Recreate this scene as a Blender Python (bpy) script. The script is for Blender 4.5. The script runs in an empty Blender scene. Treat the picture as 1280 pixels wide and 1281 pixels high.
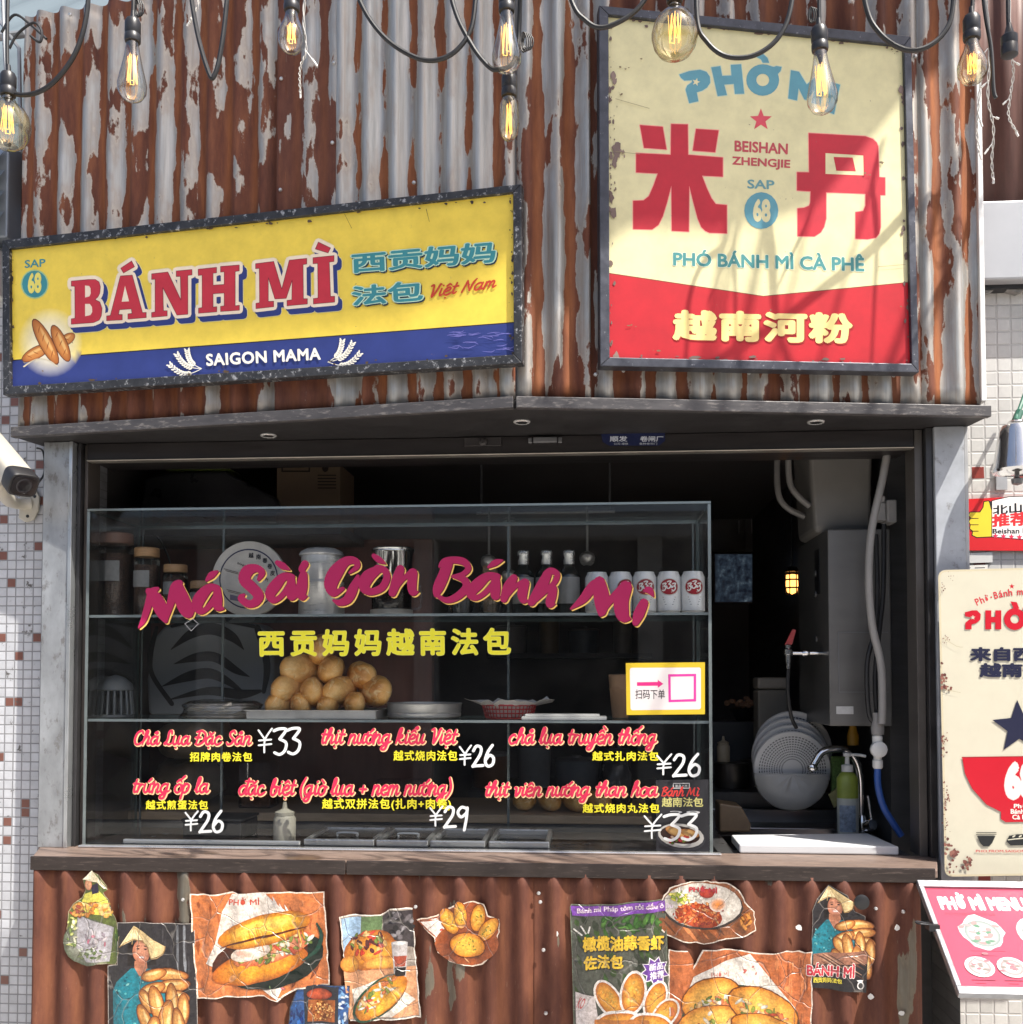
import bpy, bmesh, math, random
from mathutils import Vector as V, Matrix as MX, noise as NZ
from mathutils.geometry import tessellate_polygon, delaunay_2d_cdt
R = math.radians
rnd = random.Random(7)
SC = bpy.context.scene
COL = SC.collection

# ------------------------------------------------------------------ camera, sky, sun, exposure
F, CX, YP = 1280.0, 640.0, 800.0
CAM = V((0.22, -3.0, 1.52)); YAW, PITCH = R(4.25), R(2.0)
cam = bpy.data.objects.new('camera', bpy.data.cameras.new('camera'))
COL.objects.link(cam); cam.location = CAM
cam.rotation_euler = (R(90) + PITCH, 0, YAW)
cam.data.sensor_fit = 'HORIZONTAL'; cam.data.sensor_width = 36; cam.data.lens = 36
cam.data.shift_y = (YP - 640) / 1280; cam.data.clip_start = .05; cam.data.clip_end = 500
SC.camera = cam
SUNV = V((-0.95, 0.68, -1.80)).normalized()          # the way the light travels
SUN_EL = math.asin(-SUNV.z); SUN_AZ = math.atan2(-SUNV.x, -SUNV.y)
W = bpy.data.worlds.new('World'); SC.world = W; W.use_nodes = True
nt = W.node_tree; bg = nt.nodes['Background']
sky = nt.nodes.new('ShaderNodeTexSky'); sky.sky_type = 'NISHITA'; sky.sun_disc = False
sky.sun_elevation = SUN_EL; sky.sun_rotation = SUN_AZ; sky.air_density = 0.8; sky.dust_density = 3.5; sky.ozone_density = .4
nt.links.new(sky.outputs[0], bg.inputs[0]); bg.inputs[1].default_value = 0.125
sun = bpy.data.objects.new('sun', bpy.data.lights.new('sun', 'SUN')); COL.objects.link(sun)
sun.data.energy = 4.7; sun.data.angle = R(0.53); sun.data.color = (1, .955, .88)
sun.rotation_euler = SUNV.to_track_quat('-Z', 'Y').to_euler(); sun.location = (6, -5, 9)
SC.view_settings.view_transform = 'Standard'; SC.view_settings.look = 'None'
SC.view_settings.exposure = 0.78; SC.view_settings.gamma = 1; SC.view_settings.use_curve_mapping = False
SC.render.engine = 'CYCLES'
cy = SC.cycles; cy.max_bounces = 9; cy.diffuse_bounces = 4; cy.glossy_bounces = 4; cy.transmission_bounces = 6
cy.transparent_max_bounces = 24; cy.caustics_reflective = False; cy.caustics_refractive = False
cy.use_denoising = True; cy.sample_clamp_indirect = 6

# ------------------------------------------------------------------ geometry helpers
_m = cam.rotation_euler.to_matrix()
CR, CU, CF = _m @ V((1, 0, 0)), _m @ V((0, 1, 0)), _m @ V((0, 0, -1))
def P(px, py, pl=0.0):
    """the point of a real plane (a wall at depth pl, or point + normal) seen at a photo position"""
    d = CF + CR * ((px - CX) / F) + CU * ((YP - py) / F)
    pt, n = (V((0, pl, 0)), V((0, 1, 0))) if isinstance(pl, (int, float)) else pl
    return CAM + d * ((pt - CAM).dot(n) / d.dot(n))
def PZ(px, py, z):
    return P(px, py, (V((0, 0, z)), V((0, 0, 1))))
def X(px, y, py=845): return P(px, py, float(y)).x
def Z(py, y, px=735): return P(px, py, float(y)).z
def mpp(y): return (3.0 + y) / 1280.0

class MB:
    def __init__(s): s.v, s.f, s.m, s.c = [], [], [], []
    def add(s, vs, fs, mi=0, col=None):
        o = len(s.v); s.v += [V(v) for v in vs]
        for f in fs: s.f.append([o + i for i in f]); s.m.append(mi); s.c.append(col)
        return s
    def box(s, x0, x1, y0, y1, z0, z1, mi=0, mx=None, col=None):
        vs = [V((x, y, z)) for x in (x0, x1) for y in (y0, y1) for z in (z0, z1)]
        if mx: vs = [mx @ v for v in vs]
        return s.add(vs, [(0, 1, 3, 2), (4, 6, 7, 5), (0, 4, 5, 1), (2, 3, 7, 6), (0, 2, 6, 4), (1, 5, 7, 3)], mi, col)
    def prism(s, pts, ext, mi=0):
        """closed outline of 3D points pushed along ext"""
        n = len(pts); a = [V(p) for p in pts]; e = V(ext)
        fl = [(i, (i + 1) % n, n + (i + 1) % n, n + i) for i in range(n)]
        s.add(a + [p + e for p in a], fl, mi)
        tri = tessellate_polygon([a])
        o = len(s.v) - 2 * n
        for t in tri:
            s.f.append([o + i for i in t]); s.m.append(mi); s.c.append(None)
            s.f.append([o + n + i for i in reversed(t)]); s.m.append(mi); s.c.append(None)
        return s
    def tube(s, pts, r, n=8, mi=0, caps=True, closed=False):
        pts = [V(p) for p in pts]; rs = r if isinstance(r, (list, tuple)) else [r] * len(pts)
        vs, fs = [], []; k = len(pts); up = None
        for i, p in enumerate(pts):
            a = pts[i - 1] if (i or closed) else p; b = pts[(i + 1) % k] if (i < k - 1 or closed) else p
            t = (b - a).normalized()
            if up is None: up = V((0, 0, 1)) if abs(t.z) < .9 else V((1, 0, 0))
            sd = t.cross(up).normalized(); up = sd.cross(t)
            for j in range(n):
                q = 2 * math.pi * j / n
                vs.append(p + (sd * math.cos(q) + up * math.sin(q)) * rs[i])
        for i in range(k if closed else k - 1):
            for j in range(n):
                fs.append((i * n + j, i * n + (j + 1) % n, ((i + 1) % k) * n + (j + 1) % n, ((i + 1) % k) * n + j))
        if caps and not closed:
            fs.append(tuple(range(n))[::-1]); fs.append(tuple((k - 1) * n + j for j in range(n)))
        return s.add(vs, fs, mi)
    def lathe(s, prof, c=(0, 0, 0), n=24, mi=0, mx=None, sq=1.0, cap=True):
        """profile of (radius, height) turned about z"""
        vs, fs = [], []; c = V(c)
        for r, h in prof:
            for j in range(n):
                q = 2 * math.pi * j / n; v = V((r * math.cos(q), r * sq * math.sin(q), h))
                vs.append((mx @ v if mx else v) + c)
        for i in range(len(prof) - 1):
            for j in range(n):
                fs.append((i * n + j, i * n + (j + 1) % n, (i + 1) * n + (j + 1) % n, (i + 1) * n + j))
        if cap:
            if prof[0][0] > 1e-4: fs.append(tuple(range(n))[::-1])
            if prof[-1][0] > 1e-4: fs.append(tuple((len(prof) - 1) * n + j for j in range(n)))
        return s.add(vs, fs, mi)
    def build(s, name, mats, parent=None, loc=None, smooth=False, bevel=0, seg=2, solid=0):
        me = bpy.data.meshes.new(name)
        o = bpy.data.objects.new(name, me); COL.objects.link(o)
        base = wl(parent)
        if parent: o.parent = parent
        org = V(loc) if loc is not None else base
        if loc is not None: o.location = org - base
        me.from_pydata([v - org for v in s.v], [], s.f)
        for m in (mats if isinstance(mats, (list, tuple)) else [mats]): me.materials.append(m)
        me.polygons.foreach_set('material_index', s.m)
        if any(c is not None for c in s.c):
            at = me.color_attributes.new('Col', 'FLOAT_COLOR', 'CORNER'); k = 0; buf = []
            for pl, c in zip(s.f, s.c):
                for j in range(len(pl)):
                    cc = c[j] if c and isinstance(c[0], (tuple, list)) else (c or (.5, .5, .5))
                    buf += [cc[0], cc[1], cc[2], 1.0]
            at.data.foreach_set('color', buf)
        bm = bmesh.new(); bm.from_mesh(me); bmesh.ops.recalc_face_normals(bm, faces=bm.faces); bm.to_mesh(me); bm.free()
        if smooth:
            me.polygons.foreach_set('use_smooth', [True] * len(me.polygons))
            if smooth != 'all': me.set_sharp_from_angle(angle=R(38))
        if solid:
            md = o.modifiers.new('thickness', 'SOLIDIFY'); md.thickness = solid; md.offset = 0
        if bevel:
            md = o.modifiers.new('bevel', 'BEVEL'); md.width = bevel; md.segments = seg; md.limit_method = 'ANGLE'; md.angle_limit = R(40)
        me.update(); return o

_wl = {}
def wl(o):
    if o is None: return V((0, 0, 0))
    b = V(o.location)
    return b + (wl(o.parent) if o.parent else V((0, 0, 0)))
def tag(o, label=None, cat=None, group=None, kind=None):
    if label: o['label'] = label
    if cat: o['category'] = cat
    if group: o['group'] = group
    if kind: o['kind'] = kind
    return o
def thing(name, label, cat, loc=(0, 0, 0), group=None):
    o = bpy.data.objects.new(name, None); COL.objects.link(o); o.location = loc; o.empty_display_size = .05
    return tag(o, label, cat, group)
def struct(o): o['kind'] = 'structure'; return o
def dup(o, loc, label=None, rot=None, parent=None):
    kids = list(o.children); c = o.copy(); COL.objects.link(c)
    if parent is not None: c.parent = parent
    else:
        c.location = loc
        if rot is not None: c.rotation_euler = rot
    if label: c['label'] = label
    for k in kids: dup(k, None, parent=c)
    return c
def smoothpts(pts, k=6, closed=False):
    """Catmull-Rom through tuples of any size"""
    n = len(pts); out = []
    if n < 3: k = max(k, 2)
    for i in range(n if closed else n - 1):
        g = (lambda j: pts[j % n]) if closed else (lambda j: pts[max(0, min(n - 1, j))])
        p0, p1, p2, p3 = g(i - 1), g(i), g(i + 1), g(i + 2)
        for q in range(k):
            t = q / k
            out.append(tuple(.5 * ((2 * b) + (c - a) * t + (2 * a - 5 * b + 4 * c - d) * t * t + (3 * b - a - 3 * c + d) * t ** 3)
                             for a, b, c, d in zip(p0, p1, p2, p3)))
    if not closed: out.append(tuple(pts[-1]))
    return out
def lin(c):
    """an 8-bit colour as it was printed or painted -> linear"""
    return tuple((x / 255 / 12.92) if x / 255 <= .04045 else ((x / 255 + .055) / 1.055) ** 2.4 for x in c)

# ------------------------------------------------------------------ materials
def newmat(name):
    m = bpy.data.materials.new(name); m.use_nodes = True
    return m, m.node_tree, m.node_tree.nodes['Principled BSDF']
def nd(t, typ, **kw):
    n = t.nodes.new(typ)
    for k, v in kw.items():
        if k.startswith('i'):
            key = k[1:]; n.inputs[int(key) if key.isdigit() else key].default_value = v
        else: setattr(n, k, v)
    return n
def ramp(t, src, stops, interp='LINEAR'):
    r = t.nodes.new('ShaderNodeValToRGB'); r.color_ramp.interpolation = interp
    e = r.color_ramp.elements
    while len(e) < len(stops): e.new(.5)
    for x, (p, c) in zip(e, stops):
        x.position = p; x.color = (*c, 1) if isinstance(c, tuple) else (c, c, c, 1)
    t.links.new(src, r.inputs[0]); return r
def mth(t, op, a, b=None, c=None, clamp=False):
    n = t.nodes.new('ShaderNodeMath'); n.operation = op; n.use_clamp = clamp
    for i, x in enumerate((a, b, c)):
        if x is None: continue
        if isinstance(x, (int, float)): n.inputs[i].default_value = x
        else: t.links.new(x, n.inputs[i])
    return n.outputs[0]
def mixc(t, fac, a, b, bt='MIX'):
    n = t.nodes.new('ShaderNodeMix'); n.data_type = 'RGBA'; n.blend_type = bt
    for i, x in ((0, fac), (6, a), (7, b)):
        if isinstance(x, (int, float)): n.inputs[i].default_value = x
        elif isinstance(x, tuple): n.inputs[i].default_value = (*x, 1)
        else: t.links.new(x, n.inputs[i])
    return n.outputs[2]
MC = {}
def mat(name, col, rough=.5, metal=0.0, var=.18, scale=9.0, stretch=(1, 1, 1), bump=.0, spec=.5, dirt=None, dirt_at=.62, coat=0):
    if name in MC: return MC[name]
    m, t, b = newmat(name); L = t.links.new
    tc = nd(t, 'ShaderNodeTexCoord'); mp = nd(t, 'ShaderNodeMapping'); mp.inputs['Scale'].default_value = stretch
    L(tc.outputs['Object'], mp.inputs[0])
    n1 = nd(t, 'ShaderNodeTexNoise', iScale=scale, iDetail=6.0, iRoughness=.62); L(mp.outputs[0], n1.inputs['Vector'])
    lo = tuple(c * (1 - var) for c in col); hi = tuple(min(1, c * (1 + var)) for c in col)
    c = ramp(t, n1.outputs[0], [(.3, lo), (.7, hi)]).outputs[0]
    if dirt:
        n2 = nd(t, 'ShaderNodeTexNoise', iScale=scale * 2.3, iDetail=8.0, iRoughness=.7); L(mp.outputs[0], n2.inputs['Vector'])
        k = ramp(t, n2.outputs[0], [(dirt_at - .04, 0.0), (dirt_at + .05, 1.0)]).outputs[0]
        c = mixc(t, k, c, dirt)
    L(c, b.inputs['Base Color'])
    rr = ramp(t, n1.outputs[0], [(.25, max(.03, rough * .8)), (.75, min(1, rough * 1.2))]).outputs[0]; L(rr, b.inputs['Roughness'])
    b.inputs['Metallic'].default_value = metal; b.inputs['Specular IOR Level'].default_value = spec
    b.inputs['Coat Weight'].default_value = coat
    if bump:
        bp = nd(t, 'ShaderNodeBump', iStrength=bump, iDistance=.004); L(n1.outputs[0], bp.inputs['Height']); L(bp.outputs[0], b.inputs['Normal'])
    MC[name] = m; return m
def glassmat(name, tint=(1, 1, 1), refl=1.0, rough=.0, ior=1.45, smear=0):
    """thin sheet glass: lets light straight through, mirrors by Fresnel"""
    if name in MC: return MC[name]
    m, t, b = newmat(name); L = t.links.new; t.nodes.remove(b)
    tr = nd(t, 'ShaderNodeBsdfTransparent'); tr.inputs[0].default_value = (*tint, 1)
    gl = nd(t, 'ShaderNodeBsdfGlossy'); gl.inputs['Roughness'].default_value = rough
    fr = nd(t, 'ShaderNodeFresnel', iIOR=ior); mx = nd(t, 'ShaderNodeMixShader')
    f = mth(t, 'MULTIPLY', fr.outputs[0], refl, clamp=True)
    L(f, mx.inputs[0]); L(tr.outputs[0], mx.inputs[1]); L(gl.outputs[0], mx.inputs[2]); out = mx.outputs[0]
    if smear:                                             # wiped dust and finger marks on the pane
        tc = nd(t, 'ShaderNodeTexCoord'); mp = nd(t, 'ShaderNodeMapping'); mp.inputs['Scale'].default_value = (3, 1, 5); mp.inputs['Rotation'].default_value = (0, .5, 0); L(tc.outputs['Object'], mp.inputs[0])
        n1 = nd(t, 'ShaderNodeTexNoise', iScale=2.2, iDetail=9.0, iRoughness=.7); L(mp.outputs[0], n1.inputs['Vector'])
        df = nd(t, 'ShaderNodeBsdfDiffuse'); df.inputs[0].default_value = (.8, .8, .78, 1); m2 = nd(t, 'ShaderNodeMixShader')
        L(ramp(t, n1.outputs[0], [(.40, smear * .12), (.72, smear)]).outputs[0], m2.inputs[0]); L(out, m2.inputs[1]); L(df.outputs[0], m2.inputs[2]); out = m2.outputs[0]
    L(out, t.nodes['Material Output'].inputs[0]); MC[name] = m; return m
def bulbglass(name, tint, rim, refl):
    if name in MC: return MC[name]
    m, t, b = newmat(name); L = t.links.new; t.nodes.remove(b)
    lw = nd(t, 'ShaderNodeLayerWeight', iBlend=.38); c = mixc(t, ramp(t, lw.outputs['Facing'], [(.35, 0.0), (.95, 1.0)]).outputs[0], tint, rim)
    tr = nd(t, 'ShaderNodeBsdfTransparent'); L(c, tr.inputs[0]); gl = nd(t, 'ShaderNodeBsdfGlossy'); gl.inputs['Roughness'].default_value = .02
    fr = nd(t, 'ShaderNodeFresnel', iIOR=1.5); mx = nd(t, 'ShaderNodeMixShader'); L(mth(t, 'MINIMUM', mth(t, 'MULTIPLY', fr.outputs[0], refl), .45), mx.inputs[0])
    L(tr.outputs[0], mx.inputs[1]); L(gl.outputs[0], mx.inputs[2]); L(mx.outputs[0], t.nodes['Material Output'].inputs[0]); MC[name] = m; return m
def emit(name, col, s):
    if name in MC: return MC[name]
    m, t, b = newmat(name); b.inputs['Base Color'].default_value = (*[min(1, c) for c in col], 1)
    b.inputs['Emission Color'].default_value = (*col, 1); b.inputs['Emission Strength'].default_value = s
    MC[name] = m; return m
def printmat(name, rough=.45, fade=.12, spec=.4, wrinkle=0, scale=14, chips=None, photo=0):
    if name in MC: return MC[name]
    m, t, b = newmat(name); L = t.links.new
    at = nd(t, 'ShaderNodeAttribute', attribute_name='Col'); tc = nd(t, 'ShaderNodeTexCoord')
    n1 = nd(t, 'ShaderNodeTexNoise', iScale=scale, iDetail=7.0, iRoughness=.65); L(tc.outputs['Object'], n1.inputs['Vector'])
    k = ramp(t, n1.outputs[0], [(.3, 1 - fade), (.72, 1 + fade * .6)]).outputs[0]
    c = mixc(t, 1.0, at.outputs[0], k, 'MULTIPLY')
    if chips:
        n3 = nd(t, 'ShaderNodeTexNoise', iScale=55.0, iDetail=6.0, iRoughness=.7); L(tc.outputs['Object'], n3.inputs['Vector'])
        kk = ramp(t, n3.outputs[0], [(chips, 0.0), (chips + .02, 1.0)]).outputs[0]
        c = mixc(t, kk, c, (.20, .14, .10))
    if photo:                                             # printed grain and detail, rubbed pale along the creases
        for sc_, lo_, hi_ in ((170.0, 1 - photo, 1 + photo * .7), (60.0, 1 - photo * .9, 1 + photo * .5)):
            n4 = nd(t, 'ShaderNodeTexNoise', iScale=sc_, iDetail=6.0, iRoughness=.7); L(tc.outputs['Object'], n4.inputs['Vector'])
            c = mixc(t, 1.0, c, ramp(t, n4.outputs[0], [(.32, (lo_, lo_ * .95, lo_ * .9)), (.68, (hi_, hi_, hi_))]).outputs[0], 'MULTIPLY')
        ge = nd(t, 'ShaderNodeNewGeometry'); wv = nd(t, 'ShaderNodeTexNoise', iScale=7.0, iDetail=3.0); L(ge.outputs['Position'], wv.inputs['Vector']); va = nd(t, 'ShaderNodeVectorMath', operation='ADD'); L(ge.outputs['Position'], va.inputs[0])
        vs_ = nd(t, 'ShaderNodeVectorMath', operation='SCALE'); L(wv.outputs['Color'], vs_.inputs[0]); vs_.inputs['Scale'].default_value = .09; L(vs_.outputs[0], va.inputs[1])
        vo = nd(t, 'ShaderNodeTexVoronoi', feature='DISTANCE_TO_EDGE', iScale=10.0); L(va.outputs[0], vo.inputs['Vector'])
        cr = ramp(t, vo.outputs['Distance'], [(.0, .42), (.022, 0.0)]).outputs[0]; c = mixc(t, mth(t, 'MULTIPLY', cr, .55), c, (.55, .50, .44))
    L(c, b.inputs['Base Color']); b.inputs['Roughness'].default_value = rough; b.inputs['Specular IOR Level'].default_value = spec
    if wrinkle:
        n2 = nd(t, 'ShaderNodeTexNoise', iScale=38.0, iDetail=4.0); L(tc.outputs['Object'], n2.inputs['Vector'])
        bp = nd(t, 'ShaderNodeBump', iStrength=wrinkle, iDistance=.006); hh = n2.outputs[0]
        if photo: hh = mth(t, 'SUBTRACT', mth(t, 'MULTIPLY', hh, .8), cr)
        L(hh, bp.inputs['Height']); L(bp.outputs[0], b.inputs['Normal'])
    MC[name] = m; return m
def ironmat(name, seed, orange=.0, zmul=None):
    """corrugated iron: zinc coat flaking off rust, worked out in the sheet's own length, height and wave"""
    m, t, b = newmat(name); L = t.links.new
    at = nd(t, 'ShaderNodeAttribute', attribute_name='cor'); a2 = nd(t, 'ShaderNodeAttribute', attribute_name='cor2')
    sp = nd(t, 'ShaderNodeSeparateXYZ'); L(at.outputs['Vector'], sp.inputs[0])
    s2 = nd(t, 'ShaderNodeSeparateXYZ'); L(a2.outputs['Vector'], s2.inputs[0])
    u, z, cs = sp.outputs; sn, bias, dark = s2.outputs
    def vec(ku, kz, w=seed):
        c = nd(t, 'ShaderNodeCombineXYZ'); L(mth(t, 'MULTIPLY', u, ku), c.inputs[0]); L(mth(t, 'MULTIPLY', z, kz), c.inputs[1]); c.inputs[2].default_value = w
        return c.outputs[0]
    def noi(v, det=5.0, ro=.6):
        n = nd(t, 'ShaderNodeTexNoise', iScale=1.0, iDetail=det, iRoughness=ro); L(v, n.inputs['Vector']); return n.outputs[0]
    big = noi(vec(15, 3.2), 3.0); mid = noi(vec(38, 13, seed + 3), 6.0, .7); fine = noi(vec(120, 45, seed + 9), 4.0)
    wave = mth(t, 'ADD', mth(t, 'MULTIPLY', cs, -.62), mth(t, 'MULTIPLY', sn, .55))
    wv = ramp(t, mth(t, 'ADD', mth(t, 'MULTIPLY', wave, .5), .5), [(.52, 0.0), (.92, 1.0)]).outputs[0]
    val = mth(t, 'ADD', mth(t, 'MULTIPLY_ADD', big, 1.75, -.375), mth(t, 'MULTIPLY', mid, .42))
    val = mth(t, 'ADD', val, mth(t, 'MULTIPLY', fine, .12)); val = mth(t, 'ADD', val, mth(t, 'MULTIPLY', wv, .36))
    val = mth(t, 'ADD', val, bias)
    mask = ramp(t, val, [(.965, 0.0), (1.0, 1.0)]).outputs[0]
    fringe = ramp(t, val, [(.90, 0.0), (.955, 1.0), (.985, 1.0), (1.0, 0.0)]).outputs[0]
    st = noi(vec(55, 2.2, seed + 5), 5.0, .7)
    zinc = ramp(t, st, [(.28, (.27, .275, .27)), (.5, (.40, .40, .385)), (.75, (.54, .53, .50))]).outputs[0]
    stain = ramp(t, val, [(.70, 0.0), (.95, .55)]).outputs[0]; drip = ramp(t, noi(vec(85, 1.1, seed + 17), 4.0, .65), [(.50, 0.0), (.68, .55)]).outputs[0]
    zinc = mixc(t, mth(t, 'MAXIMUM', stain, drip), zinc, (.30, .225, .165)); zinc = mixc(t, mth(t, 'MULTIPLY', fringe, .35), zinc, (.56, .52, .45))
    if zmul: zinc = mixc(t, 1.0, zinc, zmul, 'MULTIPLY')
    gr = ramp(t, mid, [(.62, 0.0), (.75, .35)]).outputs[0]; zinc = mixc(t, gr, zinc, (.22, .20, .18))
    rs = noi(vec(30, 4.0, seed + 11), 6.0, .7)
    rust = ramp(t, rs, [(.25, (.060, .019, .013)), (.5, (.145, .047, .025)), (.75, (.265, .098, .044))]).outputs[0]
    org = ramp(t, rs, [(.3, (.20, .060, .020)), (.7, (.40, .145, .050))]).outputs[0]
    rust = mixc(t, mth(t, 'MULTIPLY', wv, .55 + orange * .4), rust, org)
    sc = noi(vec(210, 30, seed + 23), 3.0, .7); rust = mixc(t, dark, rust, mixc(t, ramp(t, mid, [(.35, 0.0), (.7, 1.0)]).outputs[0], (.060, .020, .014), (.125, .046, .030)))
    rust = mixc(t, ramp(t, sc, [(.66, 0.0), (.74, .35)]).outputs[0], rust, (.36, .25, .19))
    c = mixc(t, mask, zinc, rust); L(c, b.inputs['Base Color'])
    L(ramp(t, mask, [(0, .48), (1, .72)]).outputs[0], b.inputs['Roughness'])
    L(ramp(t, mask, [(0, .55), (1, 0.0)]).outputs[0], b.inputs['Metallic']); b.inputs['Specular IOR Level'].default_value = .35
    h = mth(t, 'ADD', mth(t, 'MULTIPLY', mask, -.35), mth(t, 'MULTIPLY', mid, .5))
    bp = nd(t, 'ShaderNodeBump', iStrength=.35, iDistance=.003); L(h, bp.inputs['Height']); L(bp.outputs[0], b.inputs['Normal'])
    return m
def tilemat(name, size, white, red, seed, share=.06, grout=(.30, .30, .30), off=0.0, chips=.0):
    m, t, b = newmat(name); L = t.links.new
    tc = nd(t, 'ShaderNodeTexCoord'); sp = nd(t, 'ShaderNodeSeparateXYZ'); L(tc.outputs['Object'], sp.inputs[0])
    a = mth(t, 'DIVIDE', sp.outputs[0], size); c = mth(t, 'DIVIDE', sp.outputs[2], size)
    wob = nd(t, 'ShaderNodeTexNoise', iScale=30.0); L(tc.outputs['Object'], wob.inputs['Vector'])
    a = mth(t, 'ADD', a, mth(t, 'MULTIPLY', wob.outputs[0], .06)); c = mth(t, 'ADD', c, mth(t, 'MULTIPLY', wob.outputs[0], .06))
    fa, fc = mth(t, 'FLOOR', a), mth(t, 'FLOOR', c)
    cb = nd(t, 'ShaderNodeCombineXYZ'); L(fa, cb.inputs[0]); L(fc, cb.inputs[1]); cb.inputs[2].default_value = seed
    wn = nd(t, 'ShaderNodeTexWhiteNoise', noise_dimensions='3D'); L(cb.outputs[0], wn.inputs['Vector'])
    ra, rc = mth(t, 'FRACT', a), mth(t, 'FRACT', c)
    d = mth(t, 'MINIMUM', mth(t, 'MINIMUM', ra, mth(t, 'SUBTRACT', 1.0, ra)), mth(t, 'MINIMUM', rc, mth(t, 'SUBTRACT', 1.0, rc)))
    k = ramp(t, d, [(.045, 0.0), (.085, 1.0)]).outputs[0]
    isred = mth(t, 'LESS_THAN', wn.outputs[0], share)
    n2 = nd(t, 'ShaderNodeTexNoise', iScale=22.0, iDetail=6.0, iRoughness=.7); L(tc.outputs['Object'], n2.inputs['Vector'])
    wvar = mixc(t, 1.0, white, ramp(t, wn.outputs[1] if False else wn.outputs[0], [(0, .86), (1, 1.04)]).outputs[0], 'MULTIPLY')
    col = mixc(t, isred, wvar, red)
    if chips:
        kk = ramp(t, n2.outputs[0], [(chips, 0.0), (chips + .03, 1.0)]).outputs[0]; col = mixc(t, kk, col, (.13, .12, .11))
    st = ramp(t, n2.outputs[0], [(.35, 1.0), (.7, .82)]).outputs[0]; col = mixc(t, 1.0, col, st, 'MULTIPLY')
    col = mixc(t, k, grout, col); L(col, b.inputs['Base Color']); b.inputs['Roughness'].default_value = .32
    bp = nd(t, 'ShaderNodeBump', iStrength=.6, iDistance=.003); L(k, bp.inputs['Height']); L(bp.outputs[0], b.inputs['Normal'])
    return m

# ------------------------------------------------------------------ prints (lettering and pictures on real flat things)
_gc = {}
def glyphs(s, bold=0.0, shear=0.0, space=1.0):
    key = (s, round(bold, 3), round(shear, 3), space)
    if key in _gc: return _gc[key]
    cu = bpy.data.curves.new('lettering', 'FONT'); cu.body = s; cu.size = 1; cu.offset = bold; cu.shear = shear; cu.resolution_u = 3; cu.space_character = space
    o = bpy.data.objects.new('lettering', cu); COL.objects.link(o)
    dg = bpy.context.evaluated_depsgraph_get(); dg.update()
    me = bpy.data.meshes.new_from_object(o.evaluated_get(dg))
    vs = [(v.co.x, v.co.y) for v in me.vertices]; fs = [tuple(p.vertices) for p in me.polygons]
    bpy.data.objects.remove(o); bpy.data.curves.remove(cu); bpy.data.meshes.remove(me)
    _gc[key] = (vs, fs); return vs, fs
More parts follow.
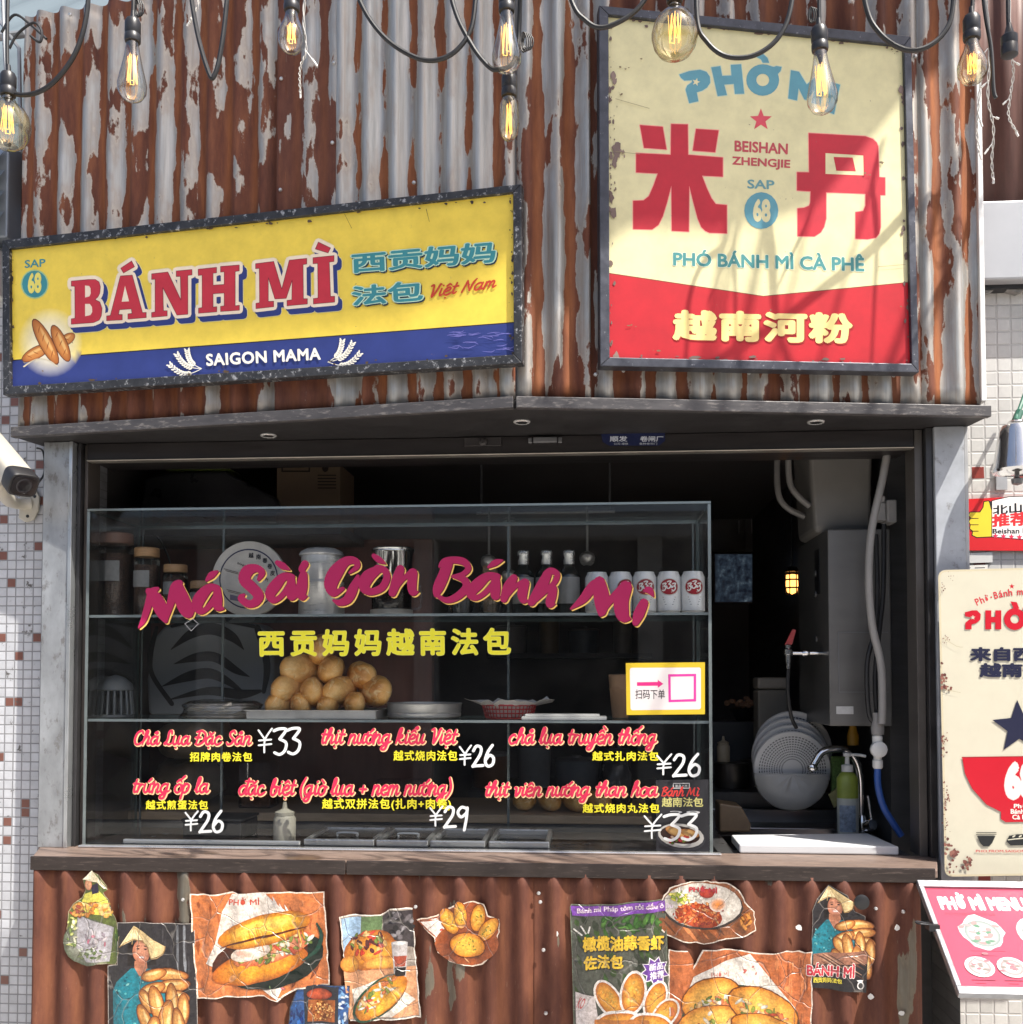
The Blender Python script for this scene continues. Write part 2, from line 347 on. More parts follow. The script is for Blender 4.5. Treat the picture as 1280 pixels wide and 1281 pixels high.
# a small brush-script face of strokes: x-height 1, capitals 1.65
_bw = [(.78, .85), (.5, 1.0), (.15, .75), (.08, .35), (.3, .02), (.6, .2), (.78, .85)]
_ut = [(.15, 1), (.1, .35), (.3, .02), (.6, .3), (.75, .95)]
FACE = {'b': (.86, [[(.12, .5), (.40, 1.2), (.44, 1.66), (.28, 1.55), (.16, .8), (.22, .1), (.5, .0), (.74, .4), (.62, .88), (.36, .75)], [(.62, .86), (.90, .8)]]), 'a': (1.02, [_bw, [(.8, 1), (.76, .4), (.88, .05), (1.12, .25)]]), 'c': (.84, [[(.7, .8), (.5, 1), (.18, .75), (.1, .35), (.35, 0), (.7, .12), (.92, .32)]]), 'd': (1.02, [_bw, [(.95, 1.7), (.8, .4), (.9, .05), (1.12, .25)]]), 'đ': (1.02, [_bw, [(.95, 1.7), (.8, .4), (.9, .05), (1.12, .25)], [(.6, 1.42), (1.2, 1.42)]]),
 'e': (.84, [[(.15, .45), (.6, .6), (.7, .88), (.45, 1), (.15, .7), (.12, .3), (.4, 0), (.75, .12), (.92, .32)]]), 'g': (1.02, [_bw, [(.8, 1), (.72, 0), (.55, -.6), (.2, -.62), (.18, -.38), (.6, -.05), (1.1, .25)]]), 'h': (.92, [[(.12, .5), (.42, 1.2), (.46, 1.66), (.28, 1.55), (.2, .9), (.08, 0)], [(.15, .45), (.4, .95), (.68, .9), (.64, .4), (.72, .05), (.98, .25)]]),
 'i': (.5, [[(.25, 1), (.2, .4), (.3, .05), (.55, .25)]]), 'k': (.88, [[(.12, .5), (.42, 1.2), (.46, 1.66), (.28, 1.55), (.2, .9), (.08, 0)], [(.2, .5), (.6, .95), (.62, .72), (.3, .5), (.6, .1), (.92, .22)]]), 'l': (.5, [[(.05, .3), (.4, 1.2), (.42, 1.7), (.25, 1.6), (.18, .6), (.28, .05), (.55, .25)]]),
 'm': (1.25, [[(.15, 1), (.08, 0)], [(.12, .5), (.35, .98), (.55, .85), (.5, 0)], [(.55, .5), (.78, .98), (.98, .85), (.95, .3), (1.05, .03), (1.3, .25)]]), 'n': (.9, [[(.15, 1), (.08, 0)], [(.12, .5), (.4, .98), (.65, .85), (.6, .3), (.7, .03), (.96, .25)]]), 'o': (.86, [[(.45, 1), (.12, .7), (.12, .25), (.42, 0), (.75, .3), (.72, .8), (.45, 1)], [(.62, .92), (.92, .8)]]),
 'p': (.88, [[(.22, 1.05), (.05, -.66)], [(.15, .6), (.4, 1), (.72, .8), (.65, .25), (.35, 0), (.15, .15)]]), 'r': (.66, [[(.2, 1), (.15, .5), (.08, 0)], [(.15, .55), (.4, .95), (.64, .88)]]), 't': (.55, [[(.35, 1.5), (.22, .5), (.32, .05), (.6, .25)], [(.05, 1.02), (.6, 1.02)]]), 'u': (1.0, [_ut, [(.75, 1), (.68, .4), (.8, .05), (1.05, .25)]]),
 'v': (.84, [[(.1, .95), (.3, .9), (.35, .3), (.42, .02), (.7, .45), (.72, .95), (.95, .85)]]), 'y': (1.0, [_ut, [(.8, 1), (.7, 0), (.5, -.6), (.2, -.62), (.18, -.38), (.6, -.05), (1.08, .25)]]), 'C': (1.0, [[(.95, 1.3), (.75, 1.65), (.3, 1.4), (.12, .7), (.3, .1), (.7, .05), (1.0, .35)]]), 'L': (.95, [[(.75, 1.3), (.65, 1.65), (.4, 1.5), (.4, .8), (.25, .15), (.1, .1), (.2, .25), (.6, .02), (.98, .2)]]),
 'Đ': (1.2, [[(.38, 1.6), (.28, .8), (.2, .05)], [(.05, 1.5), (.6, 1.65), (1.1, 1.2), (1.0, .4), (.5, 0), (.1, .08)], [(.0, .85), (.6, .85)]]), 'S': (.95, [[(.85, 1.35), (.65, 1.65), (.3, 1.4), (.4, 1), (.75, .65), (.65, .15), (.25, .02), (.05, .3)]]), 'V': (1.0, [[(.05, 1.5), (.3, 1.6), (.4, .8), (.45, .05), (.8, .9), (.95, 1.6), (1.12, 1.55)]]),
 'N': (1.2, [[(.05, .02), (.3, 1.5)], [(.3, 1.55), (.55, .8), (.8, .08)], [(.8, .1), (.95, 1.2), (1.2, 1.68)]]), 'B': (1.0, [[(.3, 1.55), (.2, .8), (.12, .05)], [(.05, 1.45), (.5, 1.68), (.88, 1.35), (.4, .9), (.9, .6), (.7, .08), (.1, .05)]]), 'M': (1.5, [[(.0, .02), (.3, 1.5)], [(.3, 1.55), (.6, .3)], [(.6, .3), (1.05, 1.5)], [(1.05, 1.55), (1.1, .3), (1.4, .12)]]),
 '(': (.5, [[(.45, 1.8), (.14, 1.0), (.14, .3), (.42, -.4)]]), ')': (.5, [[(.1, 1.8), (.4, 1.0), (.38, .3), (.05, -.4)]]), '+': (.95, [[(.1, .6), (.8, .6)], [(.45, .95), (.45, .25)]]), ' ': (.58, [])}
MARK = {0x309: [[(.3, 1.38), (.5, 1.52), (.58, 1.38), (.46, 1.24)]], 0x323: [[(.40, -.36), (.44, -.36)]], 0x301: [[(.38, 1.26), (.66, 1.58)]], 0x300: [[(.24, 1.58), (.54, 1.26)]], 0x302: [[(.2, 1.22), (.48, 1.46), (.72, 1.22)]], 0x306: [[(.22, 1.46), (.46, 1.24), (.72, 1.46)]], 0x31B: [[(.76, 1.0), (1.0, 1.06), (1.04, 1.28)]]}
def script(st, shear=.2):
    import unicodedata
    out, x = [], 0.0; nf = unicodedata.normalize('NFD', st); i = 0
    while i < len(nf):
        ch = nf[i]; i += 1; adv, sts = FACE[ch]; ms = []
        while i < len(nf) and unicodedata.combining(nf[i]): ms.append(ord(nf[i])); i += 1
        if ch == 'i' and not [m for m in ms if m != 0x323]: sts = sts + [[(.3, 1.36), (.33, 1.38)]]
        top = .55 if ch.isupper() else 0; dx = -.2 if ch == 'i' else (.1 if ch in 'au' else 0)
        for m in ms:
            up = (.30 if m in (0x301, 0x309, 0x300) and 0x302 in ms else 0); rt = .28 if up else 0
            sts = sts + [[(a + dx + rt, b + up + (top if m != 0x323 else 0)) for a, b in q] for q in MARK[m]]
        for q in sts: out.append([(x + a + b * shear, b) for a, b in q])
        x += adv
    return out, x
def inside(p, poly):
    x, y = p; r = False
    for i in range(len(poly)):
        (x0, y0), (x1, y1) = poly[i - 1], poly[i]
        if (y0 > y) != (y1 > y) and x < (x1 - x0) * (y - y0) / (y1 - y0) + x0: r = not r
    return r
def cover(p, vs, fs):
    for f in fs:
        sg = 0
        for i in range(len(f)):
            (x0, y0), (x1, y1) = vs[f[i - 1]], vs[f[i]]; c = (x1 - x0) * (p.y - y0) - (y1 - y0) * (p.x - x0)
            if abs(c) < 1e-9: continue
            if sg == 0: sg = 1 if c > 0 else -1
            elif (c > 0) != (sg > 0): break
        else: return True
    return False
class Pr:
    def __init__(s, mapf, org=None):
        s.mapf = mapf; s.mb = MB(); s.k = 0.0; s.out = None
    def _h(s, L, n=1): h = s.k; s.k += n * .000012; return L * .0001 + h
    def mesh(s, pts, fs, col, L, h=None):
        h = s._h(L) if h is None else h; s.mb.add([s.mapf(x, y, h) for x, y in pts], fs, 0, None)
        for i in range(len(fs)):
            s.mb.c[-len(fs) + i] = [col[j] for j in fs[i]] if isinstance(col, list) else col
    def poly(s, pts, col, L=0, holes=()):
        loops = [[V((x, y, 0)) for x, y in l] for l in [pts] + list(holes)]
        flat = [(v.x, v.y) for l in loops for v in l]
        s.mesh(flat, [tuple(t) for t in tessellate_polygon(loops)], lin(col), L)
    def blob(s, cx, cy, rx, ry, ang, ci, ce, L=0, n=20, jag=0.0, mid=.62):
        a = R(ang); ca, sa = math.cos(a), math.sin(a); pts = [(cx, cy)]; ci, ce = lin(ci), lin(ce)
        cm = tuple(.75 * p + .25 * q for p, q in zip(ci, ce)); cols = [ci]
        js = [1 + rnd.uniform(-jag, jag) for _ in range(n)]
        for k, cc in ((mid, cm), (1.0, ce)):
            for j in range(n):
                q = 2 * math.pi * j / n; x, y = rx * k * js[j] * math.cos(q), ry * k * js[j] * math.sin(q)
                pts.append((cx + x * ca - y * sa, cy + x * sa + y * ca)); cols.append(cc)
        fs = [(0, 1 + j, 1 + (j + 1) % n) for j in range(n)] + [(1 + j, 1 + n + j, 1 + n + (j + 1) % n, 1 + (j + 1) % n) for j in range(n)]
        s.mesh(pts, fs, cols, L)
    def stroke(s, pts, col, L=0, w=None, closed=False, k=5, off=(0, 0)):
        """pts: (x, y) with w, or (x, y, width)"""
        pts = [(p[0] + off[0], p[1] + off[1], (p[2] if len(p) > 2 else w)) for p in pts]
        sm = smoothpts(pts, k, closed) if k > 1 else pts
        n = len(sm); vs, fs = [], []
        for i in range(n if closed else n - 1):
            (x0, y0, w0), (x1, y1, w1) = sm[i], sm[(i + 1) % n]
            d = math.hypot(x1 - x0, y1 - y0)
            if d < 1e-4: continue
            nx, ny = -(y1 - y0) / d / 2, (x1 - x0) / d / 2; o = len(vs)
            vs += [(x0 + nx * w0, y0 + ny * w0), (x0 - nx * w0, y0 - ny * w0), (x1 - nx * w1, y1 - ny * w1), (x1 + nx * w1, y1 + ny * w1)]; fs.append([o, o + 1, o + 2, o + 3])
        for x, y, ww in sm:
            o = len(vs); vs += [(x + ww / 2 * math.cos(q * .7854), y + ww / 2 * math.sin(q * .7854)) for q in range(8)]; fs.append(list(range(o, o + 8)))
        r = delaunay_2d_cdt([V(v) for v in vs], [], fs, 1, 1e-4)      # one flat shape, no overlaps
        s.mesh([(v.x, v.y) for v in r[0]], [tuple(f) for f in r[2] if cover(sum((r[0][i] for i in f), V((0, 0))) / len(f), vs, fs)], lin(col), L)
    def text(s, st, quad, col, L=0, bold=0.0, shear=0.0, grow=0.0, space=1.0, off=(0, 0), ref=True):
        """lettering whose own box fills the quad TL, TR, BR, BL; grow thickens it beyond that box"""
        vs, fs = glyphs(st, 0.0, shear, space); r = bold + grow
        x0, x1 = min(v[0] for v in vs) - bold, max(v[0] for v in vs) + bold; y0, y1 = min(v[1] for v in vs) - bold, max(v[1] for v in vs) + bold
        TL, TR, BR, BL = [V(q) for q in quad]; c = lin(col); 
        sh = [(0, 0)] + ([(r * math.cos(q * .7854), r * math.sin(q * .7854)) for q in range(8)] if r else []) + ([(r * .5 * math.cos(q * 1.5708), r * .5 * math.sin(q * 1.5708)) for q in range(4)] if r > .05 else [])
        h0 = s._h(L, len(sh))
        for i, (dx, dy) in enumerate(sh):                 # a bold face: the plain one struck several times round a small circle
            out = []
            for x, y in vs:
                a, b = (x + dx - x0) / (x1 - x0), (y + dy - y0) / (y1 - y0)
                q = (BL * (1 - a) + BR * a) * (1 - b) + (TL * (1 - a) + TR * a) * b; out.append((q.x + off[0], q.y + off[1]))
            s.mesh(out, fs, c, L, h0 + i * .000012)
    def script(s, st, quad, col, L=0, w=.25, grow=0.0, off=(0, 0), shear=.2):
        sts, wd = script(st, shear); TL, TR, BR, BL = [V(q) for q in quad]; k = (BR - BL).length / wd
        for q in sts:
            pts = []
            for i, (x, y) in enumerate(q):
                f = (y + .36) / 2.2; a = x / wd; p = (BL * (1 - a) + BR * a) * (1 - f) + (TL * (1 - a) + TR * a) * f
                ww = w * (.62 if i == len(q) - 1 and len(q) > 2 else (.85 if i == 0 else 1)); pts.append((p.x, p.y, (ww + grow) * k))
            s.stroke(pts, col, L, off=off, k=4)
    def box(s, st, x0, y0, x1, y1, col, L=0, **kw): s.text(st, ((x0, y0), (x1, y0), (x1, y1), (x0, y1)), col, L, **kw)
    def star(s, cx, cy, r, col, L=0, rot=-90, k=.42):
        s.poly([(cx + (r if i % 2 == 0 else r * k) * math.cos(R(rot + 36 * i)), cy + (r if i % 2 == 0 else r * k) * math.sin(R(rot + 36 * i))) for i in range(10)], col, L)
    def build(s, name, m, parent=None, loc=None, cut=None, warp=None):
        if cut:
            bm = bmesh.new(); 
            lay = bm.loops.layers.float_color.new('Col'); vv = [bm.verts.new(v) for v in s.mb.v]
            for f, c in zip(s.mb.f, s.mb.c):
                try: fc = bm.faces.new([vv[i] for i in f])
                except ValueError: continue
                for j, lp in enumerate(fc.loops):
                    cc = c[j] if isinstance(c[0], (tuple, list)) else c; lp[lay] = (*cc, 1)
            for n_ in (V((1, 0, 0)), V((0, 0, 1)), V((1, 0, -1))):   # cut every layer along one triangle grid, so that all bend alike
                ds = [v.co.dot(n_) for v in bm.verts]; q = (math.floor(min(ds) / cut) + 1) * cut
                while q < max(ds):
                    bmesh.ops.bisect_plane(bm, geom=bm.verts[:] + bm.edges[:] + bm.faces[:], plane_co=n_ * (q / n_.dot(n_)), plane_no=n_, dist=1e-7); q += cut
            memo = {}
            def wg(i, j):
                if (i, j) not in memo: memo[i, j] = warp(i * cut, j * cut)
                return memo[i, j]
            for v in bm.verts:
                i, j = math.floor(v.co.x / cut), math.floor(v.co.z / cut); fx, fz = v.co.x / cut - i, v.co.z / cut - j
                w00, w11 = wg(i, j), wg(i + 1, j + 1)
                v.co.y += w00 + (fx * (wg(i + 1, j) - w00) + fz * (w11 - wg(i + 1, j)) if fx >= fz else fz * (wg(i, j + 1) - w00) + fx * (w11 - wg(i, j + 1)))
            org = V(loc) if loc is not None else wl(parent)
            for v in bm.verts: v.co -= org
            me = bpy.data.meshes.new(name); bm.to_mesh(me); bm.free(); me.materials.append(m)
            me.polygons.foreach_set('use_smooth', [True] * len(me.polygons))
            o = bpy.data.objects.new(name, me); COL.objects.link(o)
            if parent: o.parent = parent
            if loc is not None: o.location = org - wl(parent)
            return o
        return s.mb.build(name, m, parent, loc)
def flat(pl):
    pt, n = (V((0, pl, 0)), V((0, -1, 0))) if isinstance(pl, (int, float)) else pl
    return lambda x, y, h: P(x, y, (pt, n)) + n * h
# ------------------------------------------------------------------ shared materials
STEEL = mat('brushed_steel', (.60, .60, .59), .30, .6, .10, 6, (1, 1, 12), bump=.05)
DSTEEL = mat('dull_steel', (.20, .20, .205), .42, .7, .15, 8)
BLACKM = mat('black_metal', (.030, .031, .034), .45, .4, .3, 14)
FRAME_D = mat('worn_dark_frame', (.045, .046, .050), .5, .5, .35, 30, dirt=(.42, .42, .42), dirt_at=.60, bump=.3)
TRIM = mat('painted_trim', (.062, .058, .060), .5, .2, .22, 10, (1, 6, 6), bump=.1, dirt=(.17, .155, .145), dirt_at=.58)
SOFF = mat('dark_soffit', (.017, .0155, .016), .6, .1, .2, 8)
JAMB = mat('bronze_aluminium', (.060, .058, .060), .38, .6, .2, 12)
COUNT = mat('brown_counter', (.235, .170, .138), .42, .15, .28, 7, (1.5, 9, 9), bump=.12, dirt=(.12, .085, .068), dirt_at=.58)
GALV = mat('galvanised', (.38, .395, .41), .40, .55, .22, 8, (2, 2, 1), bump=.12, dirt=(.24, .235, .23), dirt_at=.58)
PLBLACK = mat('black_plastic', (.018, .018, .019), .42, 0, .2, 30)
RUBBER = mat('black_rubber_cable', (.014, .014, .015), .5, 0, .2, 30)
WPLAST = mat('white_plastic', (.62, .62, .60), .4, 0, .08, 20)
CASEG = glassmat('case_glass', (.985, .992, .99), .6, smear=.005)
EDGEG = mat('glass_edge', (.16, .22, .215), .18, .2, .2, 20, spec=.8)

# ------------------------------------------------------------------ the street
m_pave = mat('street_paving', (.46, .44, .41), .8, 0, .2, 3, bump=.3)
g = MB(); g.box(-60, 60, -70, 60, -.3, 0); struct(g.build('ground', m_pave))
# block over the road: keeps the low sky out of the display glass, as the dark glass of the photograph shows
op = thing('street_building', 'shaded grey building across the street mirrored in the display glass', 'building', (0, -9, 0))
b = MB(); b.box(-14, 14, -14, -9, 0, 3.4); b.build('wall', mat('opposite_wall', (.115, .115, .12), .8, 0, .3, 1.2), op)
for i in range(9):
    x = -11 + i * 2.6; b = MB(); b.box(x, x + 1.5, -8.99, -8.93, 1.0, 2.9); b.build('window', mat('opposite_glass', (.03, .035, .04), .2, 0, .2), op)

for i in range(8): x = -12.2 + i * 2.6; b = MB(); b.box(x, x + .28, -8.999, -8.80, 0, 3.1); b.build('column', mat('opposite_column', (.55, .54, .52), .8), op)  # pale columns and cornice added for faint upright strips in the glass reflection
b = MB(); b.box(-13.9, 13.9, -8.999, -8.6, 3.1001, 3.38); b.build('cornice', mat('opposite_column', (.55, .54, .52), .8), op)

# neighbouring walls of mosaic tile
WT = tilemat('left_mosaic', .0285, (.56, .57, .60), (.20, .085, .065), 3.0, .055, (.25, .25, .26), chips=.615)
b = MB(); b.box(-3.6, -1.385, .06, .3, 0, 3.0); b.build('tiled_wall', WT, None, (-1.5, .06, 0))
tag(bpy.data.objects['tiled_wall'], 'wall of small chipped white mosaic tiles with brown ones left of the stall', 'wall')
WR = tilemat('right_mosaic', .0395, (.60, .59, .56), (.25, .045, .035), 8.0, .055, (.46, .45, .43), chips=.70)
b = MB(); b.box(1.285, 3.6, .06, .3, 0, 2.675); o = b.build('tiled_wall', WR, None, (1.3, .06, 0))
tag(o, 'sunlit white tiled wall with dark red tiles right of the stall', 'wall')
# upper right: brown sheet wall, grey panel, broken concrete band
sgn = thing('panel_box', 'blank pale grey panel box high on the right tiled wall', 'sign box', (1.7, 0, 2.6))
x0 = X(1227, -.02, 300)
b = MB(); b.box(x0, x0 + .6, -.02, .058, Z(349, -.02, 1250), Z(250, -.02, 1250)); b.build('panel', mat('grey_panel', (.42, .43, .45), .4, .1, .08, 3), sgn, bevel=.006)
b = MB(); b.box(x0 + .02, x0 + .58, .02, .0585, Z(352, 0, 1250) - .012, Z(349, 0, 1250)); b.build('bracket', BLACKM, sgn)
b = MB(); zz = Z(366, .06, 1250)
pts = []
for i in range(40):
    x = 1.29 + i * .03; pts.append(V((x, .0, zz + rnd.uniform(-.012, .016))))
top = [V((p.x, 0, zz + .07)) for p in reversed(pts)]
b.prism([V((p.x, .03, p.z)) for p in pts] + [V((p.x, .03, p.z)) for p in top], (0, .028, 0))
tag(b.build('concrete_band', mat('broken_concrete', (.24, .235, .225), .9, 0, .4, 30, bump=.9), None, (1.7, .03, zz)), 'broken strip of rough grey concrete under the grey panel box', 'concrete')

# ------------------------------------------------------------------ corrugated iron
K = V((.03, -.30, 0)); AL = R(8.4)
DL, NL = V((-math.cos(AL), math.sin(AL), 0)), V((-math.sin(AL), -math.cos(AL), 0))
DR, NR = V((math.cos(AL), math.sin(AL), 0)), V((math.sin(AL), -math.cos(AL), 0))
def LP(off=0.0): return (K + NL * off, NL)
def RP(off=0.0): return (K + NR * off, NR)
def corr(name, org, d, n, u0, u1, z0, z1, m, parent, pitch=.08, amp=.0125, bias=0.0, dark=0.0, phase=0.0, dent=.0012, ztop=None, seed=0, nz=26, biasf=None, org_u=0.0, flare=False):
    b = MB(); per = 14; nu = max(4, int(abs(u1 - u0) / pitch * per)); vs, fs, A, B = [], [], [], []
    for j in range(nz + 1):
        for i in range(nu + 1):
            u = u0 + (u1 - u0) * i / nu; zt = ztop(u) if ztop else z1
            z = z0 + (zt - z0) * j / nz; q = 2 * math.pi * (u - phase) / pitch
            c = math.cos(q); c = c + .08 * math.cos(2 * q)
            dn = NZ.noise(V((u * 9, z * 7, seed))) * dent * 2.2 + NZ.noise(V((u * 40, z * 22, seed + 5))) * dent
            vs.append(org + d * u + n * (amp * c + dn) + V((0, 0, z)))
            A.append((u + org_u, z, math.cos(q))); bb = bias + (biasf(u, z) if biasf else 0)
            B.append((math.sin(q), bb, dark))
    for j in range(nz):
        for i in range(nu):
            a = j * (nu + 1) + i; fs.append((a, a + 1, a + nu + 2, a + nu + 1))
    b.add(vs, fs); o = b.build(name, m, parent, smooth='all', solid=.0012); me = o.data
    for nm, dat in (('cor', A), ('cor2', B)):
        at = me.attributes.new(nm, 'FLOAT_VECTOR', 'POINT'); at.data.foreach_set('vector', [x for t in dat for x in t])
    return o
def bolts(pts, n, m, parent, r=.0055):
    for p in pts:
        b = MB(); b.lathe([(r, 0), (r, .002), (r * .6, .005), (0, .0055)], p, 8, mx=n.to_track_quat('Z', 'Y').to_matrix()); b.build('bolt', m, parent, smooth=True)
IR1, IR2, IR3 = ironmat('iron_left', 2.0), ironmat('iron_right', 31.0, .3), ironmat('iron_skirt', 57.0, -.3, (.42, .40, .35))
ZE = 2.256
fl = thing('corrugated_fascia', 'long rusty grey corrugated iron fascia behind the yellow sign', 'fascia', (K.x - .7, K.y + .1, ZE))
uL = 1.528
def ul(px, py=300): # distance along the left fascia for a photo column
    return (P(px, py, LP(0)) - K).dot(DL)
ztl = lambda u: 3.525 + .006 * NZ.noise(V((u * 5, 0, 0)))
ua, ub = ul(357, 150), ul(421, 150)
corr('sheet', K, DL, NL, ua - .005, uL, ZE, 3.53, IR1, fl, pitch=.0815, bias=.17, dark=.05, seed=1, ztop=ztl,
     biasf=lambda u, z: (.10 if z < 2.5 else 0) + .12 * max(0, 1 - abs(u - ua - .16) / .16) - .05 * max(0, (u - 1.0) / .5))
corr('sheet', K + NL * .006, DL, NL, ub - .01, ua + .02, ZE, 3.6, IR1, fl, pitch=.0815, amp=.006, bias=.30, dark=.55, phase=.03, seed=2, biasf=lambda u, z: -.10 if u < ua - .03 and z > 2.6 else .1)
corr('sheet', K + NL * .003, DL, NL, 0.0, ub, ZE, 3.6, IR1, fl, pitch=.0800, bias=-.06, dark=0, phase=.02, seed=3, biasf=lambda u, z: (.10 if z < 2.5 else 0) + (.05 if u < .14 else 0))
bolts([P(x, y, LP(.014)) for x, y in ((352, 98), (351, 237), (418, 78), (416, 178), (88, 18), (170, 22), (518, 228))], NL, STEEL, fl)
fr = thing('corrugated_fascia', 'rusty grey corrugated iron fascia behind the cream sign', 'fascia', (K.x + .65, K.y + .1, ZE))
uR = (P(1222, 300, RP(0)) - K).dot(DR)
def ur(px, py=300): return (P(px, py, RP(0)) - K).dot(DR)
u1, u2 = ur(738), ur(1142)
corr('sheet', K, DR, NR, 0.0, u1, ZE, 3.7, IR2, fr, pitch=.0830, bias=.10, dark=.15, phase=.03, seed=4, biasf=lambda u, z: .10 * max(0, 1 - abs(z - 2.66) / .2) + .05 * (z > 2.9))
corr('sheet', K + NR * .004, DR, NR, u1 - .01, u2 + .02, ZE, 3.7, IR2, fr, pitch=.0850, bias=.14, dark=.45, phase=ur(760, 490), seed=5, biasf=lambda u, z: .10 if z > 2.55 else -.06)
corr('sheet', K + NR * .007, DR, NR, u2, uR, ZE, 3.7, IR2, fr, pitch=.0850, bias=.08, dark=0, phase=.03, seed=6, biasf=lambda u, z: .14 * max(0, 1 - abs(z - 2.78) / .18) + (.12 if z > 3.05 else 0))
bolts([P(x, y, RP(.016)) for x, y in ((1145, 70), (745, 468), (780, 463), (937, 466), (1118, 469))], NR, STEEL, fr)
b = MB(); e = K + DR * (uR + .006); b.box(-.007, .007, -.012, .02, Z(505, -.1, 1220), Z(82, -.1, 1220), mx=MX.Translation(V((e.x, e.y - .008, 0))))
b.build('corner_strip', mat('white_corner', (.72, .71, .68), .45, .1, .1), fr, bevel=.002)
for par, pe, xs in ((fr, K + DR * uR, 0), (fl, K + DL * uL, 0)):
    b = MB(); b.box(pe.x - .004, pe.x, pe.y + .010, .0585, ZE, 3.5); b.build('return_sheet', mat('return_iron', (.16, .075, .055), .6, .1, .3, 9, (1, 1, .3)), par)
# eave: a V-shaped trim board and the dark soffit behind it
ev = thing('eave', 'dark grey eave board and black soffit running along under the corrugated fascia', 'eave', (0, -.2, 2.22))
def plan(off, eL, eR): return [K + DL * eL + NL * off, V((K.x, K.y - off / math.cos(AL), 0)), K + DR * eR + NR * off]
eL, eR = 1.525, 1.300
for k, nm in ((0, 'eave_board'), (1, 'eave_board')):
    o1, i1 = plan(.034, eL, eR), plan(.012, eL, eR)
    gap = .004
    if k == 0: pts = [o1[0], o1[1] + DL * gap, i1[1] + DL * gap, i1[0]]
    else: pts = [o1[1] + DR * gap, o1[2], i1[2], i1[1] + DR * gap]
    b = MB(); b.prism([V((p.x, p.y, 2.226)) for p in pts], (0, 0, .031)); b.build(nm, TRIM, ev, bevel=.002)
b = MB(); q = plan(.011, eL, eR); b.prism([V((q[0].x, q[0].y, 2.230)), V((q[1].x, q[1].y, 2.230)), V((q[2].x, q[2].y, 2.230)), V((q[2].x - .03, .1, 2.230)), V((q[0].x + .03, .1, 2.230))], (0, 0, .022)); b.build('soffit', SOFF, ev)
for px, py in ((336, 544), (653, 527), (1021, 527)):
    p = PZ(px, py, 2.230)
    d = thing('downlight', {336: 'small unlit round downlight in the soffit above the yellow lettering side', 653: 'small unlit round downlight in the soffit at the bend of the eave', 1021: 'small unlit round downlight in the soffit near the water boiler'}[px], 'downlight', p, 'downlights in the soffit')
    b = MB(); b.lathe([(.016, -.003), (.021, -.004), (.024, -.002), (.024, 0)], p, 24, cap=False); b.build('trim_ring', mat('ring_chrome', (.8, .8, .78), .25, .6, .05), d, smooth=True)
    b = MB(); b.lathe([(0, -.0012), (.016, -.0012), (.016, -.0005)], p, 20); b.build('lens', PLBLACK, d)

# skirt under the counter
sk = thing('corrugated_skirt', 'rust brown corrugated iron wall below the counter', 'wall', (-.1, -.165, 0))
SKY = -.190; PIT = .0859; PH0 = X(458.4, SKY - .010, 1120)
j1 = X(672, SKY, 1150); j2 = X(1130, SKY, 1150)
corr('sheet', V((0, SKY, 0)), V((1, 0, 0)), V((0, -1, 0)), X(44, SKY, 1100), j1 + .012, 0, .982, IR3, sk, pitch=PIT, amp=.010, bias=.55, dark=.5, phase=PH0, seed=7, org_u=9,
     biasf=lambda u, z: -.32 * max(0, 1 - abs(u - X(560, SKY)) / .13) * (1 if z < .85 else .6) - .28 * max(0, 1 - abs(u - X(225, SKY)) / .13) * (z > .83))
corr('sheet', V((0, SKY - .002, 0)), V((1, 0, 0)), V((0, -1, 0)), j1 - .01, X(1152, SKY, 1100), 0, .982, IR3, sk, pitch=PIT, amp=.010, bias=.55, dark=.65, phase=PH0, seed=8, org_u=3,
     biasf=lambda u, z: -.34 * max(0, 1 - abs(u - X(1135, SKY)) / .07) * (z < .88))
bolts([P(x, y, SKY - .010) for x, y in ((520, 1134), (674, 1117), (676, 1128), (680, 1188), (683, 1267), (1096, 1136), (229, 1125), (1130, 1140))], V((0, -1, 0)), STEEL, sk)
for x, y in ((695, 1168), (1000, 1160), (1090, 1247), (1123, 1160), (1128, 1267)):
    p = P(x, y, SKY - .0115); b = MB()
    b.prism([p + V((rnd.uniform(.6, 1.1) * .010 * math.cos(q * .9), 0, rnd.uniform(.5, 1.1) * .009 * math.sin(q * .9))) for q in range(7)], (0, .0008, 0)); b.build('tape_scrap', mat('paper_scrap', (.66, .64, .60), .7, 0, .1), sk)

# counter ledge
ct = thing('counter', 'brown metal counter ledge running along under the serving window', 'counter', (-.1, -.1, .97))
b = MB(); xa, xb = -1.350, X(1170, -.2, 1085); xj = X(433, -.2, 1085)
b.prism([V((-1.349, -.197, .984)), V((1.142, -.197, .984)), V((1.20, -.02, .984)), V((1.20, .02, .984)), V((-1.43, .02, .984)), V((-1.425, -.01, .984))], (0, 0, .022)); b.build('top_sheet', COUNT, ct, bevel=.002)
for x0, x1 in ((xa, xj - .0012), (xj + .0012, xb)):
    b = MB(); b.box(x0, x1, -.2035, -.1985, .972, 1.011); b.build('front_lip', mat('counter_lip', (.036, .027, .024), .42, .3, .25, 9, (1, 8, 8), dirt=(.09, .068, .058), dirt_at=.60), ct, bevel=.0025)
b = MB(); b.box(-1.30, .60, -.030, -.004, 1.0065, 1.0135); b.build('steel_strip', mat('edge_strip', (.66, .65, .63), .28, .8, .1, 6, (1, 12, 12)), ct, bevel=.003)

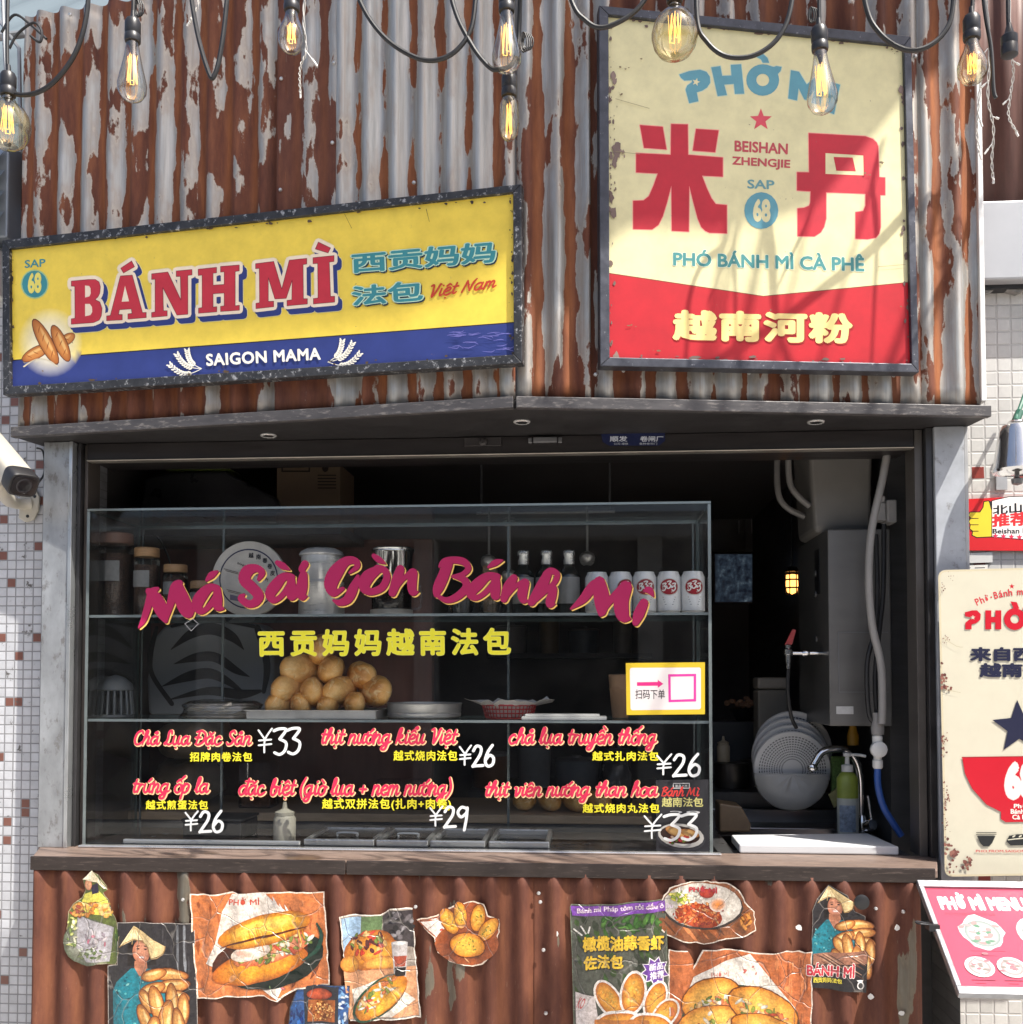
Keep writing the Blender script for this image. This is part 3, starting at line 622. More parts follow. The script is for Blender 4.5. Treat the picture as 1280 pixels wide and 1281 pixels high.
# window frame
wf = thing('serving_window', 'dark metal frame with roller shutter box around the serving window', 'window', (-.1, 0, 1.0))
def post(name, x0, x1, y0, y1, z0, z1, m): b = MB(); b.box(x0, x1, y0, y1, z0, z1); return b.build(name, m, wf, bevel=.002)
post('pillar', -1.424, -1.342, -.03, .10, 1.006, 2.2285, GALV); post('pillar_edge', -1.342, -1.331, -.036, .1, 1.006, 2.2285, mat('bright_edge', (.55, .57, .58), .3, .8, .1))
post('jamb', -1.329, -1.318, -.01, .08, 1.006, 2.2285, JAMB); post('jamb', -1.316, -1.305, .01, .09, 1.006, 2.2285, mat('brown_jamb', (.10, .085, .075), .4, .4))
post('pillar', 1.206, 1.288, -.03, .10, .9, 2.2285, mat('grey_pillar', (.36, .38, .41), .55, .15, .22, 9, bump=.25, dirt=(.22, .22, .22), dirt_at=.62)); post('pillar_edge', 1.2885, 1.300, -.026, .1, .9, 2.2285, mat('pale_edge', (.42, .42, .42), .5, .3, .2))
post('jamb', 1.185, 1.204, -.018, .08, 1.006, 2.2285, JAMB); post('jamb', 1.160, 1.1835, .004, .09, 1.006, 2.2285, mat('brown_jamb2', (.10, .090, .082), .4, .4))
post('shutter_box', -1.303, 1.158, .0, .16, 2.178, 2.2285, mat('shutter_box', (.026, .0225, .0225), .42, .3, .2, 6, (1, 10, 10)))
post('shutter_edge', -1.303, 1.158, -.006, .03, 2.1735, 2.1775, mat('shutter_edge', (.36, .33, .29), .35, .7, .2))
b = MB(); p = P(682, 550, -.012); b.box(p.x - .035, p.x + .035, -.018, -.004, p.z - .008, p.z + .008); b.box(p.x - .05, p.x - .038, -.012, -.001, p.z - .008, p.z + .008); b.box(p.x + .038, p.x + .05, -.012, -.001, p.z - .008, p.z + .008)
b.build('latch', DSTEEL, wf, bevel=.002)
b = MB(); p = P(606, 551, -.01); b.box(p.x - .06, p.x + .05, -.006, -.001, p.z - .014, p.z + .012); b.lathe([(.012, 0), (.012, .006), (.006, .008), (0, .008)], (p.x - .004, -.006, p.z - .002), 16, mx=MX.Rotation(R(90), 3, 'X')); b.build('lock_plate', mat('lock_plate', (.05, .045, .045), .4, .5), wf, bevel=.001)
pq = Pr(flat(-.004))
pq.poly([(752, 541), (832, 541), (832, 551), (824, 557), (762, 557), (754, 552)], (22, 30, 66))
for i, (st, x0, x1) in enumerate((('顺发', 763, 785), ('卷闸厂', 801, 830))): pq.box(st, x0, 545, x1, 552, (200, 205, 215), 1, bold=.02)
pq.box('公司 维修', 768, 553.2, 786, 556, (190, 195, 205), 1); pq.box('各种卷帘门', 800, 553.2, 822, 556, (190, 195, 205), 1)
pq.build('maker_plate', printmat('plate_print'), wf)

# ------------------------------------------------------------------ the room behind
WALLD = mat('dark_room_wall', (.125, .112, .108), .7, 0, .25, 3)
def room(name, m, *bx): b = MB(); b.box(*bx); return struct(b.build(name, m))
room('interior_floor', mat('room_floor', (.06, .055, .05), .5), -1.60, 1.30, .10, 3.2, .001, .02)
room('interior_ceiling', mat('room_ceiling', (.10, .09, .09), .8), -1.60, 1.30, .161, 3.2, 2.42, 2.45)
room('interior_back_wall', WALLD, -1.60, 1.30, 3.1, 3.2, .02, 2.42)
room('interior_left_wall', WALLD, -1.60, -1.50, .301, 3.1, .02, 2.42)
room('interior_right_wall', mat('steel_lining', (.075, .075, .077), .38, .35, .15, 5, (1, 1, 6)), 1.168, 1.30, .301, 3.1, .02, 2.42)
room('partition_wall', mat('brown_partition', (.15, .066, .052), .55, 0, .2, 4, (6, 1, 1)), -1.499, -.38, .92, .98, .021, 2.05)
# ------------------------------------------------------------------ the three big signs
YEL, NAVY, CREAM, RED, TEAL = (236, 207, 80), (48, 60, 122), (243, 225, 200), (196, 52, 66), (62, 140, 148)
PRM = printmat('sign_paint', .42, .14, chips=.69)
def frame(name, quad, pl, w, depth, m, parent, out=.012):
    """four mitred bars round a quad of photo points; w = widths left, top, right, bottom in photo pixels"""
    pt, n = pl; TL, TR, BR, BL = quad
    inn = [(TL[0] + w[0], TL[1] + w[1]), (TR[0] - w[2], TR[1] + w[1]), (BR[0] - w[2], BR[1] - w[3]), (BL[0] + w[0], BL[1] - w[3])]
    for i in range(4):
        j = (i + 1) % 4; b = MB()
        b.prism([P(*quad[i], pl) + n * out, P(*quad[j], pl) + n * out, P(*inn[j], pl) + n * out, P(*inn[i], pl) + n * out], n * -depth); b.build(name, m, parent, bevel=.002)
    return inn
def chips(pr, edges, n, col, L=1, s=6, dep=5):
    for _ in range(n):
        (x0, y0), (x1, y1), (ix, iy) = rnd.choice(edges); t = rnd.random(); d = abs(rnd.gauss(0, dep)); r = rnd.uniform(.3, 1) ** 2 * s
        x, y = x0 + (x1 - x0) * t + ix * d, y0 + (y1 - y0) * t + iy * d; lon = rnd.uniform(.8, 2.2)
        pr.poly([(x + r * rnd.uniform(.5, 1.2) * math.cos(q * .698) * (lon if iy else .8), y + r * rnd.uniform(.5, 1.2) * math.sin(q * .698) * (lon if ix else .8)) for q in range(9)], col, L)
def bread(pr, cx, cy, l, w, a, L=0, c0=(238, 178, 92), c1=(150, 82, 34), cuts=3, hi=(250, 214, 140)):
    pr.blob(cx, cy, l * 1.05, w * 1.12, a, c1, (92, 50, 24), L); pr.blob(cx, cy, l, w, a, c0, c1, L)
    ca, sa = math.cos(R(a)), math.sin(R(a)); pr.blob(cx - sa * -w * .3, cy - ca * w * .3, l * .66, w * .32, a, hi, c0, L)
    for i in range(cuts):
        t = (i + .5) / cuts * 1.5 - .75; x, y = cx + ca * l * t, cy + sa * l * t
        pr.stroke([(x - ca * l * .12 + sa * w * .45, y - sa * l * .12 - ca * w * .45, .4), (x, y, w * .16), (x + ca * l * .12 - sa * w * .4, y + sa * l * .12 + ca * w * .4, .4)], (168, 92, 40), L)

# yellow sign
ys = thing('shop_sign', 'yellow and navy painted sign reading BÁNH MÌ in a worn dark frame', 'sign', P(330, 480, LP(.04)))
Q = [(6, 302), (653.5, 232), (654.5, 455.5), (7, 495)]; pl = LP(.045)
inn = frame('sign_frame', Q, pl, (9, 10.5, 10.5, 11), .034, FRAME_D, ys)
pr = Pr(flat(pl)); p0 = [(12, 308), (648, 239), (649, 449), (13, 489)]
pr.poly(p0, YEL, 0); pr.poly([(12, 450.5), (648, 402.5), (649, 449), (13, 489)], NAVY, .4)
pr.stroke([(12, 450.5, 1.3), (648, 402.5, 1.3)], (40, 36, 30), .5, k=1)
# glow behind the loaves: painted halo, cream to the ground colour
n = 28; pts = [(63, 428)]; cols = [lin((246, 236, 206))]
for k, f in ((.55, .12), (.8, .45), (1.0, 1.0)):
    for j in range(n):
        q = 2 * math.pi * j / n; x, y = 63 + 41 * k * math.cos(q), 428 + 44 * k * math.sin(q)
        x = max(14.5, x); bgc = YEL if y < 450.5 - (x - 12) * .0755 else NAVY
        pts.append((x, y)); cols.append(lin(tuple(a * (1 - f) + c * f for a, c in zip((246, 236, 206), bgc))))
fs = [(0, 1 + j, 1 + (j + 1) % n) for j in range(n)] + [(1 + r * n + j, 1 + (r + 1) * n + j, 1 + (r + 1) * n + (j + 1) % n, 1 + r * n + (j + 1) % n) for r in (0, 1) for j in range(n)]
pr.mesh(pts, fs, cols, .8)
LO = dict(c0=(222, 150, 78), c1=(168, 96, 44), hi=(242, 196, 124))
bread(pr, 45, 441, 19, 7, -28, 1, **LO); bread(pr, 84, 424, 11, 6, -35, 1, cuts=1, **LO); bread(pr, 76, 429, 24, 7.5, 66, 1.2, **LO); bread(pr, 57, 427, 31, 8, 62, 1.4, cuts=4, **LO)
pr.stroke([(30, 458, 2), (45, 449, 1), (60, 450, 1.5), (72, 458, 1)], (214, 200, 170), 1)
pr.text('SAP', ((31, 325), (57, 323), (57, 333), (31, 335)), TEAL, 1, bold=.02)
pr.blob(43.6, 355, 17.4, 18.4, 0, (150, 190, 160), (170, 200, 140), 1); pr.blob(43.6, 355, 15.8, 16.8, 0, TEAL, TEAL, 1.2)
pr.text('68', ((35, 341), (52, 340), (52, 366), (35, 367)), (236, 222, 110), 1.6, bold=.05)
def zc(pts, ox, oy, s): return [(ox + x / s, oy + y / s) for x, y in pts]
A4 = lambda p: zc(p, 80, 290, 6.4)
A5 = lambda p: zc(p, 260, 280, 6.4)
LET = [
 (A4([(62, 393), (200, 380), (255, 380), (285, 400), (295, 440), (290, 490), (275, 520), (252, 540), (290, 560), (308, 610), (303, 670), (285, 705), (240, 725), (62, 738), (62, 695), (92, 690), (90, 435), (62, 433)]),
  [A4([(172, 428), (205, 432), (216, 450), (218, 490), (208, 515), (172, 525)]), A4([(172, 575), (210, 575), (228, 600), (230, 640), (215, 665), (172, 675)])]),
 (A4([(345, 710), (345, 672), (375, 668), (455, 352), (550, 345), (632, 645), (662, 643), (662, 685), (515, 697), (515, 655), (548, 652), (543, 615), (448, 622), (440, 660), (470, 660), (470, 703)]), [A4([(492, 430), (465, 558), (525, 555)])]),
 (A4([(458, 290), (545, 232), (568, 278), (480, 328)]), []),
 (A4([(705, 335), (835, 320), (940, 545), (935, 355), (902, 357), (902, 312), (1028, 300), (1028, 343), (995, 348), (995, 658), (908, 665), (795, 445), (800, 630), (830, 630), (830, 672), (705, 683), (705, 645), (733, 640), (733, 378), (705, 380)]), []),
 ([(248.4, 336.6), (271.4, 334.2), (271.4, 341), (267, 341.5), (267, 356.6), (281, 355.6), (281, 339.8), (276.4, 340.2), (276.4, 333.1), (299.8, 331.3), (299.8, 338.6), (294.7, 339.4), (294.7, 382.3), (300, 381.6), (300, 387.8), (276.4, 389.4), (276.4, 383.1), (281, 382.3), (281, 366.3), (267, 367.2), (267, 383.9), (271.7, 383.4), (271.7, 389.8), (248.8, 391.6), (248.8, 385.3), (253.4, 384.5), (253.4, 343.9), (248.4, 344.4)], []),
 (A5([(385, 318), (530, 300), (595, 520), (655, 290), (795, 275), (795, 320), (765, 325), (768, 598), (800, 598), (800, 640), (637, 655), (637, 612), (675, 607), (678, 450), (630, 595), (540, 600), (487, 430), (487, 620), (530, 618), (530, 662), (388, 678), (388, 635), (417, 630), (415, 355), (385, 358)]), []),
 (A5([(845, 270), (1013, 253), (1013, 300), (975, 305), (985, 580), (1018, 578), (1018, 625), (848, 640), (848, 597), (885, 592), (882, 315), (845, 318)]), []),
 (A5([(888, 145), (985, 192), (965, 232), (863, 200)]), [])]
def fat(pr, pts, w, col, L, off=(0, 0)):
    pr.poly([(x + off[0], y + off[1]) for x, y in pts], col, L)
    pr.stroke([(x, y) for x, y in pts], col, L, w=w, closed=True, k=1, off=off)
for pts, hl in LET: fat(pr, pts, 11.0, (238, 226, 150), 1.0, (4.8, 6.2))
for pts, hl in LET: fat(pr, pts, 10.6, (238, 226, 170), 1.0)
for pts, hl in LET:
    for k in (1.0, .5): fat(pr, pts, 8.6, NAVY, 1.6, (5.2 * k, 6.6 * k))
for pts, hl in LET: fat(pr, pts, 8.6, CREAM, 2.4)
for pts, hl in LET: pr.poly(pts, RED, 3.2, hl); pr.stroke(pts, (120, 34, 48), 3.4, w=.7, closed=True, k=1)
for st, q, in (('西贡妈妈', ((440, 317), (620, 301), (621, 328), (441, 342))), ('法包', ((440, 358), (529, 350), (530, 376), (441, 383)))):
    pr.text(st, q, (36, 54, 66), 1, bold=.03, grow=.03, off=(1.6, 2)); pr.text(st, q, (196, 226, 200), 1.5, bold=.03, grow=.04); pr.text(st, q, TEAL, 2, bold=.03)
pr.script('Việt Nam', ((533, 356), (618, 344), (620, 362), (535, 376)), (186, 60, 40), 1, w=.19, shear=.35)
pr.text('SAIGON MAMA', ((258, 442.5), (401.5, 434.5), (402, 450), (259, 458)), (238, 234, 220), 1, bold=.035, space=1.08)
for bx_, by_, sg in ((253, 461, -1), (411, 453, 1)):
    for ex, ey, bow in ((40, -8 - 3 * sg, 9), (31, -21 - 3 * sg, 6), (18, -25 - 2 * sg, 5)):
        L_ = math.hypot(ex, ey); nx, ny = -ey / L_, ex / L_
        pts = [(bx_ + sg * (ex * t + nx * bow * math.sin(math.pi * t)), by_ + ey * t + ny * bow * math.sin(math.pi * t) - 0) for t in (0, .25, .5, .75, 1)]
        pr.stroke([(x, y, .9) for x, y in pts], (232, 228, 212), 1, k=3)
        sp = smoothpts(pts, 3)
        for i in range(4, len(sp)):
            (x, y), (xp, yp) = sp[i], sp[i - 1]; an = math.degrees(math.atan2(y - yp, x - xp))
            for e in (-1, 1):
                aa = an + 32 * e; pr.blob(x + 2.2 * math.cos(R(an + 70 * e)), y + 2.2 * math.sin(R(an + 70 * e)), 2.5, 1.05, aa, (242, 238, 224), (234, 228, 208), 1.2, n=8)
ED = [((12, 312), (645, 245), (0, 1)), ((15, 482), (645, 444), (0, -1)), ((15, 315), (13.5, 482), (1, 0)), ((642, 246), (643, 444), (-1, 0))]
chips(pr, ED, 60, (92, 74, 52), 2.2, 3.0, 2.5); chips(pr, ED, 26, (56, 46, 40), 2.4, 3.2, 2)
for _ in range(26): x, y = rnd.uniform(560, 640), rnd.uniform(415, 440); pr.stroke([(x, y, .3), (x + rnd.uniform(3, 12), y + rnd.uniform(-2, 2), .9), (x + rnd.uniform(12, 18), y + rnd.uniform(-3, 3), .3)], (112, 110, 178), 1.8, k=2)
pr.stroke([(432, 268, .4), (441, 286, .5)], (120, 96, 40), 2, k=1); pr.stroke([(534, 262, .7), (538, 278, .4)], (92, 76, 50), 2, k=1)
pr.build('sign_panel', PRM, ys)
b = MB(); b.prism([P(x, y, pl) - NL * .003 for x, y in p0], -NL * .012); b.build('backing', BLACKM, ys)

# cream sign
cs = thing('shop_sign', 'cream and red painted sign with large red characters 米丹 in a dark steel frame', 'sign', P(945, 460, RP(.05)))
Q = [(748.5, 9.5), (1137.5, 48), (1147.5, 467), (750, 459)]; pl = RP(.05)
frame('sign_frame', Q, pl, (12, 11.5, 9, 11), .04, mat('cream_frame', (.065, .068, .082), .45, .6, .3, 30, dirt=(.45, .45, .47), dirt_at=.66, bump=.2), cs)
CRM, CRED, CTEAL = (222, 213, 166), (182, 27, 38), (92, 152, 168)
pr = Pr(flat(pl)); p0 = [(756, 17), (1131, 55), (1141, 460), (757, 453)]
pr.poly(p0, CRM, 0); pr.poly([(756.5, 340.5), (955, 370), (1139, 352.5), (1141, 460), (757, 453)], CRED, .4)
pr.stroke([(757, 340.5, 1), (955, 370, 1), (1138, 352.5, 1)], (120, 60, 40), .6, k=1)
Z6 = lambda p: zc(p, 780, 140, 3.765)
MI = [Z6([(78, 60), (185, 68), (203, 175), (97, 167)]), Z6([(342, 78), (448, 85), (432, 188), (327, 180)]),
      Z6([(225, 55), (303, 57), (305, 200), (468, 213), (468, 303), (370, 298), (392, 355), (415, 405), (435, 432), (487, 437), (487, 570), (405, 567), (385, 558), (367, 540), (350, 500), (330, 425), (310, 345), (308, 562), (228, 558), (226, 345), (205, 425), (185, 490), (165, 530), (135, 552), (46, 550), (46, 417), (95, 415), (120, 395), (142, 345), (162, 288), (60, 283), (60, 192), (223, 200)])]
DAN = Z6([(873, 98), (1140, 113), (1175, 125), (1193, 142), (1200, 160), (1205, 305), (1233, 307), (1233, 390), (1210, 390), (1212, 540), (1205, 570), (1190, 590), (1150, 598), (1093, 595), (1093, 470), (1130, 465), (1140, 440), (1140, 384), (955, 377), (955, 500), (945, 540), (930, 565), (900, 585), (820, 583), (820, 453), (850, 450), (875, 440), (880, 425), (882, 372), (818, 368), (818, 282), (875, 283)])
DH = Z6([(952, 192), (1130, 203), (1132, 297), (952, 290)])
for q in MI + [DAN]: pr.stroke(q, (236, 150, 140), .8, w=2.0, closed=True, k=1)
for q in MI: pr.poly(q, (188, 30, 48), 1.2)
pr.poly(DAN, (188, 30, 48), 1.2, [DH]); pr.poly(Z6([(990, 210), (1080, 213), (1095, 278), (1003, 275)]), (188, 30, 48), 1.2)
Z7 = lambda p: zc(p, 840, 60, 5.818)
PHO = [Z7([(57, 190), (130, 165), (210, 155), (255, 170), (280, 205), (283, 250), (260, 285), (225, 308), (185, 320), (197, 385), (130, 400), (103, 300), (115, 270), (150, 245), (150, 232), (95, 235), (70, 215)]),
       Z7([(290, 138), (357, 128), (370, 200), (437, 197), (432, 120), (508, 115), (530, 330), (462, 332), (455, 258), (385, 264), (405, 340), (337, 348)]),
       Z7([(700, 122), (745, 135), (765, 128), (803, 135), (795, 165), (768, 195), (735, 190)]),
       Z7([(617, 62), (632, 30), (670, 42), (700, 70), (712, 105), (665, 105), (652, 80)]),
       Z7([(870, 158), (930, 170), (985, 262), (1062, 200), (1130, 215), (1085, 412), (1020, 395), (1042, 305), (985, 375), (968, 372), (926, 290), (915, 380), (850, 365)]),
       Z7([(1165, 245), (1228, 265), (1185, 480), (1115, 455)])]
for q in PHO: pr.stroke(q, (186, 206, 190), .8, w=1.6, closed=True, k=1); pr.poly(q, CTEAL, 1.2)
cxo, cyo = 840 + 665 / 5.818, 60 + 230 / 5.818
ring = lambda r: [(cxo + r * math.cos(q * .2618), cyo + r * .96 * math.sin(q * .2618)) for q in range(24)]
pr.poly(ring(20.6), CTEAL, 1.4, [ring(8)])
pr.star(840 + 180 / 5.818, 60 + 245 / 5.818, 5.2, CRM, 2, rot=-75)
pr.star(952, 149.5, 14.4, (214, 72, 88), 1)
BR = (186, 70, 78)
pr.text('BEISHAN', ((919, 175), (986, 179), (985.5, 193), (919, 189)), BR, 1, bold=.032); pr.text('ZHENGJIE', ((916, 195), (989, 199.5), (988.5, 213), (916, 208.5)), BR, 1, bold=.032)
pr.text('SAP', ((935, 224), (969, 225), (969, 236.5), (935, 235.5)), (100, 150, 156), 1, bold=.025)
pr.blob(952.5, 263, 21.3, 23, 0, CTEAL, CTEAL, 1); pr.text('68', ((942, 248), (964, 248.5), (964, 278), (942, 277)), CRM, 1.6, bold=.05)
pr.text('PHÓ BÁNH MÌ CÀ PHÊ', ((842, 311), (1081, 317.5), (1081.5, 339.5), (842, 332)), (226, 232, 205), .9, bold=.035, grow=.035); pr.text('PHÓ BÁNH MÌ CÀ PHÊ', ((842, 311), (1081, 317.5), (1081.5, 339.5), (842, 332)), (70, 138, 138), 1.2, bold=.035)
pr.text('越南河粉', ((841, 387), (1067, 391), (1067, 430), (841, 425.5)), (150, 40, 30), 1, bold=.045, grow=.015, space=1.1, off=(1.2, 1.2)); pr.text('越南河粉', ((841, 387), (1067, 391), (1067, 430), (841, 425.5)), (240, 214, 140), 1.6, bold=.05, space=1.1)
ED = [((762, 25), (763, 450), (1, 0)), ((762, 60), (763, 240), (1, 0)), ((1128, 60), (1138, 453), (-1, 0)), ((770, 22), (1120, 56), (0, 1)), ((770, 449), (1130, 456), (0, -1))]
chips(pr, ED, 110, (112, 92, 84), 2.2, 3.8, 3.2)
for x, y, s_ in ((764, 92, 5), (765, 100, 4), (766, 180, 6), (770, 186, 7), (775, 188, 4), (764, 196, 6), (763, 262, 5), (1126, 112, 5), (1128, 122, 5), (1133, 232, 4), (766, 445, 5)): chips(pr, [((x, y), (x + 3, y + 8), (1, 0))], 5, rnd.choice([(120, 100, 92), (140, 118, 108)]), 2.3, s_, 2)
for x, y in ((772, 115), (775, 82), (800, 72), (790, 452), (1115, 62), (1095, 200), (1080, 215), (785, 405), (812, 435), (1122, 380)): chips(pr, [((x, y), (x + 12, y + 3), (0, 1))], 4, (120, 98, 70), 2, 1.8, 2)
for q in ([(770, 124), (812, 136)], [(770, 190), (800, 193)], [(1098, 334), (1132, 331)]): pr.stroke([(x, y, .6) for x, y in q], (150, 138, 104), 2, k=1)
pr.build('sign_panel', PRM, cs)
b = MB(); b.prism([P(x, y, pl) - NR * .003 for x, y in p0], -NR * .012); b.build('backing', BLACKM, cs)

# cream plate on the right
YP2 = -.09; rs = thing('metal_sign', 'cream enamel metal plate with a red bowl and navy star, rust chipped edge', 'sign', P(1272, 1095, YP2))
pr = Pr(flat(YP2)); PC, PR_, PN = (199, 194, 174), (186, 28, 44), (38, 40, 62)
def rrect(TL, TR, BR, BL, r=9):
    out = []; qs = [TL, TR, BR, BL]
    for i in range(4):
        c = V(qs[i]); a = (V(qs[i - 1]) - c).normalized(); d = (V(qs[(i + 1) % 4]) - c).normalized()
        for t in range(6):
            t /= 5; p = c + a * r * (1 - t) ** 2 + d * r * t ** 2; out.append((p.x, p.y))
    return out
OUT = rrect((1175, 714), (1372, 709), (1388, 1092), (1183.5, 1095))
pr.poly(OUT, PC, 0); pr.stroke(OUT, (196, 186, 158), .3, w=2.6, closed=True, k=1)
pr.star(1266, 733, 3.6, PR_, 1)
for i, ch in enumerate('Phở·Bánh mì·Cà phê'):
    a = -25 + i * 2.55; 
    if ch == ' ': continue
    cx, cy = 1281 + 133 * math.sin(R(a)), 877 - 133 * math.cos(R(a)); ca, sa = math.cos(R(a)), math.sin(R(a)); h = 9 if ch in 'PhBáởìCàê' else 6.2; w = 7.4 if ch == 'm' else (2.2 if ch in '·ì' else 4.9); h = 2.2 if ch == '·' else h
    q = [(cx - w / 2, cy - h), (cx + w / 2, cy - h), (cx + w / 2, cy), (cx - w / 2, cy)]
    if ch == '·': q = [(x, y - 2.5) for x, y in q]
    pr.text(ch, [(cx + (x - cx) * ca - (y - cy) * sa, cy + (x - cx) * sa + (y - cy) * ca) for x, y in q], (196, 60, 66), 1, bold=.02)
Z8 = lambda p: zc(p, 880, 760, 3.2)
pr.poly(Z8([(1046, 18), (1075, 10), (1095, 10), (1110, 25), (1108, 48), (1090, 62), (1073, 66), (1073, 86), (1048, 86), (1048, 60), (1062, 48), (1078, 40), (1048, 34)]), PR_, 1); pr.star(1217, 772, 3.2, PC, 2)
pr.poly(Z8([(1128, 10), (1152, 10), (1152, 36), (1168, 36), (1168, 10), (1192, 10), (1192, 86), (1168, 86), (1168, 58), (1152, 58), (1152, 86), (1128, 86)]), PR_, 1)
ro = lambda r: [(1269.5 + r * math.cos(q * .2618), 774 + r * math.sin(q * .2618)) for q in range(24)]
pr.poly(ro(13.6), PR_, 1, [ro(5.5)]); pr.poly([(1264, 752), (1272, 753), (1275, 761), (1268, 761)], PR_, 1.2); pr.poly([(1279, 760), (1287, 758), (1287, 764), (1281, 768)], PR_, 1.1)
pr.box('MÌ', 1298, 752, 1346, 787, PR_, 1, bold=.06)
pr.box('来自西贡的', 1213, 809, 1346, 827, PN, 1, bold=.045); pr.box('越南河粉', 1225, 829, 1334, 847, PN, 1, bold=.045)
pr.star(1274, 909, 34, PN, 1, k=.43, rot=-93)
bo = [(1203.5, 947), (1350, 945), (1345, 968), (1332, 992), (1308, 1010), (1302, 1012), (1303, 1027), (1258, 1028), (1252, 1024), (1252, 1015), (1234, 1006), (1216, 986), (1207, 967)]
pr.poly(bo, PR_, 1); pr.stroke(bo[:2], (150, 30, 40), 1.2, w=1.2, k=1)
pr.box('68', 1257, 953, 1297, 999, (240, 205, 200), 1.6, bold=.05, grow=.03); pr.box('68', 1257, 953, 1297, 999, (250, 240, 230), 2, bold=.05)
for st, x0, x1, y in (('Phở', 1268, 1284, 1005), ('Bánh Mì', 1264, 1292, 1012), ('Cà Phê', 1266, 1291, 1019)): pr.box(st, x0, y - .5, x1, y + 5.5, (244, 224, 214), 2, bold=.03)
IC = (36, 38, 40)
pr.poly([(1222, 1045), (1245, 1045), (1241, 1054), (1237, 1058), (1230, 1058), (1226, 1054)], IC, 1)
for y in (1041, 1043): pr.stroke([(1221, y, .8), (1246, y, .8)], IC, 1, k=1)
pr.poly([(1259, 1052), (1262, 1045), (1272, 1043), (1296, 1043), (1302, 1047), (1301, 1056), (1264, 1057)], IC, 1); pr.stroke([(1261, 1050, 1.2), (1280, 1048, 1.4), (1300, 1050, 1.2)], PC, 1.5, k=2)
for i in range(4): pr.blob(1268 + i * 8, 1045.5, 2.4, 1, -30, PC, PC, 1.6, n=8)
pr.box('PHO.FROM.SAIGON·BEISHAN ZHENGJIE', 1220.5, 1062.5, 1346, 1066.5, (186, 74, 76), 1, bold=.02)
for (x0, y0, n_, s_) in ((1178, 850, 14, 2.6), (1184, 860, 10, 2.2), (1180, 930, 26, 1.8), (1184, 1056, 10, 2.4), (1193, 1066, 10, 4.0), (1210, 1079, 12, 3.6), (1212, 1076, 8, 2), (1189, 1089, 6, 2.0), (1179, 735, 8, 1.2), (1190, 722, 6, .9), (1181, 800, 10, 1.2), (1182, 1000, 22, 1.6), (1183, 1030, 10, 1.4)):
    for _ in range(n_):
        x, y = max(1178, x0 + rnd.gauss(0, 3.0)), y0 + rnd.gauss(0, 8 if n_ > 12 else 4); r = s_ * rnd.uniform(.4, 1)
        pr.poly([(x + r * rnd.uniform(.6, 1.2) * math.cos(q * .785), y + r * rnd.uniform(.6, 1.2) * math.sin(q * .785)) for q in range(8)], rnd.choice([(118, 74, 66), (96, 60, 56), (140, 96, 84)]), 2.5)
for q in ([(1180, 798), (1196, 808), (1204, 809)], [(1182, 862), (1201, 866)]): pr.stroke([(x, y, .5) for x, y in q], (170, 160, 130), 1.5, k=2)
pr.build('plate_face', printmat('enamel', .3, .05), rs)
b = MB(); b.prism([P(x, y, YP2 + .0015) for x, y in OUT], (0, .006, 0)); b.build('plate', mat('plate_back', (.25, .2, .17), .5, .3), rs)
p = P(1185, 1000, YP2)
for zz in (-.0, .5): b = MB(); b.box(1.32, 1.62, YP2 + .009, .058, p.z + zz - .02, p.z + zz + .02); b.build('bracket', BLACKM, rs)

# small red recommendation sign
rd = thing('recommendation_sign', 'small red sign with a yellow thumbs up hand below the steel lamp', 'sign', P(1260, 690, .045))
pr = Pr(flat(.045)); pr.poly([(1205, 624), (1352, 617), (1354, 689), (1206, 688)], (206, 42, 46), 0)
OL = (34, 30, 26)
hand = [(1231, 627), (1237, 626), (1241, 632), (1243, 644), (1243, 671), (1222, 672), (1216, 669), (1217, 664), (1213, 661), (1214, 656), (1212, 652), (1214, 647), (1211, 644), (1214, 640), (1226, 640), (1230, 634)]
pr.poly(hand, (232, 204, 60), 1); pr.stroke(hand, OL, 1.3, w=1.2, closed=True, k=1); pr.poly([(1237, 626), (1247, 628), (1248, 641), (1240, 637)], (40, 42, 50), 1.2)
for y in (648, 656, 664): pr.stroke([(1214, y, 1), (1224, y, 1)], OL, 1.5, k=1)
pr.poly([(1241, 626), (1262, 621), (1340, 618), (1342, 670), (1300, 676), (1241, 671)], (246, 240, 236), .8); pr.stroke([(1241, 626), (1262, 621), (1340, 618), (1342, 670), (1300, 676), (1241, 671)], OL, .9, w=1, closed=True, k=1)
pr.text('北山街坊圈', ((1242, 632), (1336, 621), (1337, 636), (1242, 644)), (30, 32, 38), 1.3, bold=.03); pr.text('推荐好店', ((1241, 643), (1330, 635), (1331, 655), (1241, 659)), (214, 52, 56), 1.3, bold=.04)
pr.text('Beishan Local Good', ((1242, 661), (1332, 658), (1332, 667), (1242, 667)), (30, 30, 36), 1.3, bold=.02)
for i in range(5): pr.star(1245.5 + i * 10, 670 + i * .5, 4, (214, 60, 90), 1.6)
pr.build('sign_face', printmat('red_print', .3, .04), rd)
b = MB(); b.prism([P(x, y, .0465) for x, y in ((1205, 624), (1352, 617), (1354, 689), (1206, 688))], (0, .011, 0)); b.build('board', mat('red_board', (.5, .03, .03), .4), rd)
b = MB(); b.prism([P(x, y, .05) for x, y in ((1206, 692), (1242, 690), (1242, 703), (1206, 704))], (0, .008, 0)); tag(b.build('blank_plate', mat('white_plate', (.6, .6, .58), .5, 0, .08), None, P(1224, 703, .05)), 'small blank white plate under the red recommendation sign', 'plate')
pn = Pr(flat(.05)); pn.poly([(1206, 707), (1236, 706), (1236, 728), (1206, 728)], (226, 224, 216), 0)
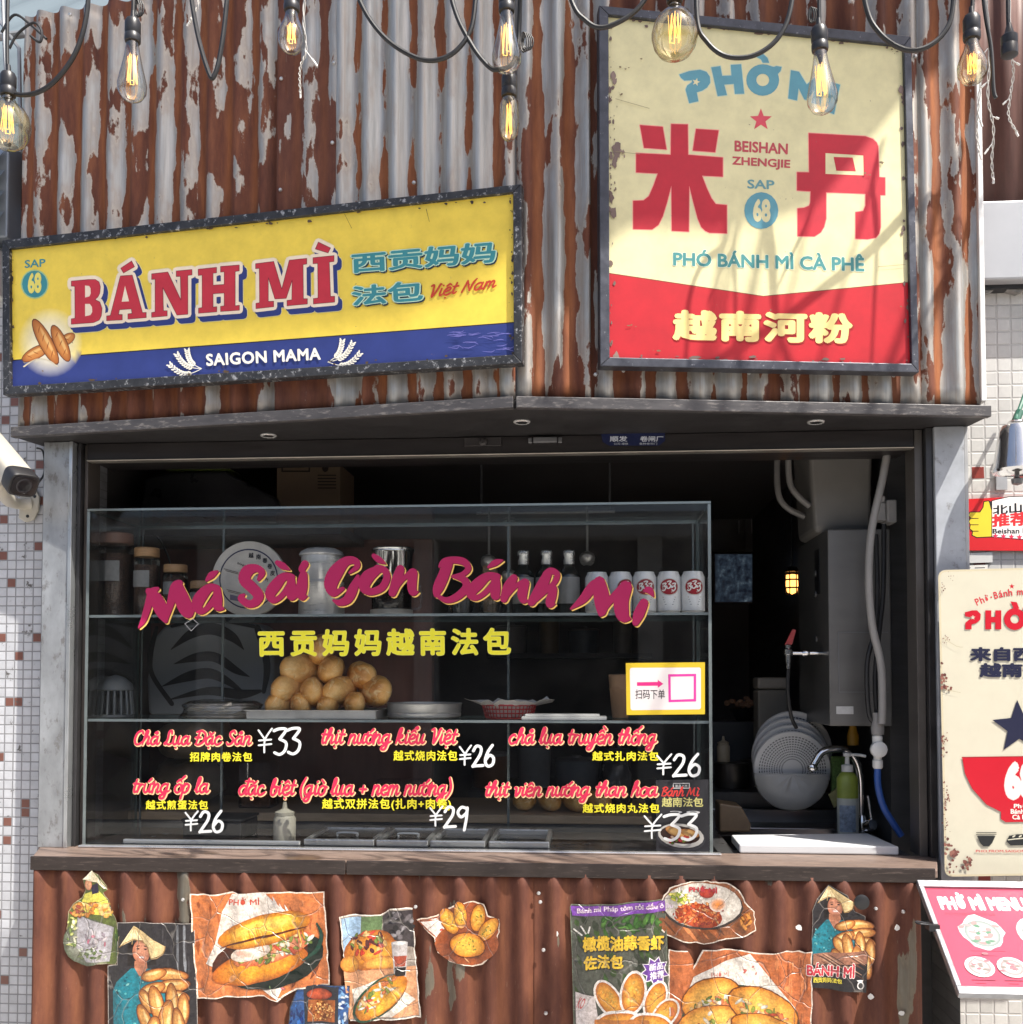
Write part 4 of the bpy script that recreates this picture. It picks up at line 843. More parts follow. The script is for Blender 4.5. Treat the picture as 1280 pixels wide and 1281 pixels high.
for i in range(4): pn.stroke([(1220, 710 + i * 3.0, 1.1), (1232, 709.6 + i * 3.0, 1.1)], (60, 60, 66), 1, k=1); pn.stroke([(1208, 710 + i * 3.0, .9), (1214, 709.8 + i * 3.0, .9)], (90, 90, 96), 1, k=1)
tag(pn.build('paper_notice', printmat('plate_print'), None, P(1221, 728, .05)), 'small white printed paper notice above the cream plate', 'notice')
# ------------------------------------------------------------------ glass display case
CX0, CX1, CD, CZ0, CZ1 = -1.300, .579, .36, 1.0075, 2.028
dc = thing('display_case', 'glass display case with pink script lettering standing on the counter', 'display case', (-.36, .18, CZ0))
def pane(name, x0, x1, y0, y1, z0, z1, parent=dc, m=CASEG):
    b = MB(); b.box(x0, x1, y0, y1, z0, z1); ax = min(((x1 - x0), 0), ((y1 - y0), 1), ((z1 - z0), 2))[1]
    for i in range(6): b.m[i] = 0 if {0: (0, 1), 1: (2, 3), 2: (4, 5)}[ax].count(i) else 1
    fax = {0: 0, 1: 0, 2: 1, 3: 1, 4: 2, 5: 2}
    # face order of box(): 0,1 = x faces; 2,3 = y faces; 4,5 = z faces
    vs = b.v
    for i, f in enumerate(b.f):
        n = (vs[f[1]] - vs[f[0]]).cross(vs[f[2]] - vs[f[0]]); k = max(range(3), key=lambda q: abs(n[q])); b.m[i] = 0 if k == ax else 1
    return b.build(name, [m, EDGEG], parent)
T = .006
fg = pane('front_glass', CX0, CX1, 0, T, CZ0, CZ1 - T - .001)
pane('side_glass', CX0, CX0 + T, T + .001, CD, CZ0, CZ1 - T - .001); pane('side_glass', CX1 - T, CX1, T + .001, CD, CZ0, CZ1 - T - .001)
pane('top_glass', CX0, CX1, 0, CD, CZ1 - T, CZ1)
S1, S2 = 1.7045, 1.389
SG = mat('shelf_edge', (.34, .39, .40), .15, .3, .1, 20)
for z in (S1, S2):
    o = pane('shelf', CX0 + T + .001, CX1 - T - .001, T + .002, CD - .01, z - .008, z)
    b = MB(); b.box(CX0 + T + .001, CX1 - T - .001, T + .0005, T + .0018, z - .008, z - .0002); b.build('shelf_edge', SG, dc)
EDG = mat('case_edge', (.25, .29, .29), .2, .5, .1, 20)
b = MB()
for x in (CX0, CX1 - .009): b.box(x, x + .009, -.0012, -.0002, CZ0, CZ1 - .008)
b.box(CX0, CX1, -.0012, -.0002, CZ1 - .0065, CZ1)
b.box(CX0, CX1, CD + .001, CD + .008, CZ1 - .012, CZ1 - .001); b.box(CX0 + .012, CX0 + .0175, CD + .001, CD + .006, CZ0, CZ1 - .013); b.box(CX1 - .0175, CX1 - .012, CD + .001, CD + .006, CZ0, CZ1 - .013)
for px in (278, 636): x = X(px, CD); b.box(x - .004, x + .004, CD + .001, CD + .006, CZ0, CZ1 - .013)
b.build('edge_strip', EDG, dc)
b = MB(); b.box(CX0 + .008, CX1 - .008, .008, CD, CZ0, CZ0 + .003); b.build('case_floor', mat('case_floor', (.16, .16, .165), .25, .8, .12, 6), dc)

# vinyl lettering on the outside of the front glass
pr = Pr(flat(-.0016)); MAG, PEACH = (172, 30, 86), (250, 206, 110)
def ZZ(ox): return lambda l: [(ox + x / 5.333, 670 + y / 5.333, w * 1.12 / 5.333) for x, y, w in l]
a, g_, h_ = ZZ(160), ZZ(380), ZZ(600)
SCRIPT = [a(q) for q in (
    [(72, 612, 8), (105, 560, 34), (140, 450, 44), (162, 375, 46), (200, 350, 20)], [(140, 368, 40), (190, 420, 76), (225, 500, 76), (250, 560, 34), (255, 570, 12)], [(250, 560, 30), (285, 450, 44), (318, 340, 60), (350, 310, 30)], [(335, 330, 55), (355, 400, 82), (380, 470, 88), (405, 515, 60), (437, 495, 16)],
    [(598, 345, 34), (545, 345, 50), (490, 400, 70), (462, 460, 66), (490, 505, 34), (545, 465, 34), (592, 390, 30)], [(597, 350, 40), (598, 420, 58), (600, 470, 54), (636, 485, 16)], [(525, 295, 16), (560, 260, 40), (598, 236, 14)],
    [(872, 290, 20), (895, 245, 40), (860, 215, 44), (800, 232, 70), (778, 290, 70), (830, 345, 66), (872, 395, 64), (850, 442, 50), (800, 452, 44), (755, 415, 40), (775, 390, 16)],
    [(1098, 272, 34), (1040, 272, 50), (985, 330, 68), (950, 385, 62), (972, 430, 36), (1030, 395, 32), (1085, 315, 30)], [(1090, 275, 40), (1090, 350, 60), (1092, 402, 52), (1128, 400, 14)], [(998, 178, 30), (1035, 200, 40), (1078, 224, 10)],
    [(1172, 255, 46), (1162, 330, 66), (1155, 385, 60), (1168, 415, 26), (1195, 400, 10)], [(1160, 222, 40), (1182, 185, 44)])]
SCRIPT += [g_(q) for q in (
    [(305, 245, 14), (355, 205, 34), (345, 165, 40), (280, 170, 56), (215, 240, 86), (180, 320, 80), (200, 380, 46), (262, 350, 22)], [(362, 268, 22), (330, 350, 56), (295, 420, 54), (240, 445, 38), (200, 430, 16)],
    [(500, 222, 44), (430, 270, 76), (402, 335, 66), (445, 372, 44), (520, 345, 44), (555, 280, 42), (540, 228, 40), (490, 216, 44)], [(468, 132, 28), (505, 160, 38), (545, 184, 8)],
    [(645, 220, 50), (618, 300, 60), (592, 380, 46)], [(592, 378, 30), (660, 290, 26), (715, 245, 36)], [(728, 245, 56), (722, 320, 56), (728, 375, 44), (762, 372, 12)],
    [(905, 205, 14), (935, 175, 40), (985, 160, 40), (1065, 170, 44), (1098, 215, 36), (1060, 255, 30), (990, 270, 16)], [(965, 180, 56), (930, 270, 66), (895, 350, 62), (880, 395, 24)], [(1000, 268, 22), (1068, 290, 44), (1085, 340, 46), (1030, 400, 46), (950, 428, 34), (876, 385, 20)])]
SCRIPT += [h_(q) for q in (
    [(122, 268, 34), (55, 268, 48), (-10, 320, 68), (-60, 378, 60), (-25, 412, 34), (40, 375, 30), (105, 300, 26)], [(108, 270, 44), (105, 340, 62), (105, 400, 50), (132, 400, 12)], [(58, 208, 14), (105, 178, 38), (152, 162, 12)],
    [(228, 280, 46), (190, 340, 60), (162, 420, 44)], [(165, 418, 28), (240, 335, 26), (300, 305, 36)], [(302, 312, 54), (285, 380, 60), (292, 428, 40), (322, 430, 10)],
    [(455, 250, 50), (410, 340, 66), (345, 442, 46)], [(420, 365, 12), (495, 315, 30), (518, 255, 34), (475, 232, 40), (440, 258, 40)], [(380, 425, 22), (450, 360, 30), (495, 345, 36), (478, 410, 56), (468, 455, 44), (502, 452, 10)],
    [(608, 485, 10), (690, 420, 50), (755, 335, 58), (800, 295, 34)], [(800, 305, 66), (812, 400, 92), (815, 490, 66), (806, 530, 14)], [(806, 520, 28), (880, 420, 40), (960, 335, 44)], [(975, 340, 76), (945, 430, 88), (955, 530, 76), (1004, 552, 14)],
    [(1096, 445, 52), (1062, 520, 64), (1040, 578, 40)], [(1098, 368, 12), (1130, 360, 44), (1158, 400, 12)])]
for q in SCRIPT: pr.stroke(q, (70, 26, 30), 0, off=(1.8, 1.6))
for q in SCRIPT: pr.stroke(q, PEACH, .3, off=(2.3, 2.2))
for q in SCRIPT: pr.stroke(q, (112, 22, 46), .7, off=(.9, .9))
for q in SCRIPT: pr.stroke(q, MAG, 1.1)
YL = (232, 224, 52)
q = ((323, 787.5), (639, 785), (639.5, 819), (323.5, 821)); pr.text('西贡妈妈越南法包', q, (236, 232, 120), 0, bold=.03, grow=.012, space=1.3); pr.text('西贡妈妈越南法包', q, YL, .4, bold=.03, space=1.3)
def menu(st, x0, y0, x1, y1): 
    q = ((x0, y0 + 1), (x1 - 2, y0 + 1), (x1 - 2, y1), (x0, y1))
    pr.script(st, q, (96, 26, 30), 0, w=.30, grow=.06, off=(1.3, 1.1)); pr.script(st, q, (248, 206, 150), .3, w=.30, grow=.13, off=(.4, .4)); pr.script(st, q, (212, 44, 82), .6, w=.27, off=(-.2, -.2))
def cn(st, x0, y0, x1, y1): pr.box(st, x0, y0, x1, y1, (232, 220, 50), 0, bold=.028, space=1.14)
menu('Chả Lụa Đặc Sản', 167, 911, 316, 935); menu('thịt nướng kiểu Việt', 401, 908, 572, 934); menu('chả lụa truyền thống', 636, 908, 822, 934)
menu('trứng ốp la', 166, 970, 263, 995); menu('đặc biệt (giò lụa + nem nướng)', 299, 971, 566, 998); menu('thịt viên nướng than hoa', 606, 974, 823, 999)
cn('招牌肉卷法包', 239, 940, 317, 952); cn('越式烧肉法包', 493, 938, 573, 951); cn('越式扎肉法包', 741, 939, 824, 951); cn('越式煎蛋法包', 184, 1000, 262, 1012); cn('越式双拼法包(扎肉+肉卷)', 404, 998, 565, 1013); cn('越式烧肉丸法包', 729, 1004, 825, 1016)
DG = {'3': [[(0, .08), (.45, .0), (.95, .04), (.45, .4)], [(.45, .4), (.95, .55), (.85, .85), (.45, 1.0), (.05, .93)]], '2': [[(.05, .25), (.35, .02), (.75, .1), (.7, .4), (.3, .75), (.0, 1.0)], [(.0, .98), (.95, .95)]],
      '6': [[(.75, .0), (.3, .35), (.08, .75), (.3, 1.0), (.75, .92), (.85, .62), (.5, .48), (.12, .7)]], '9': [[(.85, .12), (.4, .05), (.08, .3), (.35, .52), (.8, .32), (.88, .1)], [(.88, .08), (.8, .6), (.62, 1.15)]],
      'Y': [[(.05, .0), (.5, .42)], [(.98, -.08), (.5, .42), (.45, 1.0)], [(.08, .46), (.92, .42)], [(.06, .68), (.94, .62)]]}
def price(st, x0, y0, x1, y1):
    w = (x1 - x0); cells = ((0, .34, .06, .92), (.38, .68, 0, 1), (.70, 1.0, -.02, .98))
    for ch, (a0, a1, b0, b1) in zip('Y' + st, cells):
        for s_ in DG[ch]:
            pr.stroke([(x0 + w * (a0 + (a1 - a0) * x), y0 + (y1 - y0) * (b0 + (b1 - b0) * y)) for x, y in s_], (228, 230, 228), .6, w=2.2 if ch == 'Y' else 3.6, k=5 if len(s_) > 2 else 1)
price('33', 324, 911, 377, 943); price('26', 575, 932, 620, 958); price('26', 821, 943, 877, 970); price('26', 233, 1014, 282, 1040); price('29', 538, 1008, 587, 1034); price('33', 805, 1018, 872, 1050)
dm = [(235, 790), (245, 775), (252, 780), (240, 796)]; pr.stroke([(233, 780, .6), (243, 774, .6), (250, 780, .6), (241, 789, .6), (233, 780, .6)], (190, 190, 190), 0, k=1)
pr.build('lettering', printmat('vinyl', .42, .03), fg)

# ------------------------------------------------------------------ on the glass: order card and small poster
qr = Pr(flat(-.003)); qr.poly([(783, 829), (882, 828), (882, 893), (784, 894)], (206, 176, 50), 0); qr.poly(rrect((788, 835), (877, 834.5), (877, 887), (789, 888), 3), (218, 210, 208), 1)
qr.poly([(797, 853), (823, 852.6), (823, 850), (830, 855), (823, 860), (823, 857.4), (797, 857.6)], (206, 46, 120), 2); qr.box('扫码下单', 795, 862, 832, 874, (60, 52, 56), 2, bold=.01)
qr.poly([(836, 843), (871, 842.5), (871, 877), (836.5, 878)], (206, 60, 150), 2, [[(839, 846), (868, 845.5), (868, 874), (839.5, 875)]])
tag(qr.build('order_card', printmat('card_print', .3, .03), None, P(833, 893, -.003)), 'yellow bordered white order card with a pink arrow fixed on the display glass', 'card')
po = Pr(flat(-.0032)); po.poly([(820.5, 975.5), (886.5, 974.5), (887.5, 1065.5), (821, 1066)], (44, 44, 48), 0)
po.poly([(842, 979), (863, 979), (863, 986), (842, 986)], (190, 190, 188), 1, [[(843, 980), (862, 980), (862, 985), (843, 985)]]); po.box('新品上市', 845, 981, 860, 984.5, (200, 200, 200), 1)
po.script('Bánh Mì', ((827, 983), (874, 983), (874, 998), (827, 998)), (206, 60, 56), 1, w=.22); po.box('越南法包', 828, 997, 880, 1009, (196, 190, 120), 1, bold=.02)
po.box('29', 838, 1014, 876, 1019, (200, 200, 200), 1)
po.blob(852, 1047, 31, 17, 8, (30, 30, 32), (60, 60, 64), 1); po.blob(852, 1045, 29, 15, 8, (206, 204, 196), (180, 178, 172), 1.5); po.blob(851, 1044, 25, 11, 8, (60, 40, 34), (50, 34, 30), 2)
po.blob(846, 1040, 14, 6, 20, (216, 176, 110), (170, 110, 60), 2.4); po.blob(863, 1042, 12, 5, 14, (200, 160, 100), (150, 96, 50), 2.4)
for _ in range(14): po.blob(838 + rnd.random() * 30, 1050 + rnd.gauss(0, 2), 3.2, 2, rnd.uniform(0, 180), rnd.choice([(200, 60, 50), (80, 130, 60), (220, 200, 170), (180, 50, 60)]), (120, 40, 40), 2.8, n=8)
tag(po.build('small_poster', printmat('card_print'), None, P(853, 1065, -.003)), 'small dark poster with a dish of filled bread on the display glass', 'poster')

# ------------------------------------------------------------------ top shelf goods
ALU = mat('aluminium', (.80, .79, .77), .30, .4, .08, 8, (1, 1, 10)); CHR = mat('chrome', (.7, .7, .7), .14, 1, .05)
BEAN = mat('coffee_beans', (.085, .042, .028), .35, 0, .8, 260, bump=1.0); LIDW = mat('wood_lid', (.36, .21, .10), .5, 0, .2, 30, (1, 1, 6))
JARG = glassmat('jar_glass', (.93, .95, .94), .9); CLEAR = glassmat('clear_glass', (.96, .97, .96), 1.2)
def at(px, py, y): p = P(px, py, float(y)); return p
def jar(px, w, top, base, y, lid, label, lh=12):
    r = w / 2 * mpp(y); x = X(px, y, base); h = (base - top) * mpp(y); l = lh * mpp(y); c = V((x, y, S1 + .0005))
    t = thing('coffee_jar', label, 'jar', c, 'jars of coffee beans')
    b = MB(); b.lathe([(r * .9, 0), (r, .008), (r, h - l - .006), (r * .86, h - l)], c, 24, cap=False); b.build('jar_glass', JARG, t, smooth=True)
    b = MB(); b.lathe([(0, .004), (r * .95, .004), (r * .95, (h - l) * .86), (0, (h - l) * .88)], c, 24, cap=False); b.build('beans', BEAN, t, smooth=True)
    b = MB(); b.lathe([(r * .92, h - l), (r * .96, h - l + .003), (r * .96, h - .003), (r * .9, h), (0, h)], c, 24); b.build('lid', lid, t, smooth=True)
    b = MB(); n = 10; vs = []
    for j in range(n + 1):
        a_ = -.9 + 1.5 * j / n
        for zz in (h * .42, h * .66): vs.append(c + V((1.012 * r * math.sin(a_), -1.012 * r * math.cos(a_), zz)))
    b.add(vs, [(2 * j, 2 * j + 2, 2 * j + 3, 2 * j + 1) for j in range(n)]); b.build('label', mat('grey_label', (.22, .22, .215), .5, 0, .15, 60), t, smooth=True)
jar(145, 44, 657, 766, .16, mat('brown_lid', (.15, .07, .045), .5), 'tallest coffee bean jar, with a brown lid, at the left end of the top shelf', 14)
jar(183, 33, 677, 766, .12, LIDW, 'coffee bean jar with a pale wooden lid right beside the tallest jar'); jar(219, 31, 699, 766, .13, LIDW, 'shorter coffee bean jar with wooden lid, third from the left end', 10); jar(252, 30, 721, 766, .11, LIDW, 'lowest coffee bean jar partly behind the round rice paper pack', 10)
# rice paper pack, standing disc
y = .15; c = P(312, 719, y); rr = 48.5 * mpp(y)
t = thing('rice_paper_pack', 'round printed rice paper pack standing on edge on the top shelf', 'food pack', V((c.x, y, S1)))
c.z = S1 + rr + .001
b = MB(); RX = MX.Rotation(R(90), 3, 'X'); b.lathe([(0, -.012), (rr * .97, -.012), (rr, -.008), (rr, .004), (rr * .985, .006), (0, .007)], c, 56, mx=RX); b.build('disc', mat('rice_paper', (.60, .56, .50), .5, 0, .12, 20, bump=.2), t, smooth=True)
s_ = 1 / mpp(y); pr = Pr(lambda px, py, h: V((c.x + (px - 312) * mpp(y), y - .0075 - h, c.z - (py - 719) * mpp(y))))
rg = lambda r0: [(312 + r0 * math.cos(k * .1309), 719 + r0 * math.sin(k * .1309)) for k in range(48)]
pr.poly(rg(38.5), (52, 52, 84), 0, [rg(36.8)]); pr.blob(311, 716, 9, 8, 0, (70, 66, 96), (196, 188, 176), 0)
for i, ch in enumerate('越南春卷皮'):
    a_ = R(-88 + i * 19); px, py = 314 + 30 * math.cos(a_), 718 + 29 * math.sin(a_); pr.box(ch, px - 3.2, py - 3.4, px + 3.2, py + 3.4, (40, 38, 44), 1, bold=.03)
pr.text('BÁNH TRÁNG', ((298, 697), (322, 706), (321, 710), (297, 700)), (60, 54, 54), 1, bold=.02); pr.text('VIETNAM', ((322, 711), (338, 719), (337, 723), (321, 715)), (60, 54, 54), 1, bold=.02)
for k in range(4): pr.stroke([(280 + k * 2, 706 + 2.4 * k + 22 * (k > 1), .8), (298 + k * 2, 711 + 2.2 * k + 22 * (k > 1), .8)], (120, 110, 100), 1, k=1)
pr.poly([(288, 739), (301, 742), (301, 748), (288, 746)], (120, 110, 130), 1); pr.build('print', printmat('card_print'), t)
# aluminium drip filters
def lathething(name, label, cat, px, base, y, zb, parts, group=None, n=32):
    c = V((X(px, y, base), y, zb)); t = thing(name, label, cat, c, group); k = mpp(y)
    for nm, m, prof in parts: b = MB(); b.lathe([(r * k, h * k) for r, h in prof], c, n, cap=False); b.build(nm, m, t, smooth=True)
    return t, c, k
lathething('coffee_filter', 'stacked brushed aluminium drip coffee filter with lid beside the rice paper pack', 'coffee filter', 402, 766, .16, S1 + .0005, (('body', ALU, [(0, .5), (27, .5), (29, 2), (28, 40), (28.6, 41), (28.6, 44), (0, 44)]), ('cup', ALU, [(24.5, 44), (24.5, 46), (26, 48), (25.6, 77), (26.5, 78)]), ('lid', ALU, [(28, 77.5), (28.5, 79), (26, 83), (18, 87), (0, 89)])))
t, c, k = lathething('coffee_filter', 'shiny metal drip filter sitting on a glass mug of dark coffee', 'coffee filter', 492, 725, .15, S1 + 46 * mpp(.15), (('plate', CHR, [(0, 0), (30, .5), (33, 2.5), (32, 3), (0, 3.4)]), ('cup', CHR, [(22, 3.5), (22.6, 5), (25, 34), (26.5, 36), (26.4, 37)]), ('lid', CHR, [(27, 37), (27.4, 39), (24, 41), (0, 42)])))
t, c, k = lathething('glass_mug', 'glass mug of dark coffee with a handle on the top shelf', 'mug', 490, 766, .15, S1 + .0005, (('glass', CLEAR, [(0, .6), (24, .6), (25, 3), (25.5, 44.5)]), ('coffee', mat('coffee', (.022, .010, .006), .1), [(0, 8.5), (23.5, 8.5), (24, 40), (0, 40)]), ('saucer', mat('pale_saucer', (.55, .52, .46), .4), [(0, .1), (26.5, .1), (27, 2), (27, 8), (24.4, 8), (24.4, 7)])))
b = MB(); b.tube(smoothpts([(c.x + (25 + dx) * k, c.y, c.z + h * k) for dx, h in ((0, 38), (9, 40), (13, 34), (13, 16), (9, 9), (0, 10))]), .0035, 8); b.build('handle', CLEAR, t, smooth=True)
for px, lab in ((577, 'ribbed empty drinking glass right of the coffee mug'), (615, 'second ribbed drinking glass holding an amber carton strip, left of the beer bottles')):
    t, c, k = lathething('drinking_glass', lab, 'glass', px, 765, .13, S1 + .0005, (('glass', CLEAR, [(0, .8), (15, .8), (16, 2), (17, 26), (16.4, 26), (15.4, 3), (0, 3)]),), 'ribbed glasses')
    b = MB()
    for j in range(18): a_ = j * .349; b.tube([c + V((16.2 * k * math.cos(a_), 16.2 * k * math.sin(a_), 2 * k)), c + V((16.8 * k * math.cos(a_), 16.8 * k * math.sin(a_), 18 * k))], .0012, 5)
    b.build('rib', CLEAR, t)
b = MB(); p = at(613, 765, .14); b.box(p.x - .022, p.x + .022, .125, .165, S1 + .012, S1 + .155); tag(b.build('amber_carton', mat('amber_carton', (.20, .115, .05), .5, 0, .35, 60, (1, 1, 8)), None, (p.x, .14, S1 + .012), bevel=.004), 'narrow amber carton standing in the ribbed drinking glass', 'carton')
# beer bottles
BOT = mat('dark_bottle', (.012, .014, .012), .08, 0, .2, spec=.7); FOIL = mat('silver_foil', (.55, .56, .56), .28, .8, .12, 40); LBL = mat('bottle_label', (.25, .25, .245), .45, .2, .12, 30)
def bottle(px, lab):
    t, c, k = lathething('beer_bottle', lab, 'bottle', px, 764, .10, S1 + .0005, (('glass', BOT, [(0, .5), (13, .5), (14.5, 2), (14.5, 46), (13, 52), (8, 58), (6.2, 64), (6, 74)]), ('foil', FOIL, [(6.3, 62), (6.8, 64), (6.9, 74), (7.4, 75), (7.4, 79), (6, 80.5), (0, 81)])), 'dark beer bottles', 24)
    b = MB(); vs = []; n = 12
    for j in range(n + 1):
        a_ = -1.15 + 2.3 * j / n
        for h in (13, 46): vs.append(c + V((14.75 * k * math.sin(a_), -14.75 * k * math.cos(a_), h * k)))
    b.add(vs, [(2 * j, 2 * j + 2, 2 * j + 3, 2 * j + 1) for j in range(n)]); b.build('label', LBL, t, smooth=True); return t
bottle(655, 'dark beer bottle with silver foil neck, nearest the ribbed glasses'); bottle(684, 'dark beer bottle with silver foil neck between two others'); bottle(712, 'dark beer bottle with slanting torn foil, nearest the beer cans')
# beer cans
def can0(lab):
    y = .075; k = mpp(y); c = V((X(747, y, 765), y, S1 + .0005)); r = 14.8 * k
    t = thing('beer_can', lab, 'can', c, 'silver and red beer cans')
    b = MB(); b.lathe([(0, 1 * k), (10.5 * k, .3 * k), (12 * k, .3 * k), (r, 3.2 * k), (r, 45 * k), (12.2 * k, 50.3 * k), (12.2 * k, 51.4 * k), (11.6 * k, 51.8 * k), (11 * k, 50.4 * k), (0, 50.4 * k)], c, 32, cap=False)
    b.build('body', mat('can_silver', (.78, .78, .77), .32, .15, .08, 40), t, smooth=True)
    pr = Pr(lambda x, y_, h: c + V(((r + .0006 + h) * math.sin(x * k / r), -(r + .0006 + h) * math.cos(x * k / r), y_ * k)))
    pr.blob(0, 32, 12.4, 10.6, 0, (214, 208, 200), (198, 190, 180), 0, n=28); pr.blob(0, 32.2, 11.4, 9.6, 0, (168, 26, 40), (150, 20, 36), .5, n=28)
    for i in range(3):
        x0, y0 = -8.6 + i * 5.9, 36.5 + (2.6 if i == 1 else 0)
        for s_ in DG['3']: pr.stroke([(x0 + .8 + 4.4 * x - .9 * y, y0 - 9.0 * y) for x, y in s_], (244, 240, 234), 8, w=1.5)
    for i in range(4): pr.stroke([(-8 + i, 19.5 - i * 3, .7), (8 - i, 19.5 - i * 3, .7)], (120, 120, 130) if i else (176, 140, 80), .5, k=1)
    pr.build('print', printmat('can_print', .3, .03), t); return t, c
CL = ['silver and red beer can half hidden by the last pink script M', 'silver beer can whose emblem is covered by the right leg of the script M', 'silver and red beer can behind the accent of the last script i', 'silver and red beer can second from the right end of the top shelf', 'silver and red beer can at the right end of the top shelf']
t, c = can0(CL[0])
for px, lab, rz in zip((776.5, 806.5, 837, 867), CL[1:], (.5, .05, -.05, .04)): dup(t, (X(px, .075, 765), .075, S1 + .0005), lab, (0, 0, rz))

# ------------------------------------------------------------------ middle shelf goods
y = .16; k = mpp(y)
t = thing('tabletop_lantern', 'small white slatted lantern with a wire loop at the left of the middle shelf', 'lantern', (X(144, y, 893), y, S2)); c = V((X(144, y, 893), y, S2 + .0005))
LW = mat('lantern_white', (.14, .155, .165), .5, 0, .1)
b = MB(); b.lathe([(0, 0), (23 * k, 0), (23 * k, 3 * k), (0, 3.5 * k)], c, 24); b.build('base', LW, t, smooth=True)
b = MB()
for j in range(16): a_ = j * .3927; b.tube([c + V((22 * k * math.cos(a_), 22 * k * math.sin(a_), 3 * k)), c + V((19.5 * k * math.cos(a_), 19.5 * k * math.sin(a_), 34 * k))], .0042, 6)
b.build('slat', LW, t); b = MB(); b.lathe([(21 * k, 33.5 * k), (22.5 * k, 35 * k), (21 * k, 42 * k), (12 * k, 50 * k), (4 * k, 53 * k), (0, 54 * k)], c, 24); b.build('roof', LW, t, smooth=True)
b = MB(); b.tube([c + V((4 * k * math.cos(a_ * .5236), 0, (58 + 5 * math.sin(a_ * .5236)) * k)) for a_ in range(12)], .001, 6, closed=True); b.build('loop', BLACKM, t)
# grey bag with black wavy stripes behind the shelf
t = thing('striped_bag', 'large grey bag with black wavy stripes standing behind the display case', 'bag', (X(262, .50), .50, 1.39))
y = .48; bp = [P(px, py, y) for px, py in ((185, 893), (183, 850), (190, 800), (205, 782), (260, 776), (325, 780), (343, 800), (342, 850), (340, 893))]
b = MB(); b.prism(bp, (0, .12, 0)); b.build('body', mat('grey_bag', (.20, .215, .23), .6, 0, .1, 6), t, bevel=.02, seg=3)
pr = Pr(flat(y - .003)); BK = (16, 16, 19)
for l in ([(214, 812, 1), (240, 792, 12), (265, 786, 15), (290, 796, 12), (305, 812, 1)], [(218, 830, 1), (245, 822, 11), (270, 822, 12), (295, 838, 9), (312, 846, 1)], [(203, 858, 1), (235, 846, 12), (262, 842, 13), (285, 852, 9), (310, 870, 1)], [(215, 874, 2), (260, 864, 10), (300, 868, 12), (326, 864, 4)], [(196, 785, 5), (188, 820, 7), (191, 845, 6), (215, 880, 6)], [(322, 785, 8), (334, 830, 9), (330, 865, 5)], [(215, 783, 4), (262, 772, 9), (320, 784, 4)]): pr.stroke(l, BK, 0)
pr.build('stripe_print', printmat('bag_print', .6), t)
# stack of rice paper in film
y = .16; k = mpp(y); c = V((X(278, y, 890), y, S2 + .0005)); t = thing('wrapper_stack', 'flat stack of pale wrappers in crumpled clear film on the middle shelf', 'food pack', c)
b = MB()
for i in range(5): b.lathe([(0, i * 3.6 * k), (44 * k, i * 3.6 * k), (46 * k, (i * 3.6 + 1.6) * k), (44 * k, (i * 3.6 + 3.2) * k), (0, (i * 3.6 + 3.3) * k)], c + V((rnd.uniform(-.004, .004), 0, 0)), 32, sq=.8)
b.build('wrappers', mat('wrapper_pale', (.62, .58, .51), .6, 0, .1), t, smooth=True)
b = MB(); vs, fs = [], []; n = 30
for i in range(n):
    for j in range(7):
        a_ = i * 6.2832 / n; rr = (50 + 5 * NZ.noise(V((i * .9, j * .8, 3))) + (6 if j == 0 else 0)) * (1 if j < 4 else (1, 1, 1, 1, .86, .5, .02)[j]) * k; zz = (j * 5 if j < 5 else 22) * k + .003 * NZ.noise(V((i * 1.3, j * 1.7, 1)))
        vs.append(c + V((rr * math.cos(a_), rr * .78 * math.sin(a_), max(.0006, zz + .001))))
for i in range(n):
    for j in range(6): fs.append((i * 7 + j, ((i + 1) % n) * 7 + j, ((i + 1) % n) * 7 + j + 1, i * 7 + j + 1))
b.add(vs, fs); b.build('film', glassmat('cling_film', (.93, .93, .93), 2.4, .12), t)
# tray of rolls
y = .14; k = mpp(y); c = V((X(402, y, 892), y, S2 + .0005)); t = thing('bread_tray', 'shallow steel tray under the pile of bread rolls', 'tray', c)
b = MB(); w, d_, h = 80 * k, .12, 11 * k
b.box(c.x - w, c.x + w, y - d_, y + d_, c.z, c.z + .002); b.box(c.x - w, c.x + w, y - d_ - .002, y - d_, c.z, c.z + h); b.box(c.x - w, c.x + w, y + d_, y + d_ + .002, c.z, c.z + h); b.box(c.x - w - .002, c.x - w, y - d_, y + d_, c.z, c.z + h); b.box(c.x + w, c.x + w + .002, y - d_, y + d_, c.z, c.z + h)
b.box(c.x - w - .008, c.x + w + .008, y - d_ - .009, y - d_ - .0021, c.z + h - .002, c.z + h); b.build('tray', mat('tray_steel', (.55, .54, .52), .32, .5), t, bevel=.001)
m, tt, bs = newmat('bread_crust'); L = tt.links.new
tc = nd(tt, 'ShaderNodeTexCoord'); n1 = nd(tt, 'ShaderNodeTexNoise', iScale=16.0, iDetail=5.0); L(tc.outputs['Object'], n1.inputs['Vector']); n2 = nd(tt, 'ShaderNodeTexNoise', iScale=120.0, iDetail=3.0); L(tc.outputs['Object'], n2.inputs['Vector'])
sp_ = nd(tt, 'ShaderNodeSeparateXYZ'); L(tc.outputs['Object'], sp_.inputs[0])
up = mth(tt, 'ADD', mth(tt, 'MULTIPLY_ADD', sp_.outputs[2], 11.0, .42), mth(tt, 'MULTIPLY_ADD', n1.outputs[0], .7, -.35)); r1 = ramp(tt, up, [(.05, (.95, .62, .25)), (.42, (.88, .45, .115)), (.85, (.52, .19, .035))])
